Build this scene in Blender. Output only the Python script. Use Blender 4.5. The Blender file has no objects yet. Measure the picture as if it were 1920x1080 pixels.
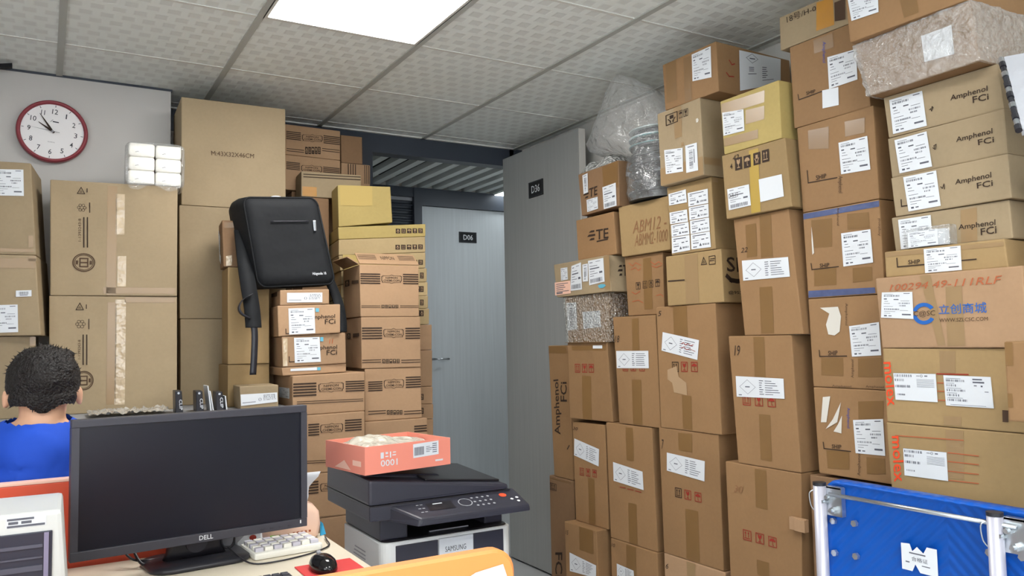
import bpy, bmesh, math, random
from mathutils import Vector, Matrix, noise
random.seed(7)
S = bpy.context.scene
COL = S.collection
# ------------------------------------------------------------------ camera, world, light, exposure
CAM = Vector((-0.0408, -2.2036, 1.2611))
cam_d = bpy.data.cameras.new('camera')
cam_d.sensor_width = 36.0
cam_d.lens = 1495.5 / 1920 * 36.0
cam_d.clip_start = 0.02
cam = bpy.data.objects.new('camera', cam_d)
COL.objects.link(cam)
RX, UX, FX = Vector((.862424, -.505804, -.019699)), Vector((-.016304, -.066655, .997643)), Vector((.505924, .86007, .065731))
M3 = Matrix((RX, UX, -FX)).transposed()
cam.matrix_world = Matrix.Translation(CAM) @ M3.to_4x4()
S.camera = cam
world = bpy.data.worlds.new('world'); S.world = world
world.use_nodes = True
world.node_tree.nodes['Background'].inputs[0].default_value = (.88, .94, 1, 1)
world.node_tree.nodes['Background'].inputs[1].default_value = 7.0
S.view_settings.view_transform = 'Standard'
S.view_settings.look = 'None'
S.view_settings.gamma = 1
S.view_settings.use_curve_mapping = False
S.view_settings.exposure = 0.0
PANEL_EMIT = 30.0          # the room's LED ceiling panels
CORRIDOR_EMIT = 8.0
S.cycles.max_bounces = 8
S.cycles.transparent_max_bounces = 16
S.cycles.sample_clamp_indirect = 6

# ------------------------------------------------------------------ materials
def srgb(r, g, b):
    f = lambda c: (c / 255 / 12.92) if c / 255 <= .04045 else ((c / 255 + .055) / 1.055) ** 2.4
    return (f(r), f(g), f(b), 1)
MATS = {}
def nodes(m):
    m.use_nodes = True
    return m.node_tree, m.node_tree.nodes['Principled BSDF']
def mat(name, col, rough=.6, metal=0, spec=.4, **kw):
    if name in MATS: return MATS[name]
    m = bpy.data.materials.new(name); nt, p = nodes(m)
    p.inputs['Base Color'].default_value = srgb(*col)
    p.inputs['Roughness'].default_value = rough
    p.inputs['Metallic'].default_value = metal
    p.inputs['Specular IOR Level'].default_value = spec
    if 'vary' in kw:
        n = nt.nodes.new('ShaderNodeTexNoise'); n.inputs['Scale'].default_value = kw.get('scale', 8)
        n.inputs['Detail'].default_value = 5
        tc = nt.nodes.new('ShaderNodeTexCoord')
        nt.links.new(tc.outputs['Object'], n.inputs['Vector'])
        r = nt.nodes.new('ShaderNodeMapRange'); r.inputs[3].default_value = 1 - kw['vary']; r.inputs[4].default_value = 1 + kw['vary']
        nt.links.new(n.outputs['Fac'], r.inputs[0])
        mx = nt.nodes.new('ShaderNodeMix'); mx.data_type = 'RGBA'; mx.blend_type = 'MULTIPLY'; mx.inputs[0].default_value = 1
        mx.inputs[6].default_value = srgb(*col); nt.links.new(r.outputs[0], mx.inputs[7])
        nt.links.new(mx.outputs[2], p.inputs['Base Color'])
    if 'bump' in kw:
        n = nt.nodes.new('ShaderNodeTexNoise'); n.inputs['Scale'].default_value = kw.get('bscale', 60)
        tc = nt.nodes.new('ShaderNodeTexCoord'); nt.links.new(tc.outputs['Object'], n.inputs['Vector'])
        b = nt.nodes.new('ShaderNodeBump'); b.inputs['Strength'].default_value = kw['bump']; b.inputs['Distance'].default_value = .01
        nt.links.new(n.outputs['Fac'], b.inputs['Height']); nt.links.new(b.outputs[0], p.inputs['Normal'])
    MATS[name] = m
    return m
def cardboard(name, col):
    m = bpy.data.materials.new(name); nt, p = nodes(m); N = nt.nodes; Lk = nt.links
    tc = N.new('ShaderNodeTexCoord'); oi = N.new('ShaderNodeObjectInfo')
    mp = N.new('ShaderNodeVectorMath'); mp.operation = 'ADD'
    Lk.new(tc.outputs['Object'], mp.inputs[0]); Lk.new(oi.outputs['Random'], mp.inputs[1])
    n1 = N.new('ShaderNodeTexNoise'); n1.inputs['Scale'].default_value = 5; n1.inputs['Detail'].default_value = 6
    n2 = N.new('ShaderNodeTexNoise'); n2.inputs['Scale'].default_value = 90; n2.inputs['Detail'].default_value = 3
    Lk.new(mp.outputs[0], n1.inputs['Vector']); Lk.new(mp.outputs[0], n2.inputs['Vector'])
    a = N.new('ShaderNodeMapRange'); a.inputs[3].default_value = .86; a.inputs[4].default_value = 1.12
    b = N.new('ShaderNodeMapRange'); b.inputs[3].default_value = .93; b.inputs[4].default_value = 1.06
    c = N.new('ShaderNodeMapRange'); c.inputs[3].default_value = .9; c.inputs[4].default_value = 1.1
    Lk.new(n1.outputs['Fac'], a.inputs[0]); Lk.new(n2.outputs['Fac'], b.inputs[0]); Lk.new(oi.outputs['Random'], c.inputs[0])
    m1 = N.new('ShaderNodeMath'); m1.operation = 'MULTIPLY'; m2 = N.new('ShaderNodeMath'); m2.operation = 'MULTIPLY'
    Lk.new(a.outputs[0], m1.inputs[0]); Lk.new(b.outputs[0], m1.inputs[1]); Lk.new(m1.outputs[0], m2.inputs[0]); Lk.new(c.outputs[0], m2.inputs[1])
    mx = N.new('ShaderNodeMix'); mx.data_type = 'RGBA'; mx.blend_type = 'MULTIPLY'; mx.inputs[0].default_value = 1
    mx.inputs[6].default_value = tuple(v * .66 for v in srgb(*col)[:3]) + (1,); Lk.new(m2.outputs[0], mx.inputs[7]); Lk.new(mx.outputs[2], p.inputs['Base Color'])
    p.inputs['Roughness'].default_value = .72; p.inputs['Specular IOR Level'].default_value = .25
    n3 = N.new('ShaderNodeTexNoise'); n3.inputs['Scale'].default_value = 7; Lk.new(mp.outputs[0], n3.inputs['Vector'])
    bp = N.new('ShaderNodeBump'); bp.inputs['Strength'].default_value = .35; bp.inputs['Distance'].default_value = .02
    Lk.new(n3.outputs['Fac'], bp.inputs['Height']); Lk.new(bp.outputs[0], p.inputs['Normal'])
    MATS[name] = m
    return m
cardboard('kraft', (184, 163, 130)); cardboard('kraft_brown', (172, 134, 94)); cardboard('kraft_dark', (158, 124, 92))
cardboard('kraft_yellow', (208, 184, 116)); cardboard('kraft_pink', (197, 160, 124)); cardboard('kraft_olive', (186, 156, 110)); cardboard('kraft_pale', (214, 188, 140))
def film(name, tint, alpha, rough, scale, bump, voro=False):
    m = bpy.data.materials.new(name); nt, p = nodes(m); N = nt.nodes; Lk = nt.links
    out = N['Material Output']
    p.inputs['Base Color'].default_value = srgb(*tint); p.inputs['Roughness'].default_value = rough; p.inputs['Specular IOR Level'].default_value = .8
    p.inputs['Specular IOR Level'].default_value = .1; p.inputs['Roughness'].default_value = .6
    tr = N.new('ShaderNodeBsdfTransparent'); mix = N.new('ShaderNodeMixShader'); mix.inputs[0].default_value = alpha
    Lk.new(tr.outputs[0], mix.inputs[1]); Lk.new(p.outputs[0], mix.inputs[2])
    gl = N.new('ShaderNodeBsdfGlossy'); gl.inputs['Roughness'].default_value = rough; fz = N.new('ShaderNodeLayerWeight'); fz.inputs[0].default_value = .5; pw = N.new('ShaderNodeMath'); pw.operation = 'POWER'; pw.inputs[1].default_value = 3.0; ma = N.new('ShaderNodeMath'); ma.operation = 'MULTIPLY_ADD'; ma.inputs[1].default_value = .6; ma.inputs[2].default_value = .06
    mg = N.new('ShaderNodeMixShader'); Lk.new(fz.outputs['Facing'], pw.inputs[0]); Lk.new(pw.outputs[0], ma.inputs[0]); Lk.new(ma.outputs[0], mg.inputs[0]); Lk.new(mix.outputs[0], mg.inputs[1]); Lk.new(gl.outputs[0], mg.inputs[2]); Lk.new(mg.outputs[0], out.inputs['Surface'])
    tc = N.new('ShaderNodeTexCoord')
    if voro: n = N.new('ShaderNodeTexVoronoi'); hs = n.outputs['Distance']
    else: n = N.new('ShaderNodeTexNoise'); n.inputs['Detail'].default_value = 4; n.inputs['Distortion'].default_value = 1.5; hs = n.outputs['Fac']
    n.inputs['Scale'].default_value = scale; Lk.new(tc.outputs['Object'], n.inputs['Vector'])
    bp = N.new('ShaderNodeBump'); bp.inputs['Strength'].default_value = bump; bp.inputs['Distance'].default_value = .02
    Lk.new(hs, bp.inputs['Height']); Lk.new(bp.outputs[0], p.inputs['Normal'])
    if bump: Lk.new(bp.outputs[0], gl.inputs['Normal']); Lk.new(bp.outputs[0], fz.inputs['Normal'])
    MATS[name] = m
film('clear_film', (240, 240, 236), .26, .08, 30, 1.0)
film('bubble_film', (235, 235, 226), .26, .1, 85, 1.0, True)
film('thin_film', (230, 233, 233), .14, .08, 14, 1.0)
mat('tape', (126, 96, 60), .3, spec=.5, vary=.1, scale=9, bump=.1, bscale=7); mat('tape_light', (150, 124, 90), .28, spec=.5, vary=.08, scale=9, bump=.1, bscale=7)
mat('tape_shiny', (186, 166, 136), .16, spec=.7, vary=.2, scale=16, bump=.7, bscale=26)
mat('tape_yellow', (176, 148, 72), .25, spec=.5, vary=.08)
mat('tape_orange', (178, 126, 48), .22, spec=.5, vary=.1, bump=.2, bscale=12)
mat('tape_blue', (82, 92, 128), .2, spec=.6, vary=.25, scale=30, bump=.5, bscale=30)
mat('paper', (212, 216, 220), .6); mat('paper_pink', (236, 190, 168), .6); mat('print_grey', (92, 94, 104), .7)
INK = dict(black=mat('ink_black', (52, 38, 28), .8), ink=mat('ink_dark', (74, 54, 38), .8), red=mat('ink_red', (146, 46, 34), .8), pen=mat('ink_pen', (170, 92, 58), .8),
           penfaint=mat('ink_faint', (136, 98, 66), .8), blueink=mat('ink_blue', (60, 70, 140), .7), blue=mat('ink_logo_blue', (30, 92, 170), .7), orange=mat('ink_orange', (222, 72, 34), .7),
           white=mat('torn_paper', (206, 202, 192), .8), teal=mat('sticker_teal', (96, 168, 190), .5), patch=mat('scuffed_card', (166, 138, 106), .85), flapy=mat('card_flap_yellow', (180, 156, 92), .75),
           grey=mat('ink_grey', (60, 62, 70), .7))
mat('plastic_black', (38, 38, 44), .35); mat('plastic_dark', (54, 54, 62), .45); mat('plastic_white', (226, 228, 230), .4); mat('plastic_grey', (150, 152, 158), .45)
mat('frame_dark', (58, 64, 74), .4); mat('steel', (196, 200, 206), .28, 1); mat('zinc', (200, 206, 210), .3, .9)

# ------------------------------------------------------------------ helpers
BASE = {}
def mesh_from(vs, fs, name):
    me = bpy.data.meshes.new(name); me.from_pydata([tuple(v) for v in vs], [], fs); me.update()
    return me
def obj(name, me, m, parent=None, smooth=False):
    """me: mesh in world coordinates (moved into the parent's frame here)"""
    o = bpy.data.objects.new(name, me); COL.objects.link(o)
    if m is not None:
        me.materials.clear(); me.materials.append(MATS[m] if isinstance(m, str) else m)
    if parent is not None:
        b = BASE[parent.name]; me.transform(Matrix.Translation(-b)); o.parent = parent; BASE[o.name] = b
    else:
        BASE[o.name] = Vector((0, 0, 0))
    if smooth:
        for p in me.polygons: p.use_smooth = True
    return o
def thing(name, label, cat, base, group=None):
    o = bpy.data.objects.new(name, None); o.empty_display_size = .05; COL.objects.link(o)
    o.location = base; BASE[o.name] = Vector(base)
    o['label'] = label; o['category'] = cat
    if group: o['group'] = group
    return o
def struct(name, me, m, label=None):
    o = obj(name, me, m); o['kind'] = 'structure'
    if label: o['label'] = label
    return o
def hexa(c8, bevel=0.0, seg=2):
    """c8: bottom ring 4 then top ring 4 (counter-clockwise seen from above)"""
    bm = bmesh.new(); v = [bm.verts.new(p) for p in c8]
    for f in ((3, 2, 1, 0), (4, 5, 6, 7), (0, 1, 5, 4), (1, 2, 6, 5), (2, 3, 7, 6), (3, 0, 4, 7)): bm.faces.new([v[i] for i in f])
    bmesh.ops.recalc_face_normals(bm, faces=bm.faces)
    if bevel: bmesh.ops.bevel(bm, geom=list(bm.edges), offset=bevel, segments=seg, affect='EDGES', profile=.6)
    me = bpy.data.meshes.new('m'); bm.to_mesh(me); bm.free()
    return me
def box(x0, y0, z0, x1, y1, z1, bevel=0.0, rot=0, piv=None, seg=2):
    c = [(x0, y0, z0), (x1, y0, z0), (x1, y1, z0), (x0, y1, z0), (x0, y0, z1), (x1, y0, z1), (x1, y1, z1), (x0, y1, z1)]
    me = hexa(c, bevel, seg)
    if rot:
        p = Vector(piv if piv else ((x0 + x1) / 2, (y0 + y1) / 2, 0))
        me.transform(Matrix.Translation(p) @ Matrix.Rotation(rot, 4, 'Z') @ Matrix.Translation(-p))
    return me
def join(meshes):
    bm = bmesh.new()
    for m in meshes:
        bm.from_mesh(m); bpy.data.meshes.remove(m)
    me = bpy.data.meshes.new('m'); bm.to_mesh(me); bm.free()
    return me
def cyl(p0, p1, r0, r1=None, n=20, cap=True):
    p0, p1 = Vector(p0), Vector(p1); r1 = r0 if r1 is None else r1
    d = (p1 - p0).normalized(); a = d.orthogonal().normalized(); b = d.cross(a)
    vs, fs = [], []
    for p, r in ((p0, r0), (p1, r1)):
        for i in range(n):
            t = 2 * math.pi * i / n; vs.append(p + (a * math.cos(t) + b * math.sin(t)) * r)
    for i in range(n): fs.append((i, (i + 1) % n, n + (i + 1) % n, n + i))
    if cap: fs += [tuple(range(n - 1, -1, -1)), tuple(range(n, 2 * n))]
    return mesh_from(vs, fs, 'm')
def tube(pts, r, n=8):
    pts = [Vector(p) for p in pts]; vs, fs = [], []
    a = None
    for i, p in enumerate(pts):
        d = (pts[min(i + 1, len(pts) - 1)] - pts[max(i - 1, 0)]).normalized()
        a = d.orthogonal().normalized() if a is None else (a - d * a.dot(d)).normalized()
        b = d.cross(a)
        for k in range(n):
            t = 2 * math.pi * k / n; vs.append(p + (a * math.cos(t) + b * math.sin(t)) * r)
    for i in range(len(pts) - 1):
        for k in range(n): fs.append((i * n + k, i * n + (k + 1) % n, (i + 1) * n + (k + 1) % n, (i + 1) * n + k))
    fs += [tuple(range(n - 1, -1, -1)), tuple(range((len(pts) - 1) * n, len(pts) * n))]
    return mesh_from(vs, fs, 'm')
def smooth_path(pts, k=6):
    pts = [Vector(p) for p in pts]; out = []
    for i in range(len(pts) - 1):
        p0, p1, p2, p3 = pts[max(i - 1, 0)], pts[i], pts[i + 1], pts[min(i + 2, len(pts) - 1)]
        for j in range(k):
            t = j / k
            out.append(.5 * ((2 * p1) + (p2 - p0) * t + (2 * p0 - 5 * p1 + 4 * p2 - p3) * t * t + (3 * p1 - p0 - 3 * p2 + p3) * t ** 3))
    return out + [pts[-1]]
def rring(w, h, r, n=6):
    """rounded rectangle outline in (u,v), counter-clockwise, centred"""
    o = []
    for cx, cy, a0 in ((w / 2 - r, h / 2 - r, 0), (-w / 2 + r, h / 2 - r, 90), (-w / 2 + r, -h / 2 + r, 180), (w / 2 - r, -h / 2 + r, 270)):
        for i in range(n + 1):
            a = math.radians(a0 + 90 * i / n); o.append((cx + r * math.cos(a), cy + r * math.sin(a)))
    return o
def loft(rings, cap=True):
    vs, fs = [], []; n = len(rings[0])
    for r in rings: vs += r
    for i in range(len(rings) - 1):
        for k in range(n): fs.append((i * n + k, i * n + (k + 1) % n, (i + 1) * n + (k + 1) % n, (i + 1) * n + k))
    if cap: fs += [tuple(range(n - 1, -1, -1)), tuple(range((len(rings) - 1) * n, len(rings) * n))]
    me = mesh_from(vs, fs, 'm')
    bm = bmesh.new(); bm.from_mesh(me); bmesh.ops.recalc_face_normals(bm, faces=bm.faces); bm.to_mesh(me); bm.free()
    return me
def frame3(O, U, V):
    U = Vector(U).normalized(); V = Vector(V).normalized(); return Vector(O), U, V, U.cross(V)
def flat(fr, polys, lift):
    """polys of (u,v) on the face frame fr=(O,U,V,N)"""
    O, U, V, N = fr; vs, fs = [], []
    for p in polys:
        b = len(vs); vs += [O + U * a + V * c + N * lift for a, c in p]; fs.append(tuple(range(b, b + len(p))))
    me = mesh_from(vs, fs, 'm')
    bm = bmesh.new(); bm.from_mesh(me)
    for f in bm.faces:
        f.normal_update()
        if f.normal.dot(N) < 0: f.normal_flip()
    big = [f for f in bm.faces if len(f.verts) > 4]
    if big: bmesh.ops.triangulate(bm, faces=big)
    bm.to_mesh(me); bm.free()
    return me
def bil(q, s, t):
    """quad q = TL,TR,BR,BL ; s to the right, t upwards (0 bottom .. 1 top)"""
    (ax, ay), (bx, by), (cx, cy), (dx, dy) = q
    return (dx * (1 - s) * (1 - t) + cx * s * (1 - t) + bx * s * t + ax * (1 - s) * t, dy * (1 - s) * (1 - t) + cy * s * (1 - t) + by * s * t + ay * (1 - s) * t)
def rect(x0, y0, x1, y1): return [(x0, y0), (x1, y0), (x1, y1), (x0, y1)]
TXT = {}
def text_polys(s, bold=0, hand=0):
    k = (s, bold, hand)
    if k in TXT: return TXT[k]
    cu = bpy.data.curves.new('t', 'FONT'); cu.body = s; cu.size = 1; cu.resolution_u = 2; cu.offset = .011 * bold
    if hand: cu.shear = .25
    o = bpy.data.objects.new('t', cu); COL.objects.link(o)
    bpy.context.view_layer.update()
    me = bpy.data.meshes.new_from_object(o.evaluated_get(bpy.context.evaluated_depsgraph_get()))
    vs = [v.co.copy() for v in me.vertices]; fs = [tuple(p.vertices) for p in me.polygons]
    bpy.data.objects.remove(o); bpy.data.curves.remove(cu); bpy.data.meshes.remove(me)
    TXT[k] = (vs, fs)
    return TXT[k]
def text_mesh(fr, quad, s, lift, bold=0, hand=0, fit=0, xh=0):
    vs, fs = text_polys(s, bold, hand)
    x0 = min(v.x for v in vs); x1 = max(v.x for v in vs)
    y0, y1 = (min(v.y for v in vs), max(v.y for v in vs)) if fit else (0.0, .54 if xh else .72)
    O, U, V, N = fr; out = []
    for v in vs:
        a, c = bil(quad, (v.x - x0) / max(x1 - x0, 1e-6), (v.y - y0) / (y1 - y0)); out.append(O + U * a + V * c + N * lift)
    me = mesh_from(out, fs, 'm'); me.update()
    bm = bmesh.new(); bm.from_mesh(me)
    for f in bm.faces:
        f.normal_update()
        if f.normal.dot(N) < 0: f.normal_flip()
    bm.to_mesh(me); bm.free()
    return me
def stroke(pts, w):
    """thin ribbon polygons along a polyline in (u,v)"""
    o = []
    for (ax, ay), (bx, by) in zip(pts, pts[1:]):
        dx, dy = bx - ax, by - ay; l = math.hypot(dx, dy)
        if l < 1e-6: continue
        dx, dy = dx / l, dy / l; ex, ey = dx * w / 2, dy * w / 2
        o.append([(ax - ex - ey, ay - ey + ex), (ax - ex + ey, ay - ey - ex), (bx + ex + ey, by + ey - ex), (bx + ex - ey, by + ey + ex)])
    return o
def ell(cx, cy, rx, ry, n=16, a0=0, a1=360): return [(cx + rx * math.cos(math.radians(a0 + (a1 - a0) * i / n)), cy + ry * math.sin(math.radians(a0 + (a1 - a0) * i / n))) for i in range(n + (a1 - a0 < 360))]
def arc(cx, cy, r, w, a0, a1, n=18, ry=None):
    ry = ry or r
    o = []
    for i in range(n):
        t0, t1 = math.radians(a0 + (a1 - a0) * i / n), math.radians(a0 + (a1 - a0) * (i + 1) / n)
        o.append([(cx + (r - w) * math.cos(t0), cy + (ry - w) * math.sin(t0)), (cx + r * math.cos(t0), cy + ry * math.sin(t0)), (cx + r * math.cos(t1), cy + ry * math.sin(t1)), (cx + (r - w) * math.cos(t1), cy + (ry - w) * math.sin(t1))])
    return o
def icon_polys(t):
    P = []
    if t == 'up':
        for x in (.3, .66): P += [rect(x - .035, .3, x + .035, .7), [(x - .12, .66), (x + .12, .66), (x, .86)]]
        P.append(rect(.16, .18, .82, .25))
    elif t == 'glass':
        P += [[(.25, .84), (.3, .55), (.42, .45), (.58, .45), (.7, .55), (.75, .84), (.56, .84), (.5, .68), (.44, .84)], rect(.46, .22, .54, .46), rect(.3, .15, .7, .22)]
    elif t == 'umb':
        P += [[(.14, .56)] + [(.5 + .38 * math.cos(math.radians(a)), .52 + .32 * math.sin(math.radians(a))) for a in range(175, 4, -17)] + [(.86, .56), (.74, .5), (.62, .56), (.5, .5), (.38, .56), (.26, .5)], rect(.47, .2, .53, .55), rect(.47, .16, .66, .22)]
    elif t == 'box':
        P += [rect(.34, .5, .66, .82), [(.15, .55), (.25, .55), (.45, .3), (.45, .14), (.33, .14), (.33, .3)], [(.85, .55), (.75, .55), (.55, .3), (.55, .14), (.67, .14), (.67, .3)]]
    elif t == '15':
        P += [rect(.26, .42, .34, .86), [(.26, .86), (.18, .76), (.26, .76)], rect(.46, .78, .78, .86), rect(.46, .62, .54, .86), rect(.46, .6, .76, .68), rect(.7, .44, .78, .66), rect(.44, .4, .74, .48), rect(.2, .18, .8, .26)]
    elif t == 'tri':
        P += stroke([(.08, .1), (.92, .1), (.5, .92), (.08, .1)], .09) + stroke([(.35, .28), (.62, .28), (.5, .5), (.35, .28)], .05)
    elif t == 'recycle':
        for a in range(0, 360, 60):
            cx, cy = .5 + .3 * math.cos(math.radians(a)), .5 + .3 * math.sin(math.radians(a)); P += arc(cx, cy, .17, .04, 0, 360, 8)
    elif t == 'eq':
        P += [rect(.2, .62, .8, .7), rect(.2, .42, .8, .5), [(.7, .74), (.92, .66), (.7, .58)], [(.3, .54), (.08, .46), (.3, .38)]]
    return P
def frame_polys(w=.06): return [rect(0, 0, 1, w), rect(0, 1 - w, 1, 1), rect(0, w, w, 1 - w), rect(1 - w, w, 1, 1 - w)]
def onquad(q, polys): return [[bil(q, x, y) for x, y in p] for p in polys]
def label_print(style, seed):
    R = random.Random(seed); P = []
    def line(x, y, w, h): P.append(rect(x, y, min(x + w, .97), y + h))
    def bars(x, y, w, h):
        n = max(6, int(w * 60)); i = 0
        while i < n:
            k = R.choice((1, 1, 2)); P.append(rect(x + w * i / n, y, x + w * min(i + k * .6, n) / n, y + h)); i += k + R.choice((0, 1))
    if style in ('ship',):
        line(.08, .92, .3, .012); bars(.08, .83, .5, .06); line(.72, .93, .2, .025); line(.08, .72, .1, .04); line(.1, .64, .12, .015); line(.4, .7, .16, .035); line(.62, .66, .28, .012)
        bars(.55, .55, .36, .05); bars(.58, .46, .2, .045); line(.08, .56, .2, .012); line(.08, .44, .3, .012); bars(.1, .32, .5, .05); line(.1, .25, .35, .012); line(.1, .18, .2, .012); line(.66, .13, .27, .05); line(.1, .06, .09, .05); line(.24, .07, .1, .03); line(.6, .3, .25, .01)
    elif style in ('sheet', 'handnote'):
        P += stroke([(.08, .5), (.25, .85), (.42, .5), (.25, .15), (.08, .5)], .008) + [rect(.2, .48, .3, .53)]
        for i in range(7): line(.5, .82 - i * .11, R.uniform(.05, .1), .035); line(.62, .82 - i * .11, R.uniform(.12, .3), .03)
        line(.05, .08, .07, .04)
    elif style == 'post':
        line(.1, .88, .2, .03); line(.5, .9, .3, .02); line(.1, .74, .5, .02); line(.1, .62, .62, .045); line(.1, .52, .3, .02); line(.1, .42, .5, .02); line(.1, .33, .25, .02); bars(.1, .06, .8, .17); line(.7, .4, .2, .08)
    elif style == 'bars':
        for i in range(14): P.append(rect(.3, .12 + i * .05, .62, .12 + i * .05 + R.choice((.015, .03))))
        line(.2, .9, .55, .03); line(.7, .3, .06, .5)
    elif style == 'bar1': bars(.2, .35, .62, .45); line(.25, .18, .5, .1)
    elif style == 'pink':
        for i in range(5): line(.1, .82 - i * .15, R.uniform(.4, .8), .05)
        line(.1, .08, .4, .1)
    elif style == 'abr':
        line(.1, .84, .7, .05); line(.1, .72, .12, .05); bars(.1, .5, .3, .06); line(.55, .55, .15, .06); line(.78, .58, .12, .05); line(.1, .36, .3, .05); P.append([(.42, .16), (.56, .16), (.49, .36)]); bars(.6, .18, .33, .12); line(.1, .1, .2, .06)
    elif style == 'hazard':
        P += stroke([(.3, .97), (.44, .84), (.3, .71), (.16, .84), (.3, .97)], .01); line(.24, .82, .13, .03)
        for i in range(3): line(.22, .58 - i * .05, .12, .02)
        line(.2, .4, .2, .02)
        for i in range(6): line(.54, .6 - i * .065, R.uniform(.08, .2), .025)
        line(.54, .19, .28, .02)
    elif style == 'molex':
        for i, (y, w) in enumerate(((.86, .42), (.7, .22), (.47, .38))): bars(.03, y, w, .09)
        bars(.06, .18, .2, .06); line(.55, .9, .08, .02); P += arc(.67, .91, .03, .012, 0, 360, 10, .05); line(.74, .89, .07, .04)
        for i in range(7): line(.55, .78 - i * .045, .4, .01)
        P += frame_polys(.006)[1:2]
    elif style == 'molex2':
        for i, w in enumerate((.4, .22, .4, .27, .42)): bars(.05, .8 - i * .16, w, .07); line(.05, .9 - i * .16, w * .8, .012)
        line(.62, .88, .2, .04); line(.62, .78, .24, .05); line(.64, .68, .06, .03); line(.78, .66, .04, .05); line(.85, .5, .08, .02); line(.1, .04, .75, .012)
    elif style == 'nsticker':
        line(.04, .22, .36, .05); P += arc(.52, .42, .04, .015, 0, 360, 10, .16)
        for i in range(4): bars(.62, .75 - i * .15, .33, .1)
    return P
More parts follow.
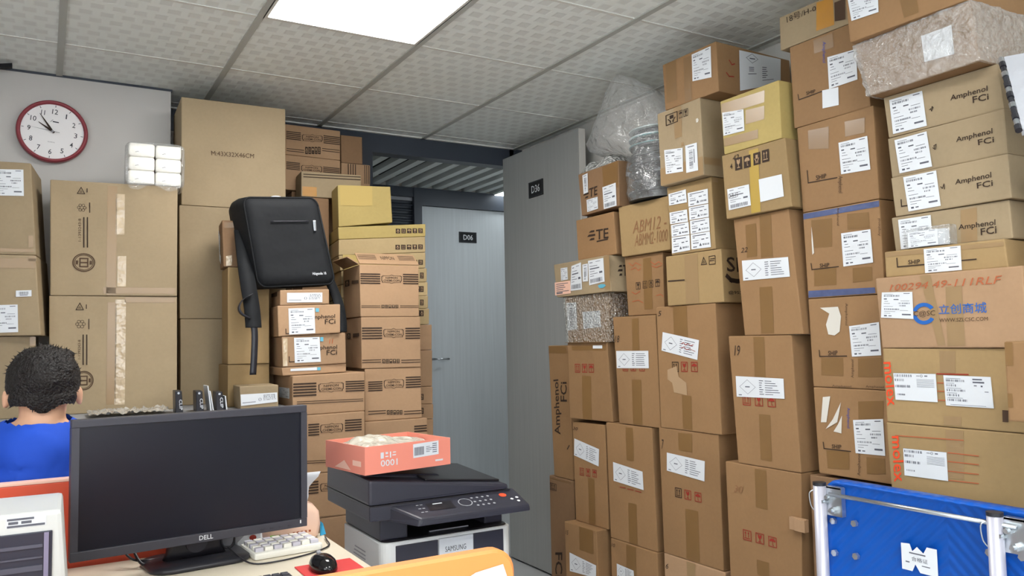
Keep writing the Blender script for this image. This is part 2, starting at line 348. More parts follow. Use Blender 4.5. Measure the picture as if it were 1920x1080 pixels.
BOXES = {
 'a1': ((2.08,1.0515),-90.0,(0.0128,0.1736,0.1566,-0.013),(0.6104,0.6104,1.2328,1.2328),0.34),
 'a2': ((2.08,1.0813),-90.0,(0.0001,0.2096,0.2029,-0.0001),(0.0,0.0,0.6092,0.6092),0.34),
 'a3': ((2.03,0.8248),-84.0,(0.0013,0.2844,0.2618,-0.0013),(0.9045,0.9045,1.246,1.246),0.36),
 'a4': ((2.05,0.8266),-88.0,(0.0048,0.2361,0.23,-0.0048),(0.4447,0.4447,0.8882,0.8882),0.36),
 'a5': ((2.0,0.8377),-88.0,(0.0035,0.2333,0.2272,-0.0035),(0.0,0.0,0.4435,0.4435),0.38),
 'a6': ((2.05,0.4972),-89.0,(0.0115,0.2686,0.2582,-0.0117),(0.9061,0.9061,1.3518,1.3518),0.36),
 'a7': ((2.05,0.5721),-89.0,(0.0058,0.3005,0.2883,-0.0059),(0.4192,0.4192,0.9033,0.9033),0.36),
 'a8': ((2.05,0.5671),-90.0,(-0.0007,0.2998,0.298,0.0007),(0.0,0.0,0.418,0.418),0.36),
 'b1': ((2.04,0.2145),-90.5,(0.003,0.3294,0.3214,-0.0031),(0.9123,0.9123,1.381,1.381),0.37),
 'b2': ((2.04,0.2203),-89.5,(0.004,0.3156,0.3135,-0.0041),(0.4333,0.4333,0.9111,0.9111),0.37),
 'b3': ((2.04,0.2169),-90.0,(-0.0005,0.32,0.3226,0.0005),(0.0,0.0,0.4321,0.4321),0.37),
 'u1': ((2.06,0.7405),-93.0,(0.0111,0.3043,0.3073,-0.0112),(1.8187,1.8187,2.0137,2.0137),0.22),
 'u2': ((2.06,0.772),-90.0,(0.0045,0.288,0.2748,-0.0046),(1.6203,1.6203,1.8053,1.8053),0.34),
 'u3': ((2.06,0.4556),-88.0,(0.007,0.2985,0.2939,-0.0071),(1.604,1.604,1.8175,1.8175),0.34),
 'u4': ((2.06,0.9604),-93.0,(0.0112,0.4649,0.4403,-0.0113),(1.4613,1.4613,1.6191,1.6191),0.34),
 'u5': ((2.07,0.8863),-91.0,(0.0113,0.3437,0.3303,-0.0114),(1.2472,1.2472,1.4601,1.4601),0.34),
 'u6': ((2.08,0.4487),-88.5,(0.0065,0.2275,0.2268,-0.0066),(1.3548,1.3548,1.6028,1.6028),0.34),
 'u7': ((2.03,0.1391),-88.5,(0.0016,0.2889,0.2844,-0.0016),(1.3822,1.3822,1.5733,1.5733),0.37),
 'u8': ((2.03,0.1143),-89.0,(0.0073,0.2368,0.2264,-0.0073),(1.5745,1.5745,1.8393,1.8393),0.36),
 'u9': ((2.0,0.1235),-90.5,(0.0055,0.238,0.2303,-0.0056),(1.8405,1.8405,2.1268,2.1268),0.38),
 'u10': ((2.0,0.0859),-88.0,(0.0034,0.2761,0.2705,-0.0034),(2.128,2.128,2.3118,2.3087),0.4),
 'cm': ((1.98,-0.2283),-90.5,(0.0053,0.2551,0.2543,-0.0054),(1.8877,1.8877,2.0778,2.0778),0.4),
 'c0': ((1.98,-0.2266),-90.5,(0.0058,0.2872,0.2717,-0.0058),(1.663,1.663,1.8865,1.8865),0.4),
 'c1': ((2.0,-0.2601),-91.5,(0.0156,0.2624,0.2249,-0.0159),(1.2628,1.2628,1.6618,1.6618),0.4),
 'c2': ((2.0,-0.2127),-90.5,(0.0118,0.2749,0.2604,-0.012),(0.8322,0.8322,1.2616,1.2616),0.4),
 'c3': ((2.0,-0.1672),-90.0,(0.002,0.2995,0.3184,-0.0021),(0.3861,0.3861,0.831,0.831),0.4),
 'd0': ((2.01,-0.4673),-89.0,(-0.0008,0.2551,0.2519,0.0008),(2.1833,2.1833,2.2937,2.2937),0.36),
 'd1': ((2.01,-0.5056),-89.0,(0.0024,0.2712,0.2613,-0.0024),(1.9165,1.9165,2.1821,2.1821),0.36),
 'd2': ((2.01,-0.5225),-91.0,(0.0041,0.2736,0.2695,-0.0042),(1.6436,1.6436,1.9153,1.9153),0.36),
 'd3': ((2.01,-0.5294),-91.0,(0.0031,0.2697,0.2661,-0.0031),(1.373,1.373,1.6424,1.6424),0.36),
 'd4': ((2.01,-0.535),-90.0,(0.0026,0.2609,0.2607,-0.0027),(1.1011,1.1011,1.3718,1.3718),0.36),
 'd5': ((2.01,-0.5411),-90.0,(0.0037,0.2583,0.2546,-0.0037),(0.8389,0.8389,1.0999,1.0999),0.36),
 'e1': ((1.9,-0.7955),-88.0,(0.0066,0.3299,0.3269,-0.0067),(2.0775,2.0775,2.3127,2.3127),0.5),
 'e2': ((1.93,-0.8169),-92.0,(0.0207,0.3278,0.3123,-0.0211),(1.9179,1.9179,2.0763,2.0763),0.46),
 'e3': ((1.97,-0.8536),-90.0,(0.005,0.3144,0.3044,-0.005),(1.8004,1.8004,1.9167,1.9167),0.42),
 'e4': ((1.97,-0.8585),-92.0,(0.0035,0.3164,0.3152,-0.0035),(1.6875,1.6875,1.7992,1.7992),0.42),
 'e5': ((1.96,-0.8695),-92.0,(0.0043,0.314,0.3104,-0.0043),(1.5775,1.5775,1.6863,1.6863),0.42),
 'e6': ((1.96,-0.8647),-90.0,(0.0039,0.3107,0.3067,-0.0039),(1.4818,1.4818,1.5763,1.5763),0.42),
 'e7': ((1.92,-0.8627),-88.5,(0.0003,0.3146,0.3087,-0.0003),(1.4109,1.4109,1.4806,1.4806),0.45),
 'e8': ((1.9,-0.8501),-91.5,(0.0052,0.3806,0.3777,-0.0053),(1.2217,1.2217,1.4097,1.4097),0.47),
 'e9': ((1.9,-0.8576),-90.0,(0.0009,0.3655,0.3678,-0.0009),(1.0258,1.0258,1.2205,1.2205),0.47),
 'e10': ((1.9,-0.8587),-90.0,(0.0034,0.363,0.3642,-0.0034),(0.8452,0.8452,1.0246,1.0246),0.47),
 'h1': ((-0.3783,1.15),-6.0,(0.0077,0.3129,0.2907,-0.0077),(1.601,1.601,1.9339,1.9339),0.3),
 'h2': ((-0.3653,1.15),-7.0,(0.0055,0.3201,0.2988,-0.0056),(1.3125,1.3125,1.5998,1.5998),0.3),
 'h3': ((-0.3566,1.15),-2.0,(0.0032,0.2992,0.2895,-0.0032),(1.0205,1.0205,1.3113,1.3113),0.3),
 'i1': ((-0.0245,1.2),-5.0,(0.0034,0.4367,0.4355,-0.0035),(1.4613,1.4613,1.895,1.895),0.38),
 'i2': ((-0.021,1.2),-4.0,(0.0034,0.4369,0.4337,-0.0035),(1.0205,1.0205,1.4601,1.4601),0.38),
 'j1': ((0.4481,1.35),-2.0,(0.0016,0.4336,0.4317,-0.0016),(1.8563,1.8563,2.3172,2.3172),0.32),
 'j2': ((0.4441,1.35),-2.0,(0.0027,0.437,0.4375,-0.0027),(1.3786,1.3786,1.8551,1.8551),0.32),
 'j3': ((0.4505,1.35),-2.0,(0.0016,0.4302,0.4307,-0.0016),(1.0205,1.0205,1.3774,1.3774),0.32),
 'm1': ((0.9613,1.66),2.0,(-0.0001,0.2819,0.2828,0.0001),(2.1899,2.1899,2.3403,2.3403),0.22),
 'm2': ((0.9611,1.66),2.0,(-0.0001,0.2811,0.282,0.0001),(2.0164,2.0164,2.1887,2.1887),0.22),
 'm3': ((1.2509,1.68),-1.0,(0.001,0.1136,0.1118,-0.001),(2.1823,2.1823,2.324,2.324),0.2),
 'm4': ((1.2516,1.68),-1.0,(-0.0003,0.1522,0.1531,0.0003),(2.0684,2.0684,2.1811,2.1811),0.2),
 'k3': ((0.997,1.5),-5.0,(-0.0001,0.2857,0.2865,0.0001),(1.9582,1.9582,2.0794,2.0794),0.14),
 'y1': ((1.1158,1.32),-8.0,(0.0019,0.2534,0.2449,-0.0019),(1.7963,1.8262,1.9956,1.9893),0.16),
 'y2': ((1.1164,1.32),-8.0,(0.0011,0.4131,0.4139,-0.0011),(1.7386,1.7651,1.825,1.7951),0.34),
 'y3': ((1.1173,1.32),-8.0,(-0.0002,0.4113,0.4096,0.0002),(1.665,1.6896,1.7639,1.7374),0.34),
 'y4': ((1.1206,1.32),-8.0,(0.0034,0.4071,0.408,-0.0034),(1.5951,1.614,1.6884,1.6638),0.34),
 'n1': ((1.1103,1.02),-4.0,(0.0015,0.2627,0.263,-0.0015),(1.3737,1.3737,1.5958,1.5958),0.27),
 'n2': ((1.1146,1.02),-4.0,(0.0004,0.2631,0.2634,-0.0004),(1.1547,1.1547,1.3725,1.3725),0.27),
 'n3': ((1.1281,1.02),-3.0,(-0.0008,0.2536,0.2515,0.0008),(0.9347,0.9347,1.1535,1.1535),0.27),
 'n4': ((1.1191,1.0),0.0,(-0.0007,0.2842,0.2843,0.0007),(0.7379,0.7379,0.9335,0.9335),0.27),
 'w1': ((0.8063,0.95),1.0,(0.0009,0.2978,0.2991,-0.0009),(0.9829,0.9855,1.1452,1.1388),0.28),
 'w2': ((0.807,0.95),-1.0,(-0.0002,0.2915,0.2933,0.0002),(0.7525,0.7525,0.9843,0.9817),0.28),
 'w3': ((0.8067,0.95),-1.0,(-0.0001,0.2904,0.2918,0.0001),(0.5764,0.5764,0.7513,0.7513),0.28),
 'w4': ((0.8064,0.95),-1.0,(-0.0001,0.2893,0.2906,0.0001),(0.399,0.399,0.5752,0.5752),0.28),
 'p1': ((0.7654,0.98),-5.0,(-0.0,0.1939,0.1941,0.0),(1.4178,1.4245,1.4847,1.4785),0.22),
 'p2': ((0.757,0.98),-5.0,(0.002,0.2471,0.2478,-0.002),(1.2951,1.307,1.4233,1.4166),0.22),
 'p3': ((0.7736,0.98),-2.0,(0.002,0.2579,0.2564,-0.002),(1.1737,1.1824,1.3058,1.2939),0.22),
 'p4': ((0.7736,0.98),0.0,(0.0021,0.2606,0.2608,-0.0021),(1.14,1.1464,1.1812,1.1725),0.22),
 'p5': ((0.6031,0.93),-3.0,(0.002,0.1416,0.1417,-0.002),(1.0205,1.0205,1.1087,1.1087),0.16),
 'q1': ((0.5901,1.1),-4.0,(0.0007,0.1604,0.1602,-0.0007),(1.1888,1.1888,1.5759,1.5759),0.19),
 'q2': ((0.5911,1.1),0.0,(0.0003,0.1617,0.1617,-0.0003),(1.0205,1.0205,1.1876,1.1876),0.19),
 'q0': ((0.5698,1.1),-6.0,(0.0034,0.1109,0.1064,-0.0034),(1.5771,1.5771,1.7634,1.7634),0.16),
 't1': ((1.129,1.32),-8.0,(-0.0002,0.4047,0.4056,0.0002),(1.5318,1.548,1.6128,1.5939),0.34),
 't2': ((1.1286,1.32),-8.0,(-0.0002,0.4083,0.4092,0.0002),(1.4701,1.4837,1.5468,1.5306),0.34),
 't3': ((1.1283,1.32),-8.0,(-0.0002,0.4099,0.4107,0.0002),(1.4115,1.4224,1.4825,1.4689),0.34),
 't4': ((1.1279,1.32),-8.0,(-0.0002,0.4143,0.4154,0.0002),(1.3378,1.3455,1.4212,1.4103),0.34),
 't5': ((1.1274,1.32),-8.0,(-0.0003,0.4265,0.4282,0.0003),(1.223,1.2254,1.3443,1.3366),0.34),
 't6': ((1.1265,1.32),-8.0,(-0.0005,0.427,0.4293,0.0005),(1.0584,1.0533,1.2242,1.2218),0.34),
 't7': ((1.1258,1.32),-8.0,(-0.0002,0.4286,0.4297,0.0002),(0.9801,0.9714,1.0521,1.0572),0.34),
 't8': ((1.1254,1.32),-8.0,(-0.0002,0.4311,0.432,0.0002),(0.9123,0.9004,0.9702,0.9789),0.34),
 't9': ((1.125,1.32),-8.0,(-0.0002,0.4303,0.4315,0.0002),(0.833,0.8175,0.8992,0.9111),0.34),
}
DECALS = [
 ('a1','front','text',[(0.0275,0.8061),(0.0261,1.0686),(0.0694,1.0728),(0.0766,0.8133)],{'s': 'Amphenol', 'col': 'black', 'bold': 1}),
 ('a1','front','text',[(0.0832,0.9681),(0.0871,1.061),(0.139,1.0628),(0.138,0.9711)],{'s': 'FCi', 'col': 'black', 'bold': 1}),
 ('a1','front','line',[(0.1334,0.7511),(0.1488,0.768),(0.1488,0.768)],{'col': 'black', 'w': 0.006}),
 ('a1','front','tape',[(-0.0089,1.22975),(0.1427,1.22975),(0.1427,1.1969),(-0.0089,1.1969)],{'mat': 'tape'}),
 ('a2','front','icon',[(0.0073,0.5747),(0.0621,0.5747),(0.0621,0.5415),(0.0073,0.5415)],{'t': 'up', 'col': 'black', 'solid': 0}),
 ('a2','front','text',[(0.1012,0.2641),(0.0961,0.1443),(0.0357,0.1297),(0.0408,0.2512)],{'s': 'FCi', 'col': 'black', 'bold': 1}),
 ('a2','front','tape',[(0.0055,0.5937),(0.1836,0.5937),(0.1836,0.5975),(0.0055,0.5975)],{'mat': 'tape'}),
 ('a3','front','icon',[(0.0486,1.1504),(0.0835,1.1504),(0.0835,1.1117),(0.0486,1.1117)],{'t': 'up', 'col': 'red', 'solid': 0}),
 ('a3','front','icon',[(0.097,1.151),(0.1312,1.151),(0.1312,1.1126),(0.097,1.1126)],{'t': 'glass', 'col': 'red', 'solid': 0}),
 ('a3','front','icon',[(0.1413,1.1515),(0.1748,1.1515),(0.1748,1.1135),(0.1413,1.1135)],{'t': 'umb', 'col': 'red', 'solid': 0}),
 ('a3','front','tape',[(0.0934,1.0981),(0.1525,1.0981),(0.1525,0.907496),(0.0934,0.907496)],{'mat': 'tape'}),
 ('a3','front','tape',[(0.0294,1.2307),(0.2521,1.2307),(0.2521,1.2115),(0.0294,1.2115)],{'mat': 'tape'}),
 ('a3','front','label',[(0.1733,1.2324),(0.2337,1.2324),(0.2337,1.2192),(0.1733,1.2192)],{'style': 'blank'}),
 ('a4','front','label',[(0.011,0.812),(0.1888,0.7817),(0.1825,0.7068),(0.0056,0.7359)],{'style': 'sheet'}),
 ('a4','front','text',[(0.0002,0.8649),(0.038,0.8649),(0.038,0.8498),(0.0002,0.8498)],{'s': '30', 'col': 'black', 'hand': 1}),
 ('a4','front','icon',[(0.045,0.6855),(0.0756,0.6855),(0.0756,0.6522),(0.045,0.6522)],{'t': 'up', 'col': 'red', 'solid': 0}),
 ('a4','front','icon',[(0.0901,0.6872),(0.12,0.6872),(0.12,0.6543),(0.0901,0.6543)],{'t': 'glass', 'col': 'red', 'solid': 0}),
 ('a4','front','icon',[(0.1375,0.689),(0.1667,0.689),(0.1667,0.6564),(0.1375,0.6564)],{'t': 'umb', 'col': 'red', 'solid': 0}),
 ('a4','front','tape',[(0.1036,0.648),(0.1485,0.648),(0.1485,0.4502),(0.1036,0.4502)],{'mat': 'tape'}),
 ('a5','front','text',[(0.006,0.409),(0.0278,0.409),(0.0278,0.3887),(0.006,0.3887)],{'s': '15', 'col': 'black', 'hand': 1}),
 ('a5','front','label',[(0.0337,0.3136),(0.2226,0.2985),(0.2203,0.2448),(0.0326,0.2321)],{'style': 'sheet'}),
 ('a5','front','tape',[(0.1077,0.440509),(0.2039,0.440509),(0.2039,0.3416),(0.1077,0.3416)],{'mat': 'tape'}),
 ('a6','front','text',[(0.0006,1.2743),(0.0309,1.2743),(0.0309,1.2449),(0.0006,1.2449)],{'s': '18', 'col': 'black', 'hand': 1}),
 ('a6','front','label',[(0.0072,1.2086),(0.2116,1.2093),(0.2112,1.1397),(0.0087,1.1363)],{'style': 'sheet'}),
 ('a6','front','icon',[(0.0465,1.1588),(0.0803,1.1588),(0.0803,1.125),(0.0465,1.125)],{'t': 'up', 'col': 'red', 'solid': 0}),
 ('a6','front','icon',[(0.0978,1.1595),(0.1307,1.1595),(0.1307,1.1261),(0.0978,1.1261)],{'t': 'glass', 'col': 'red', 'solid': 0}),
 ('a6','front','icon',[(0.1529,1.1602),(0.1849,1.1602),(0.1849,1.1273),(0.1529,1.1273)],{'t': 'umb', 'col': 'red', 'solid': 0}),
 ('a6','front','tape',[(0.1022,1.0915),(0.1604,1.0915),(0.1604,0.9109),(0.1022,0.9109)],{'mat': 'tape'}),
 ('a6','front','tape',[(0.1136,1.3408),(0.1552,1.3408),(0.1552,1.2092),(0.1136,1.2092)],{'mat': 'tape'}),
 ('a7','front','label',[(0.0387,0.7399),(0.2274,0.7233),(0.2304,0.6504),(0.0393,0.6616)],{'style': 'sheet'}),
 ('a7','front','tape',[(0.1267,0.8919),(0.1733,0.8919),(0.1733,0.7588),(0.1267,0.7588)],{'mat': 'tape'}),
 ('a7','front','tape',[(0.1292,0.5855),(0.1813,0.5855),(0.1813,0.423),(0.1292,0.423)],{'mat': 'tape'}),
 ('a7','front','line',[(0.0792,0.6411),(0.1164,0.6428),(0.1164,0.6428)],{'col': 'red', 'w': 0.003}),
 ('a7','front','line',[(0.1298,0.6405),(0.166,0.6412),(0.166,0.6412)],{'col': 'red', 'w': 0.003}),
 ('a7','front','line',[(0.1791,0.6398),(0.2144,0.6396),(0.2144,0.6396)],{'col': 'red', 'w': 0.003}),
 ('a8','front','text',[(0.0078,0.3998),(0.0307,0.3998),(0.0307,0.3841),(0.0078,0.3841)],{'s': '10', 'col': 'black', 'hand': 1}),
 ('a8','front','label',[(0.041,0.3202),(0.1513,0.3164),(0.1548,0.2873),(0.0406,0.2659)],{'style': 'sheet'}),
 ('a8','front','tape',[(0.1053,0.4118),(0.1676,0.4118),(0.1676,0.2963),(0.1053,0.2963)],{'mat': 'tape'}),
 ('b1','front','text',[(0.0086,1.3663),(0.0305,1.3663),(0.0305,1.3457),(0.0086,1.3457)],{'s': '5', 'col': 'black', 'hand': 1}),
 ('b1','front','label',[(0.0344,1.2824),(0.2346,1.249),(0.2222,1.1765),(0.0239,1.2106)],{'style': 'handnote'}),
 ('b1','front','icon',[(0.0816,1.1681),(0.1179,1.1681),(0.1179,1.1301),(0.0816,1.1301)],{'t': 'up', 'col': 'black', 'solid': 0}),
 ('b1','front','icon',[(0.1323,1.1688),(0.1675,1.1688),(0.1675,1.1313),(0.1323,1.1313)],{'t': 'glass', 'col': 'red', 'solid': 0}),
 ('b1','front','icon',[(0.1866,1.1695),(0.2207,1.1695),(0.2207,1.1326),(0.1866,1.1326)],{'t': 'umb', 'col': 'red', 'solid': 0}),
 ('b1','front','tape',[(0.1307,1.0429),(0.1805,1.0429),(0.1805,0.9188),(0.1307,0.9188)],{'mat': 'tape'}),
 ('b1','front','tape',[(0.0974,1.37803),(0.1737,1.37803),(0.1737,1.258),(0.0974,1.258)],{'mat': 'tape'}),
 ('b1','front','poly',[(0.0549,1.1368),(0.1063,1.1514),(0.1176,1.1114),(0.159,1.0905),(0.1599,1.0443),(0.0881,1.052),(0.0797,1.0877),(0.0531,1.1004)],{'col': 'patch'}),
 ('b2','front','text',[(0.0108,0.8686),(0.0246,0.8686),(0.0246,0.8299),(0.0108,0.8299)],{'s': '7', 'col': 'black', 'hand': 1}),
 ('b2','front','label',[(0.0411,0.8192),(0.2436,0.8099),(0.2384,0.7366),(0.0378,0.7503)],{'style': 'sheet'}),
 ('b2','front','icon',[(0.0796,0.6931),(0.1155,0.6931),(0.1155,0.6571),(0.0796,0.6571)],{'t': 'up', 'col': 'black', 'solid': 0}),
 ('b2','front','icon',[(0.1309,0.6922),(0.1658,0.6922),(0.1658,0.6568),(0.1309,0.6568)],{'t': 'glass', 'col': 'red', 'solid': 0}),
 ('b2','front','icon',[(0.1848,0.692),(0.2186,0.692),(0.2186,0.6571),(0.1848,0.6571)],{'t': 'umb', 'col': 'red', 'solid': 0}),
 ('b2','front','tape',[(0.1061,0.9004),(0.1792,0.9004),(0.1792,0.8342),(0.1061,0.8342)],{'mat': 'tape'}),
 ('b2','front','tape',[(0.1307,0.6219),(0.1986,0.6219),(0.1986,0.4391),(0.1307,0.4391)],{'mat': 'tape'}),
 ('b3','front','text',[(0.0101,0.3972),(0.0253,0.3972),(0.0253,0.3759),(0.0101,0.3759)],{'s': '6', 'col': 'black', 'hand': 1}),
 ('b3','front','tape',[(0.1272,0.429113),(0.1723,0.429113),(0.1723,0.3776),(0.1272,0.3776)],{'mat': 'tape'}),
 ('u2','front','te',[(0.0789,1.7467),(0.2392,1.7415),(0.237,1.6941),(0.0768,1.698)],{}),
 ('u1','front','te',[(0.0292,1.9335),(0.1466,1.9357),(0.1445,1.8933),(0.0271,1.8898)],{}),
 ('u2','front','line',[(0.1544,1.6896),(0.2295,1.6911),(0.2295,1.6911)],{'col': 'black', 'w': 0.006}),
 ('u1','front','label',[(0.0287,2.0015),(0.072,2.0045),(0.0715,1.9173),(0.0346,1.9156)],{'style': 'bars'}),
 ('u1','front','label',[(0.0578,1.8847),(0.1465,1.8844),(0.1486,1.8315),(0.0612,1.8291)],{'style': 'ship'}),
 ('u1','front','label',[(0.1865,1.9186),(0.2874,1.9207),(0.2891,1.8221),(0.193,1.82166)],{'style': 'post'}),
 ('u1','right','label',[(0.0361,0.1463),(0.078,0.1463),(0.078,0.1286),(0.0361,0.1286)],{'style': 'blank'}),
 ('u1','front','tape',[(0.1884,2.0064),(0.304263,2.01071),(0.3006,1.9011),(0.19,1.9212)],{'mat': 'tape'}),
 ('u3','front','text',[(0.0818,1.7472),(0.2835,1.7472),(0.2835,1.694),(0.0818,1.694)],{'s': 'ABM12 -', 'col': 'penfaint', 'hand': 1}),
 ('u3','front','text',[(0.0922,1.6901),(0.2876,1.6901),(0.2876,1.6396),(0.0922,1.6396)],{'s': 'ABMM2-1000', 'col': 'penfaint', 'hand': 1}),
 ('u4','front','label',[(0.0568,1.596),(0.1169,1.5955),(0.1196,1.5387),(0.0582,1.5378)],{'style': 'ship'}),
 ('u4','front','label',[(0.1536,1.5976),(0.2353,1.6069),(0.2394,1.484),(0.1379,1.4839)],{'style': 'post'}),
 ('u4','front','label',[(0.2472,1.5957),(0.2913,1.5962),(0.2899,1.5176),(0.246,1.5183)],{'style': 'bars'}),
 ('u4','front','label',[(0.2942,1.6078),(0.4151,1.6088),(0.4203,1.5059),(0.2987,1.4985)],{'style': 'post'}),
 ('u4','front','label',[(-0.0011,1.5324),(0.1401,1.5316),(0.1426,1.4726),(0.0003,1.4715)],{'style': 'pink'}),
 ('u4','front','poly',[(0.3658,1.4925),(0.3891,1.4973),(0.4197,1.4951),(0.4284,1.4881),(0.4054,1.4795),(0.3768,1.4814)],{'col': 'teal'}),
 ('u4','right','te',[(0.0457,0.1183),(0.1147,0.1229),(0.1069,0.0698),(0.0404,0.0645)],{}),
 ('u4','front','tape',[(0.4178,1.61605),(0.4571,1.61605),(0.4589,1.4714),(0.4219,1.4694)],{'mat': 'tape'}),
 ('u5','front','label',[(0.0023,1.431),(0.0864,1.4302),(0.0906,1.3078),(0.0092,1.3027)],{'style': 'bars'}),
 ('u5','front','label',[(0.1346,1.384),(0.2697,1.385),(0.2753,1.3134),(0.1406,1.3067)],{'style': 'ship'}),
 ('u6','front','icon',[(0.0629,1.4923),(0.0903,1.4923),(0.0903,1.4621),(0.0629,1.4621)],{'t': 'glass', 'col': 'black', 'solid': 0}),
 ('u6','front','icon',[(0.1055,1.4935),(0.1322,1.4935),(0.1322,1.4636),(0.1055,1.4636)],{'t': 'up', 'col': 'black', 'solid': 0}),
 ('u6','front','icon',[(0.1426,1.4944),(0.1688,1.4944),(0.1688,1.4648),(0.1426,1.4648)],{'t': 'box', 'col': 'black', 'solid': 0}),
 ('u6','front','icon',[(0.1808,1.4957),(0.2065,1.4957),(0.2065,1.4664),(0.1808,1.4664)],{'t': 'umb', 'col': 'black', 'solid': 0}),
 ('u6','front','tape',[(0.1097,1.5867),(0.1603,1.5867),(0.1603,1.3771),(0.1097,1.3771)],{'mat': 'tape'}),
 ('u6','front','line',[(0.0224,1.5765),(0.0455,1.5619),(0.0648,1.5738),(0.0966,1.5604)],{'col': 'pen', 'w': 0.003}),
 ('u6','front','line',[(0.0353,1.5472),(0.0592,1.5545),(0.0819,1.5401),(0.0961,1.5481)],{'col': 'pen', 'w': 0.003}),
 ('u6','front','line',[(0.1577,1.5699),(0.1818,1.5556),(0.2041,1.5655),(0.224486,1.5537)],{'col': 'pen', 'w': 0.003}),
 ('u6','front','line',[(0.1639,1.5512),(0.19,1.5429),(0.2164,1.5495)],{'col': 'pen', 'w': 0.003}),
 ('u6','front','line',[(0.0359,1.4538),(0.0589,1.4432),(0.0872,1.4537)],{'col': 'pen', 'w': 0.003}),
 ('u6','front','line',[(0.0387,1.4134),(0.0763,1.4176),(0.1033,1.4052)],{'col': 'pen', 'w': 0.003}),
 ('u6','front','line',[(0.1847,1.4297),(0.211,1.4341),(0.224486,1.424)],{'col': 'pen', 'w': 0.003}),
 ('u7','front','line',[(0.0115,1.477),(0.0963,1.4752),(0.0963,1.4752)],{'col': 'black', 'w': 0.005}),
 ('u7','front','icon',[(0.184,1.5526),(0.2158,1.5526),(0.2158,1.5213),(0.184,1.5213)],{'t': 'tri', 'col': 'black', 'solid': 0}),
 ('u7','front','icon',[(0.2253,1.5523),(0.2569,1.5523),(0.2569,1.5202),(0.2253,1.5202)],{'t': 'eq', 'col': 'black', 'solid': 0}),
 ('u7','front','tape',[(0.1006,1.5654),(0.1684,1.5654),(0.1684,1.38523),(0.1006,1.38523)],{'mat': 'tape'}),
 ('u7','right','text',[(0.0225,0.1639),(0.1126,0.1639),(0.1126,0.1105),(0.0225,0.1105)],{'s': 'SF', 'col': 'black', 'bold': 1}),
 ('u7','right','line',[(0.0221,0.092),(0.0398,0.0791),(0.0699,0.0761),(0.1099,0.0781)],{'col': 'black', 'w': 0.016}),
 ('u7','right','text',[(0.0233,0.0405),(0.1214,0.0405),(0.1214,0.0297),(0.0233,0.0297)],{'s': '@95338', 'col': 'black', 'bold': 1}),
 ('u8','front','label',[(0.004,1.8119),(0.0986,1.8145),(0.1025,1.7645),(0.006,1.7672)],{'style': 'abr'}),
 ('u8','front','label',[(0.0063,1.7395),(0.1012,1.7378),(0.1045,1.6915),(0.0083,1.6945)],{'style': 'abr'}),
 ('u8','front','label',[(0.0123,1.6905),(0.1067,1.6895),(0.1099,1.6429),(0.0142,1.6445)],{'style': 'abr'}),
 ('u8','front','label',[(0.0141,1.6423),(0.1098,1.6407),(0.1109,1.5839),(0.0136,1.5813)],{'style': 'abr'}),
 ('u8','front','label',[(0.1073,1.7984),(0.2105,1.7973),(0.2109,1.7445),(0.1095,1.7466)],{'style': 'abr'}),
 ('u8','front','label',[(0.1109,1.7436),(0.2107,1.7418),(0.2113,1.694),(0.1125,1.696)],{'style': 'abr'}),
 ('u8','front','label',[(0.1146,1.6929),(0.2119,1.6918),(0.2132,1.643),(0.1153,1.6428)],{'style': 'abr'}),
 ('u8','front','label',[(0.116,1.641),(0.2131,1.6408),(0.2161,1.5834),(0.1172,1.5855)],{'style': 'abr'}),
 ('u8','right','tape',[(0.0053,0.261809),(0.0331,0.261809),(0.0331,0.2448),(0.0053,0.2448)],{'mat': 'tape'}),
 ('u9','front','icon',[(0.0443,2.1083),(0.1124,2.1083),(0.1124,2.067),(0.0443,2.067)],{'t': 'box', 'col': 'black', 'solid': 0}),
 ('u9','front','icon',[(0.1192,2.1059),(0.1392,2.1059),(0.1392,2.0771),(0.1192,2.0771)],{'t': 'umb', 'col': 'black', 'solid': 0}),
 ('u9','front','icon',[(0.1444,2.104),(0.168,2.104),(0.168,2.0764),(0.1444,2.0764)],{'t': 'glass', 'col': 'black', 'solid': 0}),
 ('u9','front','label',[(0.0307,1.9768),(0.1336,1.963),(0.1321,1.8743),(0.0364,1.8827)],{'style': 'ship'}),
 ('u9','front','label',[(0.1483,1.9677),(0.2094,1.9658),(0.2116,1.8633),(0.149,1.8657)],{'style': 'bars'}),
 ('u9','front','poly',[(0.2082,2.0528),(0.2175,2.0544),(0.2226,2.0465),(0.2185,2.0384),(0.2093,2.0394)],{'col': 'white'}),
 ('u9','front','tape',[(0.0905,2.1237),(0.1319,2.1237),(0.1319,2.0063),(0.0905,2.0063)],{'mat': 'tape'}),
 ('u9','front','tape',[(0.0037,1.9098),(0.23497,1.9098),(0.23497,1.84352),(0.0037,1.84352)],{'mat': 'tape'}),
 ('u9','right','tape',[(0.003,0.0673),(0.0854,0.0673),(0.0854,0.0407),(0.003,0.0407)],{'mat': 'tape'}),
 ('u9','front','tape',[(0.125,1.985),(0.1397,1.985),(0.1397,1.9696),(0.125,1.9696)],{'mat': 'tape'}),
 ('u10','front','label',[(0.1538,2.2992),(0.2479,2.3004),(0.2466,2.1869),(0.1535,2.199)],{'style': 'ship'}),
 ('u10','front','tape',[(0.1098,2.2983),(0.145,2.2983),(0.145,2.1334),(0.1098,2.1334)],{'mat': 'tape'}),
 ('u10','front','tape',[(0.0152,2.3072),(0.0703,2.3072),(0.0703,2.1535),(0.0152,2.1535)],{'mat': 'tape'}),
 ('u10','right','label',[(0.117,0.1714),(0.3452,0.177738),(0.3351,0.0818),(0.1079,0.0175)],{'style': 'hazard'}),
 ('u10','right','line',[(0.0619,0.1236),(0.0744,0.1092),(0.0887,0.115)],{'col': 'red', 'w': 0.004}),
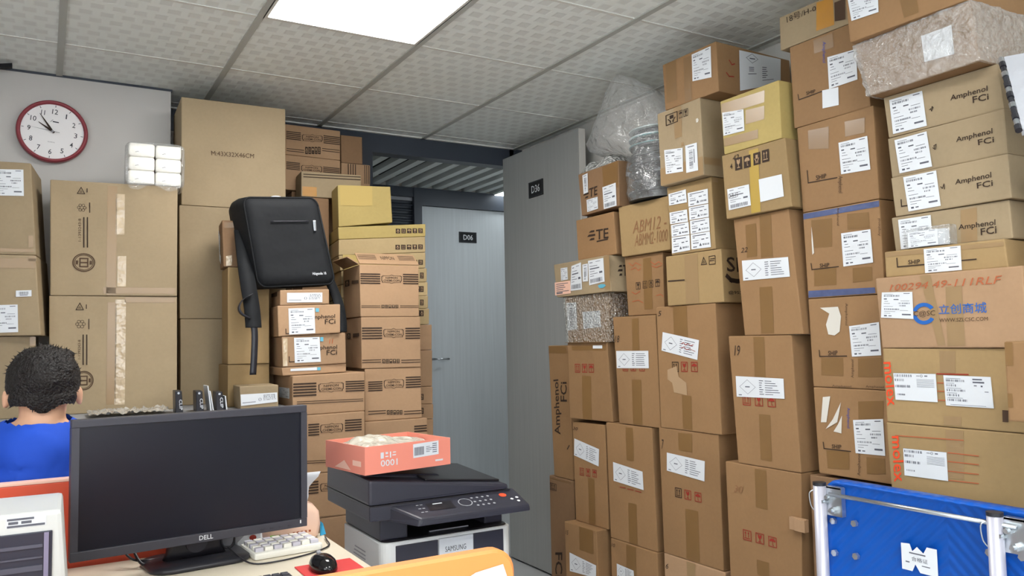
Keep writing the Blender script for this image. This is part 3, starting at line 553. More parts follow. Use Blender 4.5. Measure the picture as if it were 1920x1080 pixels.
 ('u10','right','line',[(0.0439,0.0744),(0.0566,0.0634),(0.0798,0.0659)],{'col': 'red', 'w': 0.004}),
 ('cm','front','label',[(0.0052,2.0349),(0.1032,2.0214),(0.1035,1.9485),(0.007,1.953)],{'style': 'ship'}),
 ('cm','front','tape',[(0.0009,2.0674),(0.1958,2.0601),(0.1923,2.0215),(0.0005,2.0266)],{'mat': 'tape'}),
 ('cm','front','tape',[(0.1109,2.0164),(0.1917,2.0098),(0.1894,1.9661),(0.1085,1.9685)],{'mat': 'tape'}),
 ('cm','front','tape',[(0.0065,1.9438),(0.1614,1.9387),(0.1599,1.9094),(0.0076,1.9154)],{'mat': 'tape'}),
 ('c0','front','label',[(0.0167,1.7651),(0.1154,1.7645),(0.121,1.6931),(0.0213,1.6916)],{'style': 'post'}),
 ('c0','front','text',[(0.0233,1.7473),(0.0659,1.7473),(0.0659,1.7321),(0.0233,1.7321)],{'s': 'D-R-15', 'col': 'black', 'lift': 1}),
 ('c0','front','label',[(0.1583,1.7727),(0.2542,1.7719),(0.2589,1.6998),(0.162,1.6972)],{'style': 'blank'}),
 ('c0','front','icon',[(0.0565,1.8638),(0.0883,1.8638),(0.0883,1.822),(0.0565,1.822)],{'t': 'glass', 'col': 'black', 'solid': 1}),
 ('c0','front','icon',[(0.096,1.8628),(0.1269,1.8628),(0.1269,1.8215),(0.096,1.8215)],{'t': 'umb', 'col': 'black', 'solid': 1}),
 ('c0','front','icon',[(0.1384,1.8633),(0.1685,1.8633),(0.1685,1.8226),(0.1384,1.8226)],{'t': 'box', 'col': 'black', 'solid': 1}),
 ('c0','front','icon',[(0.176,1.8647),(0.2053,1.8647),(0.2053,1.8244),(0.176,1.8244)],{'t': 'up', 'col': 'black', 'solid': 1}),
 ('c0','front','text',[(0.0336,1.8501),(0.0442,1.8501),(0.0442,1.832),(0.0336,1.832)],{'s': '4', 'col': 'black', 'bold': 1}),
 ('c0','front','text',[(0.0465,1.8764),(0.0748,1.8764),(0.0748,1.8575),(0.0465,1.8575)],{'s': '42', 'col': 'black', 'hand': 1}),
 ('c0','front','tape',[(0.1196,1.877),(0.1603,1.877),(0.1603,1.6663),(0.1196,1.6663)],{'mat': 'tape_yellow'}),
 ('c1','front','text',[(0.0145,1.5597),(0.0466,1.5597),(0.0466,1.543),(0.0145,1.543)],{'s': '22', 'col': 'black', 'hand': 1}),
 ('c1','front','label',[(0.0186,1.5159),(0.218,1.5083),(0.2219,1.4455),(0.0214,1.4475)],{'style': 'sheet'}),
 ('c1','front','tape',[(0.0407,1.6342),(0.0876,1.6342),(0.0876,1.5239),(0.0407,1.5239)],{'mat': 'tape'}),
 ('c1','front','tape',[(0.1039,1.6578),(0.1529,1.6578),(0.1529,1.5172),(0.1039,1.5172)],{'mat': 'tape'}),
 ('c1','front','tape',[(0.0912,1.4202),(0.1454,1.4202),(0.1454,1.2688),(0.0912,1.2688)],{'mat': 'tape'}),
 ('c2','front','text',[(0.0143,1.2313),(0.0417,1.2313),(0.0417,1.1951),(0.0143,1.1951)],{'s': '19', 'col': 'black', 'hand': 1}),
 ('c2','front','label',[(0.0178,1.1254),(0.2234,1.1228),(0.2242,1.0591),(0.0189,1.0557)],{'style': 'sheet'}),
 ('c2','front','icon',[(0.045,1.0645),(0.0801,1.0645),(0.0801,1.0289),(0.045,1.0289)],{'t': 'up', 'col': 'red', 'solid': 0}),
 ('c2','front','icon',[(0.0988,1.0643),(0.1327,1.0643),(0.1327,1.0293),(0.0988,1.0293)],{'t': 'glass', 'col': 'red', 'solid': 0}),
 ('c2','front','icon',[(0.1533,1.0641),(0.186,1.0641),(0.186,1.0297),(0.1533,1.0297)],{'t': 'umb', 'col': 'red', 'solid': 0}),
 ('c2','front','tape',[(0.1024,1.257),(0.1485,1.257),(0.1485,1.1258),(0.1024,1.1258)],{'mat': 'tape'}),
 ('c2','front','tape',[(0.1136,1.0033),(0.1609,1.0033),(0.1609,0.8545),(0.1136,0.8545)],{'mat': 'tape'}),
 ('c3','front','icon',[(0.0686,0.6137),(0.1051,0.6137),(0.1051,0.5795),(0.0686,0.5795)],{'t': 'up', 'col': 'red', 'solid': 0}),
 ('c3','front','icon',[(0.1238,0.6139),(0.1589,0.6139),(0.1589,0.5803),(0.1238,0.5803)],{'t': 'glass', 'col': 'red', 'solid': 0}),
 ('c3','front','icon',[(0.1775,0.6128),(0.2114,0.6128),(0.2114,0.5798),(0.1775,0.5798)],{'t': 'umb', 'col': 'red', 'solid': 0}),
 ('c3','front','tape',[(0.13,0.8217),(0.1787,0.8217),(0.1787,0.6955),(0.13,0.6955)],{'mat': 'tape'}),
 ('c3','front','tape',[(0.1243,0.5257),(0.1754,0.5257),(0.1754,0.4775),(0.1243,0.4775)],{'mat': 'tape'}),
 ('c3','front','text',[(0.0353,0.7567),(0.0747,0.7567),(0.0747,0.7325),(0.0353,0.7325)],{'s': '30', 'col': 'penfaint', 'hand': 1}),
 ('d0','front','text',[(0.0302,2.2852),(0.1423,2.2804),(0.1425,2.2649),(0.0318,2.2649)],{'s': '18号/H-0', 'col': 'black'}),
 ('d0','front','tape',[(0.1448,2.2883),(0.2032,2.2833),(0.2034,2.1971),(0.1391,2.2002)],{'mat': 'tape_orange'}),
 ('d0','front','poly',[(0.208,2.2642),(0.2452,2.2628),(0.2428,2.2),(0.2068,2.2066)],{'col': 'ink'}),
 ('d1','front','text',[(0.0549,2.0219),(0.0892,2.0197),(0.0891,2.0097),(0.0553,2.0103)],{'s': 'SHIP', 'col': 'black', 'bold': 1}),
 ('d1','front','line',[(0.0243,2.0202),(0.0266,2.0031),(0.1211,2.0063)],{'col': 'black', 'w': 0.003}),
 ('d1','front','label',[(0.1372,2.1051),(0.2358,2.0987),(0.2354,2.0072),(0.1383,2.0058)],{'style': 'ship'}),
 ('d1','front','label',[(0.1137,2.0084),(0.1706,2.003),(0.1691,1.9483),(0.1122,1.9526)],{'style': 'blank'}),
 ('d1','front','text',[(0.1349,2.1547),(0.1314,2.0897),(0.1197,2.0933),(0.1232,2.1587)],{'s': 'Amphenol', 'col': 'blueink'}),
 ('d1','front','tape',[(0.0898,2.1752),(0.1594,2.1731),(0.1596,2.1301),(0.09,2.1312)],{'mat': 'tape'}),
 ('d2','front','text',[(0.061,1.7511),(0.1005,1.7502),(0.0998,1.7371),(0.0622,1.7359)],{'s': 'SHIP', 'col': 'black', 'bold': 1}),
 ('d2','front','line',[(0.0298,1.7723),(0.0317,1.7332),(0.1378,1.7299)],{'col': 'black', 'w': 0.003}),
 ('d2','front','label',[(0.1492,1.8329),(0.2474,1.8309),(0.2523,1.7316),(0.1533,1.7367)],{'style': 'ship'}),
 ('d2','front','text',[(0.1586,1.7308),(0.1558,1.68),(0.1409,1.6825),(0.1437,1.7337)],{'s': 'Amphenol', 'col': 'ink'}),
 ('d2','front','tape',[(0.039,1.8968),(0.1162,1.891),(0.1125,1.8236),(0.0384,1.8378)],{'mat': 'tape'}),
 ('d2','front','tape',[(0.1729,1.8916),(0.2409,1.8867),(0.2384,1.8425),(0.1728,1.8457)],{'mat': 'tape'}),
 ('d3','front','text',[(0.0545,1.4778),(0.0895,1.4774),(0.0888,1.4645),(0.0544,1.4654)],{'s': 'SHIP', 'col': 'black', 'bold': 1}),
 ('d3','front','line',[(0.022,1.4808),(0.0241,1.4617),(0.1212,1.4624)],{'col': 'black', 'w': 0.003}),
 ('d3','front','label',[(0.1364,1.5604),(0.2355,1.5598),(0.2391,1.4636),(0.1391,1.4608)],{'style': 'ship'}),
 ('d3','front','text',[(0.1344,1.6389),(0.1314,1.5847),(0.1232,1.5858),(0.1261,1.6402)],{'s': 'Amphenol', 'col': 'ink'}),
 ('d3','front','text',[(0.2575,1.5378),(0.2603,1.5874),(0.2682,1.5863),(0.2654,1.5368)],{'s': 'Amphenol', 'col': 'ink'}),
 ('d3','front','tape',[(0.0293,1.615),(0.1057,1.6105),(0.101,1.5249),(0.0273,1.5289)],{'mat': 'tape'}),
 ('d3','front','tape',[(0.1596,1.6151),(0.2329,1.6102),(0.2321,1.5642),(0.158,1.5679)],{'mat': 'tape'}),
 ('d3','front','tape',[(-0.000118656,1.63939),(0.266716,1.6379),(0.2666,1.621),(-0.000118656,1.6217)],{'mat': 'tape_blue'}),
 ('d3','front','poly',[(0.0298,1.5955),(0.0327,1.5606),(0.0353,1.513),(0.0287,1.5073),(0.028,1.5526)],{'col': 'white'}),
 ('d3','front','tape',[(0.0315,1.4619),(0.1124,1.4611),(0.1105,1.4092),(0.0297,1.4107)],{'mat': 'tape'}),
 ('d3','front','tape',[(0.1697,1.4539),(0.234,1.4522),(0.2327,1.4125),(0.1683,1.4113)],{'mat': 'tape'}),
 ('d3','front','tape',[(0.007,1.3972),(0.2396,1.3922),(0.2408,1.37601),(0.0057,1.37601)],{'mat': 'tape_blue'}),
 ('d4','front','text',[(0.0639,1.2113),(0.0974,1.2126),(0.0967,1.1989),(0.0631,1.1974)],{'s': 'SHIP', 'col': 'black', 'bold': 1}),
 ('d4','front','line',[(0.0318,1.2126),(0.0325,1.1941),(0.1277,1.196)],{'col': 'black', 'w': 0.003}),
 ('d4','front','label',[(0.1411,1.2837),(0.2395,1.293),(0.2417,1.1989),(0.1462,1.194)],{'style': 'ship'}),
 ('d4','front','poly',[(0.042,1.3424),(0.1061,1.3428),(0.1151,1.3135),(0.1079,1.2684),(0.0894,1.2572),(0.0675,1.2609),(0.0607,1.2903),(0.0744,1.3234)],{'col': 'white'}),
 ('d4','front','text',[(0.1404,1.3515),(0.1369,1.2862),(0.1284,1.2864),(0.132,1.3519)],{'s': 'Amphenol', 'col': 'ink'}),
 ('d4','front','text',[(0.1388,1.1323),(0.1417,1.1853),(0.1507,1.1854),(0.1478,1.1326)],{'s': 'Amphenol', 'col': 'ink'}),
 ('d4','front','tape',[(0.0371,1.19),(0.1147,1.1907),(0.1128,1.1368),(0.0353,1.1373)],{'mat': 'tape'}),
 ('d4','front','tape',[(0.1647,1.189),(0.2422,1.1918),(0.2415,1.1375),(0.1627,1.1352)],{'mat': 'tape'}),
 ('d4','front','text',[(0.0726,1.1099),(0.1387,1.1099),(0.1387,1.1037),(0.0726,1.1037)],{'s': 'Amphenol', 'col': 'ink'}),
 ('d4','front','text',[(0.1868,1.1125),(0.2444,1.1125),(0.2444,1.1063),(0.1868,1.1063)],{'s': 'Amphenol', 'col': 'ink'}),
 ('d5','front','text',[(0.0557,0.9315),(0.0894,0.9331),(0.0888,0.9209),(0.0551,0.9195)],{'s': 'SHIP', 'col': 'black', 'bold': 1}),
 ('d5','front','line',[(0.0252,0.9342),(0.0269,0.9157),(0.1199,0.9168)],{'col': 'black', 'w': 0.003}),
 ('d5','front','label',[(0.1334,1.0093),(0.2311,1.0195),(0.2323,0.9166),(0.1371,0.914)],{'style': 'ship'}),
 ('d5','front','text',[(0.1253,1.0445),(0.1221,0.9847),(0.112,0.9838),(0.1153,1.0439)],{'s': 'Amphenol', 'col': 'blueink'}),
 ('d5','front','text',[(0.1384,0.8493),(0.142,0.9137),(0.1518,0.9148),(0.1483,0.8507)],{'s': 'Amphenol', 'col': 'ink'}),
 ('d5','front','poly',[(0.0315,1.0709),(0.0582,1.0745),(0.0402,0.9956),(0.0204,0.9941)],{'col': 'white'}),
 ('d5','front','poly',[(0.0948,1.0588),(0.085,1.021),(0.0786,0.9986),(0.0365,0.9753),(0.0635,1.0062)],{'col': 'white'}),
 ('d5','front','poly',[(0.0962,1.0196),(0.0913,0.9668),(0.0641,0.9701),(0.0809,0.9922)],{'col': 'white'}),
 ('d5','front','tape',[(0.0346,0.9107),(0.1148,0.915),(0.1119,0.863),(0.037,0.8578)],{'mat': 'tape'}),
 ('d5','front','tape',[(0.1707,0.9063),(0.2296,0.9089),(0.2295,0.8656),(0.1704,0.8578)],{'mat': 'tape'}),
 ('d5','front','tape',[(0.1527,1.0642),(0.234,1.0708),(0.2313,1.0228),(0.1508,1.0127)],{'mat': 'tape'}),
 ('e1','front','label',[(0.0068,2.2125),(0.0992,2.2002),(0.0988,2.1316),(0.0167,2.1358)],{'style': 'ship'}),
 ('e1','front','tape',[(0.1583,2.1505),(0.204,2.1478),(0.2083,2.0907),(0.1685,2.0903)],{'mat': 'tape'}),
 ('e2','front','label',[(0.1808,2.0325),(0.2635,2.0319),(0.2663,1.9562),(0.1864,1.9614)],{'style': 'blank'}),
 ('e3','front','label',[(0.0143,1.9043),(0.1103,1.9035),(0.118,1.8068),(0.0206,1.8075)],{'style': 'ship'}),
 ('e3','front','text',[(0.1848,1.8707),(0.2787,1.8696),(0.2783,1.8562),(0.184,1.8568)],{'s': 'Amphenol', 'col': 'black', 'bold': 1}),
 ('e3','front','text',[(0.2403,1.8522),(0.2803,1.8496),(0.28,1.8337),(0.2406,1.835)],{'s': 'FCi', 'col': 'black', 'bold': 1}),
 ('e4','front','label',[(0.0192,1.7893),(0.114,1.7912),(0.1242,1.6951),(0.0294,1.6952)],{'style': 'ship'}),
 ('e4','front','text',[(0.1927,1.7574),(0.285,1.7586),(0.2846,1.745),(0.1919,1.7443)],{'s': 'Amphenol', 'col': 'black', 'bold': 1}),
 ('e4','front','text',[(0.2472,1.7382),(0.2874,1.7372),(0.2872,1.7223),(0.2481,1.7234)],{'s': 'FCi', 'col': 'black', 'bold': 1}),
 ('e5','front','label',[(0.0348,1.6805),(0.1293,1.6805),(0.1369,1.5866),(0.0455,1.5856)],{'style': 'ship'}),
 ('e5','front','text',[(0.1787,1.6474),(0.27,1.6498),(0.2697,1.6356),(0.1779,1.6345)],{'s': 'Amphenol', 'col': 'black', 'bold': 1}),
 ('e5','front','text',[(0.2327,1.6291),(0.2725,1.6297),(0.2721,1.6145),(0.2332,1.6143)],{'s': 'FCi', 'col': 'black', 'bold': 1}),
 ('e5','front','line',[(0.0249,1.6208),(0.0255,1.6028),(0.0417,1.6024)],{'col': 'black', 'w': 0.003}),
 ('e6','front','label',[(0.0176,1.5676),(0.1101,1.5675),(0.1118,1.48483),(0.0217,1.487)],{'style': 'ship'}),
 ('e6','front','text',[(0.1813,1.5326),(0.2729,1.5337),(0.2723,1.5196),(0.1808,1.5196)],{'s': 'Amphenol', 'col': 'black', 'bold': 1}),
 ('e6','front','text',[(0.2357,1.5157),(0.2743,1.518),(0.274,1.4994),(0.236,1.4988)],{'s': 'FCi', 'col': 'black', 'bold': 1}),
 ('e6','front','tape',[(0.1883,1.5685),(0.2294,1.5691),(0.226,1.4865),(0.185,1.4858)],{'mat': 'tape'}),
 ('e3','front','line',[(0.1271,1.8478),(0.1308,1.8492),(0.1329,1.8427),(0.137,1.8511),(0.1348,1.8541),(0.1333,1.8497)],{'col': 'black', 'w': 0.002}),
 ('e4','front','line',[(0.1289,1.7434),(0.1336,1.7388),(0.1317,1.7487),(0.138,1.7508),(0.1361,1.7383)],{'col': 'black', 'w': 0.002}),
 ('e5','front','line',[(0.1392,1.6358),(0.1434,1.6308),(0.1484,1.6413),(0.1491,1.6284)],{'col': 'black', 'w': 0.002}),
 ('e7','front','text',[(0.067,1.4522),(0.0994,1.4515),(0.0991,1.4392),(0.067,1.4409)],{'s': 'SHIP', 'col': 'black', 'bold': 1}),
 ('e7','front','line',[(0.0358,1.4596),(0.0365,1.4367),(0.1104,1.4363)],{'col': 'black', 'w': 0.003}),
 ('e7','front','line',[(0.2074,1.4375),(0.2414,1.4374),(0.2414,1.4374)],{'col': 'black', 'w': 0.003}),
 ('e7','front','label',[(0.111,1.4763),(0.2059,1.4747),(0.206,1.41392),(0.1116,1.41392)],{'style': 'ship'}),
 ('e7','front','tape',[(0.00267626,1.47763),(0.3075,1.4727),(0.3069,1.4628),(0.00267626,1.4661)],{'mat': 'tape'}),
 ('e8','front','text',[(0.0369,1.3903),(0.3316,1.3915),(0.331,1.3721),(0.0369,1.3729)],{'s': '100294 49-111RLF', 'col': 'pen', 'hand': 1}),
 ('e8','front','label',[(0.0144,1.3702),(0.1029,1.3665),(0.1022,1.2961),(0.0081,1.303)],{'style': 'ship'}),
 ('e8','front','lcsc',[(0.1,1.3381),(0.1636,1.3349),(0.1604,1.2804),(0.0968,1.2821)],{}),
 ('e8','front','text',[(0.1044,1.3165),(0.1628,1.3167),(0.1621,1.3036),(0.1036,1.3034)],{'s': 'C@SC', 'col': 'ink', 'lift': 1}),
 ('e8','front','text',[(0.1717,1.3294),(0.2916,1.3309),(0.2912,1.3044),(0.1716,1.3056)],{'s': '立创商城', 'col': 'blue', 'bold': 0.35, 'fit': 1}),
 ('e8','front','text',[(0.1723,1.2955),(0.2929,1.2954),(0.2924,1.2864),(0.1717,1.286)],{'s': 'WWW.SZLCSC.COM', 'col': 'ink'}),
 ('e8','front','tape',[(0.1923,1.3733),(0.2331,1.3728),(0.2335,1.2274),(0.1884,1.2262)],{'mat': 'tape'}),
 ('e8','front','tape',[(0.1244,1.40672),(0.1534,1.4067),(0.1839,1.2291),(0.1637,1.2277)],{'mat': 'tape'}),
 ('e9','front','text',[(0.0244,1.1851),(0.0292,1.0712),(0.0066,1.0669),(0.0013,1.1841)],{'s': 'molex', 'col': 'orange', 'bold': 1, 'xh': 1}),
 ('e9','front','label',[(0.028,1.156),(0.1445,1.1565),(0.1459,1.0857),(0.0308,1.0858)],{'style': 'molex'}),
 ('e9','front','label',[(0.1641,1.1536),(0.2798,1.1525),(0.2829,1.0788),(0.1669,1.079)],{'style': 'molex2'}),
 ('e9','front','line',[(0.1474,1.1566),(0.2259,1.1569),(0.2259,1.1569)],{'col': 'red', 'w': 0.003}),
 ('e9','front','line',[(0.148,1.1341),(0.1676,1.1341),(0.1676,1.1341)],{'col': 'pen', 'w': 0.0025}),
 ('e9','front','line',[(0.1468,1.1133),(0.1664,1.1135),(0.1664,1.1135)],{'col': 'pen', 'w': 0.0025}),
 ('e9','front','line',[(0.1455,1.0908),(0.1652,1.0912),(0.1652,1.0912)],{'col': 'pen', 'w': 0.0025}),
 ('e9','front','tape',[(0.1561,1.2138),(0.1973,1.2132),(0.1943,1.1601),(0.1555,1.1599)],{'mat': 'tape'}),
 ('e9','front','tape',[(0.1583,1.0521),(0.203,1.0536),(0.2017,1.031),(0.1581,1.0299)],{'mat': 'tape'}),
 ('e9','front','poly',[(0.3017,1.0761),(0.3154,1.076),(0.3138,1.0488),(0.3007,1.0484)],{'col': 'ink'}),
 ('e10','front','text',[(0.0355,0.9914),(0.0387,0.8746),(0.0144,0.8694),(0.0136,0.9894)],{'s': 'molex', 'col': 'orange', 'bold': 1, 'xh': 1}),
 ('e10','front','label',[(0.0443,0.9611),(0.1602,0.9631),(0.1608,0.8927),(0.0443,0.8913)],{'style': 'molex'}),
 ('e10','front','line',[(0.1644,0.9625),(0.2385,0.9628),(0.2385,0.9628)],{'col': 'pen', 'w': 0.0025}),
 ('e10','front','line',[(0.1632,0.941),(0.2373,0.942),(0.2373,0.942)],{'col': 'pen', 'w': 0.0025}),
 ('e10','front','line',[(0.1618,0.9172),(0.236,0.9189),(0.236,0.9189)],{'col': 'pen', 'w': 0.0025}),
 ('e10','front','line',[(0.1606,0.8947),(0.2347,0.8971),(0.2347,0.8971)],{'col': 'pen', 'w': 0.0025}),
 ('e10','front','line',[(0.0237,0.9921),(0.2037,0.9965),(0.2037,0.9965)],{'col': 'pen', 'w': 0.0025}),
 ('e10','front','tape',[(0.1606,1.0182),(0.2049,1.0187),(0.1999,0.9015),(0.1566,0.8989)],{'mat': 'tape'}),
 ('h1','front','label',[(0.1803,1.9038),(0.2681,1.9081),(0.2714,1.8128),(0.1821,1.8096)],{'style': 'ship'}),
 ('h1','front','tape',[(0.1858,1.6229),(0.3051,1.6229),(0.3051,1.6104),(0.1858,1.6104)],{'mat': 'tape'}),
 ('h1','front','tape',[(0.2876,1.6708),(0.3037,1.6708),(0.3037,1.6277),(0.2876,1.6277)],{'mat': 'tape'}),
 ('h2','front','label',[(0.2404,1.4724),(0.2884,1.4746),(0.2888,1.4523),(0.2408,1.4502)],{'style': 'bar1'}),
 ('h2','front','label',[(0.1612,1.42),(0.2467,1.4231),(0.2501,1.3255),(0.1631,1.3229)],{'style': 'ship'}),
 ('h2','front','tape',[(0.2764,1.5968),(0.3015,1.5968),(0.3015,1.5782),(0.2764,1.5782)],{'mat': 'tape'}),
 ('h2','front','tape',[(0.1685,1.5879),(0.2991,1.5879),(0.2991,1.5526),(0.1685,1.5526)],{'mat': 'tape'}),
 ('h3','front','tape',[(0.2747,1.30833),(0.2929,1.30833),(0.2929,1.2761),(0.2747,1.2761)],{'mat': 'tape'}),
 ('i1','front','icon',[(0.0843,1.8733),(0.1131,1.8733),(0.1131,1.8445),(0.0843,1.8445)],{'t': 'tri', 'col': 'black', 'solid': 0}),
 ('i1','front','icon',[(0.0852,1.811),(0.1188,1.811),(0.1188,1.7768),(0.0852,1.7768)],{'t': 'recycle', 'col': 'black', 'solid': 0}),
 ('i1','front','text',[(0.0919,1.6655),(0.0907,1.7517),(0.1002,1.7522),(0.1014,1.6658)],{'s': '1-1393243-8', 'col': 'ink'}),
 ('i1','front','line',[(0.1096,1.756),(0.1111,1.6446),(0.1111,1.6446)],{'col': 'black', 'w': 0.004}),
 ('i1','front','line',[(0.1214,1.7566),(0.123,1.6449),(0.123,1.6449)],{'col': 'black', 'w': 0.004}),
 ('i1','front','line',[(0.1284,1.8134),(0.1289,1.7774),(0.1289,1.7774)],{'col': 'black', 'w': 0.003}),
 ('i1','front','line',[(0.1188,1.8673),(0.1189,1.8551),(0.1189,1.8551)],{'col': 'black', 'w': 0.003}),
 ('i1','front','seal',[(0.0738,1.6212),(0.1498,1.6212),(0.1498,1.5511),(0.0738,1.5511)],{}),
 ('i1','front','tape',[(0.1878,1.8835),(0.2214,1.8835),(0.2214,1.46428),(0.1878,1.46428)],{'mat': 'tape'}),
 ('i1','front','tape',[(0.2168,1.8543),(0.2481,1.8543),(0.2481,1.6972),(0.2168,1.6972)],{'mat': 'tape_shiny'}),
 ('i1','front','tape',[(0.2257,1.614),(0.2552,1.614),(0.2552,1.4969),(0.2257,1.4969)],{'mat': 'tape_shiny'}),
 ('i1','front','tape',[(0.1775,1.4934),(0.4296,1.4934),(0.4296,1.4695),(0.1775,1.4695)],{'mat': 'tape'}),
 ('i2','front','icon',[(0.0828,1.4358),(0.1114,1.4358),(0.1114,1.4051),(0.0828,1.4051)],{'t': 'tri', 'col': 'black', 'solid': 0}),
 ('i2','front','icon',[(0.082,1.3726),(0.1188,1.3726),(0.1188,1.3363),(0.082,1.3363)],{'t': 'recycle', 'col': 'black', 'solid': 0}),
 ('i2','front','text',[(0.0934,1.2239),(0.0924,1.2955),(0.1017,1.2953),(0.1027,1.2237)],{'s': '1-1393243-8', 'col': 'ink'}),
 ('i2','front','line',[(0.1097,1.3131),(0.1112,1.2036),(0.1112,1.2036)],{'col': 'black', 'w': 0.004}),
 ('i2','front','line',[(0.1215,1.313),(0.123,1.2032),(0.123,1.2032)],{'col': 'black', 'w': 0.004}),
 ('i2','front','line',[(0.1278,1.3723),(0.1282,1.3362),(0.1282,1.3362)],{'col': 'black', 'w': 0.003}),
 ('i2','front','line',[(0.1188,1.4265),(0.1189,1.4132),(0.1189,1.4132)],{'col': 'black', 'w': 0.003}),
 ('i2','front','seal',[(0.0807,1.1795),(0.1466,1.1795),(0.1466,1.1075),(0.0807,1.1075)],{}),
 ('i2','front','tape',[(0.1896,1.4369),(0.2214,1.4369),(0.2214,1.0492),(0.1896,1.0492)],{'mat': 'tape'}),
 ('i2','front','tape',[(0.2168,1.4471),(0.2529,1.4471),(0.2529,1.0475),(0.2168,1.0475)],{'mat': 'tape_shiny'}),
 ('i2','front','tape',[(0.2484,1.4562),(0.4268,1.4562),(0.4268,1.4363),(0.2484,1.4363)],{'mat': 'tape'}),
 ('j1','front','text',[(0.1177,2.0976),(0.2964,2.1008),(0.295,2.0805),(0.1198,2.0774)],{'s': 'M:43X32X46CM', 'col': 'ink'}),
 ('m1','front','stripes',[(0.0067,2.3082),(0.0791,2.3082),(0.0791,2.2643),(0.0067,2.2643)],{'n': 5, 'col': 'ink', 'w': 0.5}),
 ('m1','front','nlogo',[(0.0859,2.3005),(0.1885,2.3055),(0.1883,2.2687),(0.0858,2.2626)],{}),
 ('m1','front','stripes',[(0.1945,2.3096),(0.279792,2.3096),(0.279792,2.2649),(0.1945,2.2649)],{'n': 5, 'col': 'ink', 'w': 0.5}),
 ('m1','front','stripes',[(0.0083,2.2242),(0.0952,2.2242),(0.0952,2.203),(0.0083,2.203)],{'n': 2, 'col': 'ink', 'w': 0.3}),
 ('m1','front','stripes',[(0.1871,2.2447),(0.2783,2.2447),(0.2783,2.2232),(0.1871,2.2232)],{'n': 2, 'col': 'ink', 'w': 0.3}),
 ('m1','front','icon',[(0.1006,2.2379),(0.1141,2.2379),(0.1141,2.202),(0.1006,2.202)],{'t': 'box', 'col': 'black', 'solid': 1}),
 ('m1','front','icon',[(0.1167,2.2398),(0.1303,2.2398),(0.1303,2.2038),(0.1167,2.2038)],{'t': 'up', 'col': 'black', 'solid': 1}),
 ('m1','front','icon',[(0.1328,2.2416),(0.1464,2.2416),(0.1464,2.2056),(0.1328,2.2056)],{'t': 'umb', 'col': 'black', 'solid': 1}),
 ('m1','front','icon',[(0.149,2.2435),(0.1627,2.2435),(0.1627,2.2073),(0.149,2.2073)],{'t': 'glass', 'col': 'black', 'solid': 1}),
 ('m1','front','icon',[(0.1653,2.2454),(0.179,2.2454),(0.179,2.2091),(0.1653,2.2091)],{'t': '15', 'col': 'black', 'solid': 1}),
 ('m2','front','stripes',[(0.0067,2.1559),(0.0747,2.1559),(0.0747,2.1153),(0.0067,2.1153)],{'n': 5, 'col': 'ink', 'w': 0.5}),
 ('m2','front','nlogo',[(0.0815,2.1462),(0.1854,2.15),(0.1852,2.1109),(0.0814,2.1076)],{}),
 ('m2','front','stripes',[(0.1923,2.1499),(0.2778,2.1499),(0.2778,2.1096),(0.1923,2.1096)],{'n': 5, 'col': 'ink', 'w': 0.5}),
 ('m4','front','stripes',[(0.0296,2.1775),(0.0802,2.1775),(0.0802,2.0777),(0.0296,2.0777)],{'n': 4, 'col': 'ink', 'w': 0.35, 'vert': 1}),
 ('m4','front','stripes',[(0.1186,2.17809),(0.150085,2.17809),(0.150085,2.0817),(0.1186,2.0817)],{'n': 3, 'col': 'ink', 'w': 0.35, 'vert': 1}),
 ('k3','front','stripes',[(0.0092,2.0703),(0.283515,2.07644),(0.283515,2.0492),(0.0091,2.0462)],{'n': 2, 'col': 'ink', 'w': 0.3}),
 ('k3','front','tape',[(0.0051,2.0059),(0.0719,2.0062),(0.0717,1.96115),(0.005,1.96115)],{'mat': 'tape_orange'}),
 ('y2','front','icon',[(0.2674,1.797),(0.289,1.797),(0.289,1.7747),(0.2674,1.7747)],{'t': 'box', 'col': 'black', 'solid': 1}),
 ('y2','front','icon',[(0.2945,1.7984),(0.3162,1.7984),(0.3162,1.7761),(0.2945,1.7761)],{'t': 'up', 'col': 'black', 'solid': 1}),
 ('y2','front','icon',[(0.3218,1.7998),(0.3435,1.7998),(0.3435,1.7775),(0.3218,1.7775)],{'t': 'umb', 'col': 'black', 'solid': 1}),
 ('y2','front','icon',[(0.3492,1.8013),(0.3711,1.8013),(0.3711,1.7789),(0.3492,1.7789)],{'t': 'glass', 'col': 'black', 'solid': 1}),
 ('y2','front','icon',[(0.3767,1.8028),(0.3987,1.8028),(0.3987,1.7803),(0.3767,1.7803)],{'t': '15', 'col': 'black', 'solid': 1}),
 ('y3','front','icon',[(0.2642,1.7206),(0.2857,1.7206),(0.2857,1.6983),(0.2642,1.6983)],{'t': 'box', 'col': 'black', 'solid': 1}),
 ('y3','front','icon',[(0.2916,1.7219),(0.3133,1.7219),(0.3133,1.6994),(0.2916,1.6994)],{'t': 'up', 'col': 'black', 'solid': 1}),
 ('y3','front','icon',[(0.3192,1.7231),(0.341,1.7231),(0.341,1.7006),(0.3192,1.7006)],{'t': 'umb', 'col': 'black', 'solid': 1}),
 ('y3','front','icon',[(0.347,1.7244),(0.3688,1.7244),(0.3688,1.7018),(0.347,1.7018)],{'t': 'glass', 'col': 'black', 'solid': 1}),
 ('y3','front','icon',[(0.3749,1.7256),(0.3969,1.7256),(0.3969,1.703),(0.3749,1.703)],{'t': '15', 'col': 'black', 'solid': 1}),
 ('y4','front','icon',[(0.3716,1.6524),(0.3936,1.6524),(0.3936,1.6288),(0.3716,1.6288)],{'t': '15', 'col': 'black', 'solid': 1}),
 ('y4','front','icon',[(0.3445,1.6511),(0.3656,1.6511),(0.3656,1.6275),(0.3445,1.6275)],{'t': 'glass', 'col': 'black', 'solid': 1}),
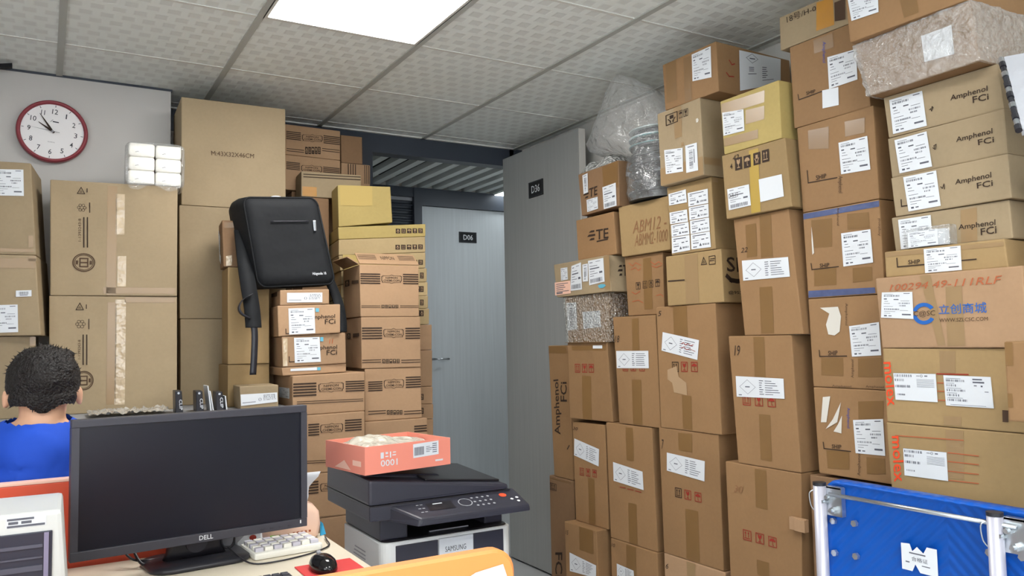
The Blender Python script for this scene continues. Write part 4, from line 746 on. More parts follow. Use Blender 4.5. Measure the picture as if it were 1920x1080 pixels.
 ('t1','front','icon',[(0.3706,1.5915),(0.3886,1.5915),(0.3886,1.564),(0.3706,1.564)],{'t': '15', 'col': 'black', 'solid': 1}),
 ('t2','front','icon',[(0.3702,1.5273),(0.3881,1.5273),(0.3881,1.4998),(0.3702,1.4998)],{'t': '15', 'col': 'black', 'solid': 1}),
 ('t2','front','icon',[(0.3539,1.5272),(0.3698,1.5272),(0.3698,1.4997),(0.3539,1.4997)],{'t': 'glass', 'col': 'black', 'solid': 1}),
 ('t3','front','icon',[(0.3697,1.4632),(0.3876,1.4632),(0.3876,1.4357),(0.3697,1.4357)],{'t': '15', 'col': 'black', 'solid': 1}),
 ('t4','front','icon',[(0.3694,1.4121),(0.3873,1.4121),(0.3873,1.3845),(0.3694,1.3845)],{'t': 'box', 'col': 'black', 'solid': 1}),
 ('t4','front','icon',[(0.3532,1.4122),(0.3691,1.4122),(0.3691,1.3846),(0.3532,1.3846)],{'t': 'glass', 'col': 'black', 'solid': 1}),
 ('t7','front','icon',[(0.3665,1.0193),(0.3843,1.0193),(0.3843,0.9914),(0.3665,0.9914)],{'t': '15', 'col': 'black', 'solid': 1}),
 ('t7','front','icon',[(0.3504,1.02),(0.3692,1.02),(0.3692,0.9921),(0.3504,0.9921)],{'t': 'glass', 'col': 'black', 'solid': 1}),
 ('t8','front','icon',[(0.3661,0.9546),(0.3838,0.9546),(0.3838,0.9266),(0.3661,0.9266)],{'t': '15', 'col': 'black', 'solid': 1}),
 ('t8','front','icon',[(0.35,0.9554),(0.3687,0.9554),(0.3687,0.9274),(0.35,0.9274)],{'t': 'glass', 'col': 'black', 'solid': 1}),
 ('y1','front','poly',[(0.0062,1.989),(0.158,1.99264),(0.1588,1.9011),(0.1023,1.8969),(0.011,1.8957)],{'col': 'flapy'}),
 ('n1','front','stripes',[(0.0017,1.5603),(0.0882,1.5603),(0.0882,1.5114),(0.0017,1.5114)],{'n': 5, 'col': 'ink', 'w': 0.5}),
 ('n1','front','nlogo',[(0.0943,1.552),(0.1837,1.5526),(0.1833,1.5168),(0.0939,1.5155)],{}),
 ('n1','front','stripes',[(0.1902,1.5614),(0.260015,1.5614),(0.260015,1.5123),(0.1902,1.5123)],{'n': 5, 'col': 'ink', 'w': 0.5}),
 ('n1','front','stripes',[(0.0047,1.424),(0.0876,1.424),(0.0876,1.4105),(0.0047,1.4105)],{'n': 2, 'col': 'ink', 'w': 0.3}),
 ('n1','front','stripes',[(0.1753,1.4244),(0.260015,1.4244),(0.260015,1.4106),(0.1753,1.4106)],{'n': 2, 'col': 'ink', 'w': 0.3}),
 ('n1','front','icon',[(0.0929,1.4242),(0.1057,1.4242),(0.1057,1.4106),(0.0929,1.4106)],{'t': 'box', 'col': 'black', 'solid': 1}),
 ('n1','front','icon',[(0.1082,1.4242),(0.1211,1.4242),(0.1211,1.4106),(0.1082,1.4106)],{'t': 'up', 'col': 'black', 'solid': 1}),
 ('n1','front','icon',[(0.1236,1.4243),(0.1365,1.4243),(0.1365,1.4106),(0.1236,1.4106)],{'t': 'umb', 'col': 'black', 'solid': 1}),
 ('n1','front','icon',[(0.139,1.4243),(0.152,1.4243),(0.152,1.4106),(0.139,1.4106)],{'t': 'glass', 'col': 'black', 'solid': 1}),
 ('n1','front','icon',[(0.1545,1.4243),(0.1676,1.4243),(0.1676,1.4106),(0.1545,1.4106)],{'t': '15', 'col': 'black', 'solid': 1}),
 ('n1','left','icon',[(0.0353,0.1697),(0.1079,0.1697),(0.1079,0.1419),(0.0353,0.1419)],{'t': 'box', 'col': 'black', 'solid': 1}),
 ('n1','left','poly',[(0.1484,0.1619),(0.2555,0.1566),(0.2545,0.1431),(0.1474,0.148)],{'col': 'ink'}),
 ('n2','front','stripes',[(0.00262787,1.3312),(0.09,1.3312),(0.09,1.2767),(0.00262787,1.2767)],{'n': 5, 'col': 'ink', 'w': 0.5}),
 ('n2','front','nlogo',[(0.0971,1.3231),(0.1856,1.3221),(0.1851,1.2816),(0.0967,1.283)],{}),
 ('n2','front','stripes',[(0.194,1.3278),(0.260429,1.3278),(0.260429,1.2744),(0.194,1.2744)],{'n': 5, 'col': 'ink', 'w': 0.5}),
 ('n2','front','stripes',[(0.00262787,1.1958),(0.0848,1.1958),(0.0848,1.1763),(0.00262787,1.1763)],{'n': 2, 'col': 'ink', 'w': 0.3}),
 ('n2','front','stripes',[(0.1741,1.1909),(0.260429,1.1909),(0.260429,1.171),(0.1741,1.171)],{'n': 2, 'col': 'ink', 'w': 0.3}),
 ('n2','front','icon',[(0.0901,1.1933),(0.1032,1.1933),(0.1032,1.1758),(0.0901,1.1758)],{'t': 'box', 'col': 'black', 'solid': 1}),
 ('n2','front','icon',[(0.1057,1.1928),(0.1189,1.1928),(0.1189,1.1753),(0.1057,1.1753)],{'t': 'up', 'col': 'black', 'solid': 1}),
 ('n2','front','icon',[(0.1214,1.1924),(0.1346,1.1924),(0.1346,1.1748),(0.1214,1.1748)],{'t': 'umb', 'col': 'black', 'solid': 1}),
 ('n2','front','icon',[(0.1372,1.192),(0.1504,1.192),(0.1504,1.1744),(0.1372,1.1744)],{'t': 'glass', 'col': 'black', 'solid': 1}),
 ('n2','front','icon',[(0.153,1.1915),(0.1663,1.1915),(0.1663,1.1739),(0.153,1.1739)],{'t': '15', 'col': 'black', 'solid': 1}),
 ('n2','left','icon',[(0.0493,0.1534),(0.1051,0.1534),(0.1051,0.1288),(0.0493,0.1288)],{'t': 'box', 'col': 'black', 'solid': 1}),
 ('n2','left','poly',[(0.1447,0.1503),(0.2462,0.1514),(0.2456,0.1372),(0.1441,0.1357)],{'col': 'ink'}),
 ('n3','front','stripes',[(0.0146,1.1026),(0.0767,1.1026),(0.0767,1.0576),(0.0146,1.0576)],{'n': 5, 'col': 'ink', 'w': 0.5}),
 ('n3','front','nlogo',[(0.0838,1.1062),(0.1725,1.1063),(0.172,1.0653),(0.0834,1.0665)],{}),
 ('n3','front','stripes',[(0.181,1.1167),(0.2496,1.1167),(0.2496,1.064),(0.181,1.064)],{'n': 5, 'col': 'ink', 'w': 0.5}),
 ('n3','front','stripes',[(0.0136,0.9812),(0.0905,0.9812),(0.0905,0.9591),(0.0136,0.9591)],{'n': 2, 'col': 'ink', 'w': 0.3}),
 ('n3','front','stripes',[(0.1718,0.9722),(0.250617,0.9722),(0.250617,0.9495),(0.1718,0.9495)],{'n': 2, 'col': 'ink', 'w': 0.3}),
 ('n3','front','icon',[(0.0954,0.9765),(0.1073,0.9765),(0.1073,0.9581),(0.0954,0.9581)],{'t': 'box', 'col': 'black', 'solid': 1}),
 ('n3','front','icon',[(0.1096,0.9757),(0.1215,0.9757),(0.1215,0.9573),(0.1096,0.9573)],{'t': 'up', 'col': 'black', 'solid': 1}),
 ('n3','front','icon',[(0.1239,0.9749),(0.1358,0.9749),(0.1358,0.9564),(0.1239,0.9564)],{'t': 'umb', 'col': 'black', 'solid': 1}),
 ('n3','front','icon',[(0.1382,0.9741),(0.1502,0.9741),(0.1502,0.9556),(0.1382,0.9556)],{'t': 'glass', 'col': 'black', 'solid': 1}),
 ('n3','front','icon',[(0.1525,0.9733),(0.1646,0.9733),(0.1646,0.9547),(0.1525,0.9547)],{'t': '15', 'col': 'black', 'solid': 1}),
 ('n4','front','stripes',[(0.2222,0.9066),(0.281344,0.9066),(0.281344,0.8737),(0.2222,0.8737)],{'n': 3, 'col': 'ink', 'w': 0.5}),
 ('w1','front','stripes',[(0.00208061,1.1126),(0.0952,1.1126),(0.0952,1.0553),(0.00208061,1.0553)],{'n': 5, 'col': 'ink', 'w': 0.5}),
 ('w1','front','nlogo',[(0.1042,1.1061),(0.2072,1.1083),(0.207,1.0676),(0.1041,1.0675)],{}),
 ('w1','front','stripes',[(0.2158,1.112),(0.2959,1.112),(0.2959,1.0646),(0.2158,1.0646)],{'n': 5, 'col': 'ink', 'w': 0.5}),
 ('w1','front','stripes',[(0.0164,1.0417),(0.2906,1.0381),(0.2905,1.0223),(0.0164,1.0247)],{'n': 2, 'col': 'ink', 'w': 0.3}),
 ('w1','left','label',[(0.095,0.1062),(0.2462,0.1075),(0.2443,0.0658),(0.0982,0.0651)],{'style': 'ship'}),
 ('w2','front','stripes',[(0.0604,0.9501),(0.1043,0.9501),(0.1043,0.8992),(0.0604,0.8992)],{'n': 5, 'col': 'ink', 'w': 0.5}),
 ('w2','front','nlogo',[(0.109,0.9437),(0.2005,0.9438),(0.2003,0.9046),(0.1088,0.9051)],{}),
 ('w2','front','stripes',[(0.2091,0.9571),(0.279,0.9571),(0.279,0.9065),(0.2091,0.9065)],{'n': 5, 'col': 'ink', 'w': 0.5}),
 ('w2','front','stripes',[(0.0413,0.8081),(0.2595,0.7999),(0.2594,0.7821),(0.0413,0.7921)],{'n': 2, 'col': 'ink', 'w': 0.3}),
 ('w3','front','stripes',[(0.0538,0.726),(0.1006,0.726),(0.1006,0.6719),(0.0538,0.6719)],{'n': 5, 'col': 'ink', 'w': 0.5}),
 ('w3','front','nlogo',[(0.1084,0.713),(0.1969,0.7101),(0.1966,0.6708),(0.1082,0.676)],{}),
 ('w3','front','stripes',[(0.0411,0.586),(0.2582,0.579352),(0.2581,0.579352),(0.041,0.579352)],{'n': 2, 'col': 'ink', 'w': 0.3}),
 ('p1','front','label',[(0.027,1.4676),(0.1664,1.47),(0.1663,1.4312),(0.0269,1.4295)],{'style': 'nsticker'}),
 ('p1','left','poly',[(0.015,0.0577601),(0.1611,0.0577601),(0.1611,0.0397),(0.0151,0.0433)],{'col': 'ink'}),
 ('p2','front','text',[(0.118,1.3791),(0.226,1.3834),(0.2259,1.3677),(0.1179,1.3629)],{'s': 'Amphenol', 'col': 'black', 'bold': 1}),
 ('p2','front','text',[(0.1843,1.3618),(0.2272,1.3643),(0.2271,1.3445),(0.1843,1.3428)],{'s': 'FCi', 'col': 'black', 'bold': 1}),
 ('p2','front','label',[(0.0403,1.4054),(0.1428,1.4087),(0.1458,1.306),(0.0435,1.3021)],{'style': 'ship'}),
 ('p2','front','poly',[(0.1474,1.4067),(0.1609,1.4067),(0.1608,1.3918),(0.1474,1.3918)],{'col': 'teal'}),
 ('p3','front','text',[(0.1106,1.2552),(0.2203,1.2585),(0.2202,1.242),(0.1106,1.2391)],{'s': 'Amphenol', 'col': 'black', 'bold': 1}),
 ('p3','front','text',[(0.1766,1.2376),(0.2202,1.2393),(0.2201,1.2188),(0.1765,1.2172)],{'s': 'FCi', 'col': 'black', 'bold': 1}),
 ('p3','front','label',[(0.0459,1.2892),(0.1481,1.291),(0.1531,1.1908),(0.049,1.1893)],{'style': 'ship'}),
 ('p3','front','poly',[(0.1515,1.2903),(0.1638,1.2901),(0.1637,1.2731),(0.1514,1.2734)],{'col': 'teal'}),
 ('p3','front','line',[(0.1906,1.2795),(0.1891,1.2645),(0.1891,1.2645)],{'col': 'pen', 'w': 0.003}),
 ('p3','front','line',[(0.2023,1.2813),(0.1995,1.2643),(0.1995,1.2643)],{'col': 'pen', 'w': 0.003}),
 ('p2','front','line',[(0.0305,1.3242),(0.0311,1.3063),(0.0435,1.3068)],{'col': 'black', 'w': 0.003}),
 ('p3','front','line',[(0.0273,1.2145),(0.028,1.1946),(0.0471,1.1947)],{'col': 'black', 'w': 0.003}),
 ('p3','front','tape',[(0.0032,1.2879),(0.0207,1.2879),(0.0207,1.1782),(0.0032,1.1782)],{'mat': 'tape_shiny'}),
 ('p4','front','label',[(0.0322,1.1666),(0.1388,1.1696),(0.1388,1.1575),(0.0322,1.1573)],{'style': 'blank'}),
 ('p4','front','poly',[(0.1402,1.1689),(0.1539,1.1691),(0.1539,1.1569),(0.1401,1.1568)],{'col': 'teal'}),
 ('p5','front','label',[(0.0016,1.0781),(0.1366,1.0799),(0.1378,1.0439),(0.0035,1.0352)],{'style': 'nsticker'}),
 ('q0','left','label',[(0.003,0.1674),(0.0796,0.1331),(0.0487,0.0593),(0.003,0.0901)],{'style': 'ship'}),
 ('q0','left','label',[(0.003,0.0857),(0.0788,0.0506),(0.065,0.0176),(0.003,0.0444)],{'style': 'ship'}),
 ('q0','front','tape',[(0.0049,1.754),(0.0519,1.7561),(0.052,1.7357),(0.005,1.7304)],{'mat': 'tape'}),
 ('q0','front','tape',[(0.0129,1.6195),(0.0351,1.6235),(0.0353,1.583),(0.0131,1.58014)],{'mat': 'tape_shiny'}),
]
# ------------------------------------------------------------------ the setting
H = 2.42
def grain(name, col, amt=.12):
    m = bpy.data.materials.new(name); nt, p = nodes(m); N = nt.nodes; Lk = nt.links
    tc = N.new('ShaderNodeTexCoord'); mp = N.new('ShaderNodeMapping'); mp.inputs['Scale'].default_value = (28, 28, .9)
    n = N.new('ShaderNodeTexNoise'); n.inputs['Scale'].default_value = 2; n.inputs['Detail'].default_value = 8; n.inputs['Distortion'].default_value = .4
    Lk.new(tc.outputs['Object'], mp.inputs[0]); Lk.new(mp.outputs[0], n.inputs['Vector'])
    r = N.new('ShaderNodeMapRange'); r.inputs[3].default_value = 1 - amt; r.inputs[4].default_value = 1 + amt; Lk.new(n.outputs['Fac'], r.inputs[0])
    mx = N.new('ShaderNodeMix'); mx.data_type = 'RGBA'; mx.blend_type = 'MULTIPLY'; mx.inputs[0].default_value = 1; mx.inputs[6].default_value = srgb(*col)
    Lk.new(r.outputs[0], mx.inputs[7]); Lk.new(mx.outputs[2], p.inputs['Base Color']); p.inputs['Roughness'].default_value = .5
    MATS[name] = m
grain('door_grey', (164, 166, 164)); grain('door_pale', (196, 202, 206))
mat('wall_paint', (196, 193, 189), .8, vary=.03, scale=3); mat('wall_cream', (212, 210, 204), .8); mat('floor_tile', (196, 198, 200), .4, vary=.06, scale=5)
mat('grid_metal', (178, 180, 174), .5); mat('grid_white', (220, 220, 214), .5); mat('slat_grey', (222, 228, 228), .6); mat('void_dark', (30, 32, 34), .9)
def tile_material():
    m = bpy.data.materials.new('ceiling_tile_vinyl'); nt, p = nodes(m); N = nt.nodes; Lk = nt.links
    tc = N.new('ShaderNodeTexCoord'); sp = N.new('ShaderNodeSeparateXYZ'); Lk.new(tc.outputs['Object'], sp.inputs[0])
    def mth(op, a, b=None):
        q = N.new('ShaderNodeMath'); q.operation = op
        for i, v in enumerate((a, b)):
            if v is None: continue
            if isinstance(v, (int, float)): q.inputs[i].default_value = v
            else: Lk.new(v, q.inputs[i])
        return q.outputs[0]
    s = .0667
    row = mth('FLOOR', mth('DIVIDE', sp.outputs['Y'], s))
    sh = mth('MULTIPLY', mth('MODULO', row, 2.0), .5)
    fx = mth('FRACT', mth('ADD', mth('DIVIDE', sp.outputs['X'], s), sh)); fy = mth('FRACT', mth('DIVIDE', sp.outputs['Y'], s))
    dx = mth('ABSOLUTE', mth('SUBTRACT', fx, .5)); dy = mth('ABSOLUTE', mth('SUBTRACT', fy, .5))
    d = mth('MAXIMUM', dx, dy)
    r = N.new('ShaderNodeMapRange'); r.inputs[1].default_value = .25; r.inputs[2].default_value = .34; Lk.new(d, r.inputs[0])
    mx = N.new('ShaderNodeMix'); mx.data_type = 'RGBA'; Lk.new(r.outputs[0], mx.inputs[0]); mx.inputs[6].default_value = srgb(226, 230, 226); mx.inputs[7].default_value = srgb(240, 245, 241)
    Lk.new(mx.outputs[2], p.inputs['Base Color'])
    bp = N.new('ShaderNodeBump'); bp.inputs['Strength'].default_value = .25; bp.inputs['Distance'].default_value = .004; Lk.new(r.outputs[0], bp.inputs['Height']); Lk.new(bp.outputs[0], p.inputs['Normal'])
    rr = N.new('ShaderNodeMapRange'); rr.inputs[3].default_value = .42; rr.inputs[4].default_value = .6; Lk.new(r.outputs[0], rr.inputs[0]); Lk.new(rr.outputs[0], p.inputs['Roughness'])
    MATS['tile'] = m
tile_material()
def emit(name, col, s):
    m = bpy.data.materials.new(name); m.use_nodes = True; nt = m.node_tree; nt.nodes.remove(nt.nodes['Principled BSDF'])
    e = nt.nodes.new('ShaderNodeEmission'); e.inputs[0].default_value = col; e.inputs[1].default_value = s
    nt.links.new(e.outputs[0], nt.nodes['Material Output'].inputs['Surface']); MATS[name] = m
emit('panel_light', (1, .985, .955, 1), PANEL_EMIT); emit('corridor_light', (.9, .97, 1, 1), CORRIDOR_EMIT)
XL, XR, YF, YB, YP = -1.8, 2.46, -4.2, 1.906, 1.6
struct('floor', box(XL - .1, YF - .1, -.05, 4.2, 3.4, 0), 'floor_tile')
ceil = struct('ceiling', box(XL - .1, YF - .1, H + .03, XR + .1, YB + .06, H + .1), 'wall_cream')
PANELS = {(1, 0), (1, -4), (-2, -4)}
tile_me = box(.006, .006, 0, .594, .594, .012)
n = 0
for j in range(-3, 5):
    for i in range(-7, 4):
        x, y = j * .6, i * .6
        if (j, i) in PANELS: continue
        if j == 4 or i == 3:
            w, d = (XR - x - .002 if j == 4 else .594), (YB - y - .002 if i == 3 else .594)
            me = box(.006, .006, 0, w, d, .012)
        else: me = tile_me
        t = bpy.data.objects.new('ceiling_tile', me); COL.objects.link(t); me.materials.clear(); me.materials.append(MATS['tile'])
        t.parent = ceil; t.location = (x, y, H - .002)
for j in range(-3, 5):
    x = j * .6; obj('grid_bar', box(x - .012, YF, H - .008, x + .012, YB, H + .02), 'grid_metal', ceil)
for i in range(-7, 4):
    y = i * .6; obj('grid_bar', box(XL, y - .007, H - .004, XR, y + .007, H + .02), 'grid_white', ceil)
for k, (j, i) in enumerate(sorted(PANELS)):
    x, y = j * .6, i * .6
    pl = thing('ceiling_panel_light', ['square LED ceiling panel behind the photographer near the left wall', 'bright square LED panel glowing in the ceiling above the boxes', 'square LED ceiling panel overhead behind the photographer'][[(-2, -4), (1, 0), (1, -4)].index((j, i))], 'light', (x + .3, y + .3, H), 'LED ceiling panels')
    obj('diffuser', box(x + .022, y + .022, H - .004, x + .578, y + .578, H + .004), 'panel_light', pl)
    obj('panel_frame', join([box(x + .008, y + .008, H - .008, x + .592, y + .022, H + .02), box(x + .008, y + .578, H - .008, x + .592, y + .592, H + .02), box(x + .008, y + .022, H - .008, x + .022, y + .578, H + .02), box(x + .578, y + .022, H - .008, x + .592, y + .578, H + .02)]), 'grid_white', pl)
LY0, LY1 = -3.9, -1.5
struct('wall_left', join([box(XL - .1, YF, 0, XL, YP, .8), box(XL - .1, YF, 2.25, XL, YP, H + .03), box(XL - .1, YF, .8, XL, LY0, 2.25), box(XL - .1, LY1, .8, XL, YP, 2.25)]), 'wall_paint')
film('fill_window_glass', (235, 240, 242), .04, .05, 1, 0)  # glass for the two added windows
w2 = struct('fill_window_2', join([box(XL - .08, LY0, .8, XL - .03, LY1, .84), box(XL - .08, LY0, 2.21, XL - .03, LY1, 2.25)] + [box(XL - .08, y - .02, .84, XL - .03, y + .02, 2.21) for y in (LY0 + .02, -2.7, LY1 - .02)]), 'grid_white')  # unseen left window, added to let in daylight as fill
for a, b in ((LY0 + .04, -2.72), (-2.68, LY1 - .04)): obj('pane', box(XL - .058, a, .84, XL - .052, b, 2.21), 'fill_window_glass', w2)
WX0, WX1, WZ0, WZ1 = -1.2, 1.3, .75, 2.25
struct('wall_front', join([box(XL - .1, YF - .1, 0, XR + .1, YF, WZ0), box(XL - .1, YF - .1, WZ1, XR + .1, YF, H + .03), box(XL - .1, YF - .1, WZ0, WX0, YF, WZ1), box(WX1, YF - .1, WZ0, XR + .1, YF, WZ1)]), 'wall_paint')
wn = struct('fill_window_1', join([box(WX0, YF - .08, WZ0, WX1, YF - .03, WZ0 + .04), box(WX0, YF - .08, WZ1 - .04, WX1, YF - .03, WZ1)] + [box(x - .02, YF - .08, WZ0 + .04, x + .02, YF - .03, WZ1 - .04) for x in (WX0 + .02, -.37, .47, WX1 - .02)]), 'grid_white')  # unseen window behind the camera, added for frontal fill light
for a, b in ((WX0 + .04, -.39), (-.35, .45), (.49, WX1 - .04)): obj('pane', box(a, YF - .058, WZ0 + .04, b, YF - .052, WZ1 - .04), 'fill_window_glass', wn)
struct('wall_right', box(XR, YF, 0, XR + .1, YB + .06, H + .03), 'wall_cream')
struct('wall_back', box(XL - .1, YP, 0, .437, YB + .06, H - .012), 'wall_paint')
struct('trim_1', box(XL, YP - .004, H - .012, .442, YB, H - .003), 'frame_dark')
struct('wall_recess', box(.437, YB, 0, 1.44, YB + .06, H - .11), 'wall_paint')
fr_ = struct('trim_2', box(.437, YB - .012, H - .112, 2.40, YB + .07, H - .003), 'frame_dark')
obj('jamb', box(1.44, YB - .012, 0, 1.50, YB + .07, H - .112), 'frame_dark', fr_)
obj('jamb', box(2.372, YB - .012, 0, 2.46, YB + .07, H - .003), 'frame_dark', fr_)
obj('lip', box(.437, YB - .03, H - .008, 2.40, YB - .012, H - .002), 'grid_white', fr_)
# open door of this room, folded back along the right wall
d1 = struct('door_1', box(2.32, 1.105, .012, 2.36, YB - .016, 2.346, .002), 'door_grey', 'grey wood-grain door numbered D36, standing open')
obj('edge_band', box(2.3215, 1.1, .012, 2.3585, 1.105, 2.346), 'wall_cream', d1)
FR = lambda O: frame3(O, (0, -1, 0), (0, 0, 1))
pl = obj('number_plate', box(2.314, 1.447, 2.06, 2.32, 1.594, 2.149, .001), 'void_dark', d1)
q = [(0.032, .066), (.118, .066), (.118, .024), (.032, .024)]
obj('number', text_mesh(FR((2.3138, 1.594, 2.06)), q, 'D36', .0003, 1), 'paper', pl)
obj('plate_border', flat(FR((2.3138, 1.594, 2.06)), onquad([(.004, .085), (.143, .085), (.143, .004), (.004, .004)], frame_polys(.012)), .0003), 'print_grey', pl)
# corridor
YC = 3.3
struct('wall_corridor', box(.6, YC, 0, 4.2, YC + .1, 2.5), 'wall_cream')
struct('wall_corridor_left', box(.9, YB + .06, 0, 1.0, YC, 2.5), 'wall_cream'); struct('wall_corridor_right', box(4.1, YB + .06, 0, 4.2, YC, 2.5), 'wall_cream')
struct('wall_corridor_near', box(2.46, YB + .06, 0, 4.1, YB + .12, 2.5), 'wall_cream')
cc = struct('ceiling_corridor', box(.9, YB + .07, 2.5, 4.2, YC, 2.55), 'void_dark')
sl = box(0, YB + .075, 2.42, .052, YC - .001, 2.455)
for k in range(20):
    o = bpy.data.objects.new('ceiling_slat', sl); COL.objects.link(o); sl.materials.clear(); sl.materials.append(MATS['slat_grey']); o.parent = cc; o.location = (1.13 + k * .125, 0, 0)
cl = thing('corridor_light', 'small white light recessed in the slatted corridor ceiling', 'light', (3.08, 3.17, 2.42))
obj('lamp', box(3.02, 3.10, 2.408, 3.30, 3.27, 2.419), 'corridor_light', cl)
obj('rim', box(3.01, 3.09, 2.4115, 3.31, 3.28, 2.4185), 'grid_white', cl)
cl2 = thing('corridor_light', 'recessed corridor light out of view behind the open door', 'light', (3.4, 2.5, 2.42)); obj('lamp', box(2.75, 2.15, 2.408, 3.35, 2.6, 2.419), 'corridor_light', cl2)
d2 = struct('door_2', box(2.395, YC - .035, .01, 3.30, YC - .004, 2.285, .002), 'door_pale', 'pale grey door numbered D06 across the corridor')
pl = obj('number_plate', box(2.71, YC - .041, 2.024, 2.862, YC - .035, 2.107, .001), 'void_dark', d2)
FB = lambda O: frame3(O, (1, 0, 0), (0, 0, 1))
obj('number', text_mesh(FB((2.71, YC - .0412, 2.024)), [(.036, .062), (.118, .062), (.118, .022), (.036, .022)], 'D06', .0003, 1), 'paper', pl)
obj('plate_border', flat(FB((2.71, YC - .0412, 2.024)), onquad([(.004, .08), (.148, .08), (.148, .004), (.004, .004)], frame_polys(.012)), .0003), 'print_grey', pl)
obj('handle', join([cyl((2.475, YC - .036, 1.135), (2.475, YC - .085, 1.135), .009, n=12), cyl((2.468, YC - .085, 1.135), (2.59, YC - .085, 1.133), .008, n=12)]), 'steel', d2, True)
f2 = struct('trim_3', box(2.33, YC - .06, 2.287, 3.4, YC - .001, 2.418), 'frame_dark'); obj('jamb', box(2.33, YC - .06, 0, 2.393, YC - .001, 2.287), 'frame_dark', f2)
struct('trim_4', box(1.0, YC - .05, 2.347, 2.329, YC - .001, 2.418), 'frame_dark')
lv = thing('wall_louver', 'dark louvred vent beside the D06 door frame', 'vent', (2.2, YC - .03, 2.1))
obj('frame', join([box(2.0, YC - .03, 2.32, 2.328, YC - .001, 2.345)]), 'plastic_grey', lv); obj('backing', box(2.0, YC - .008, 1.8, 2.328, YC - .001, 2.32), 'frame_dark', lv)
for k in range(13):
    z = 1.815 + k * .039; obj('slat', hexa([(2.0, YC - .034, z), (2.328, YC - .034, z), (2.328, YC - .012, z + .014), (2.0, YC - .012, z + .014), (2.0, YC - .034, z + .006), (2.328, YC - .034, z + .006), (2.328, YC - .012, z + .02), (2.0, YC - .012, z + .02)]), 'frame_dark', lv)

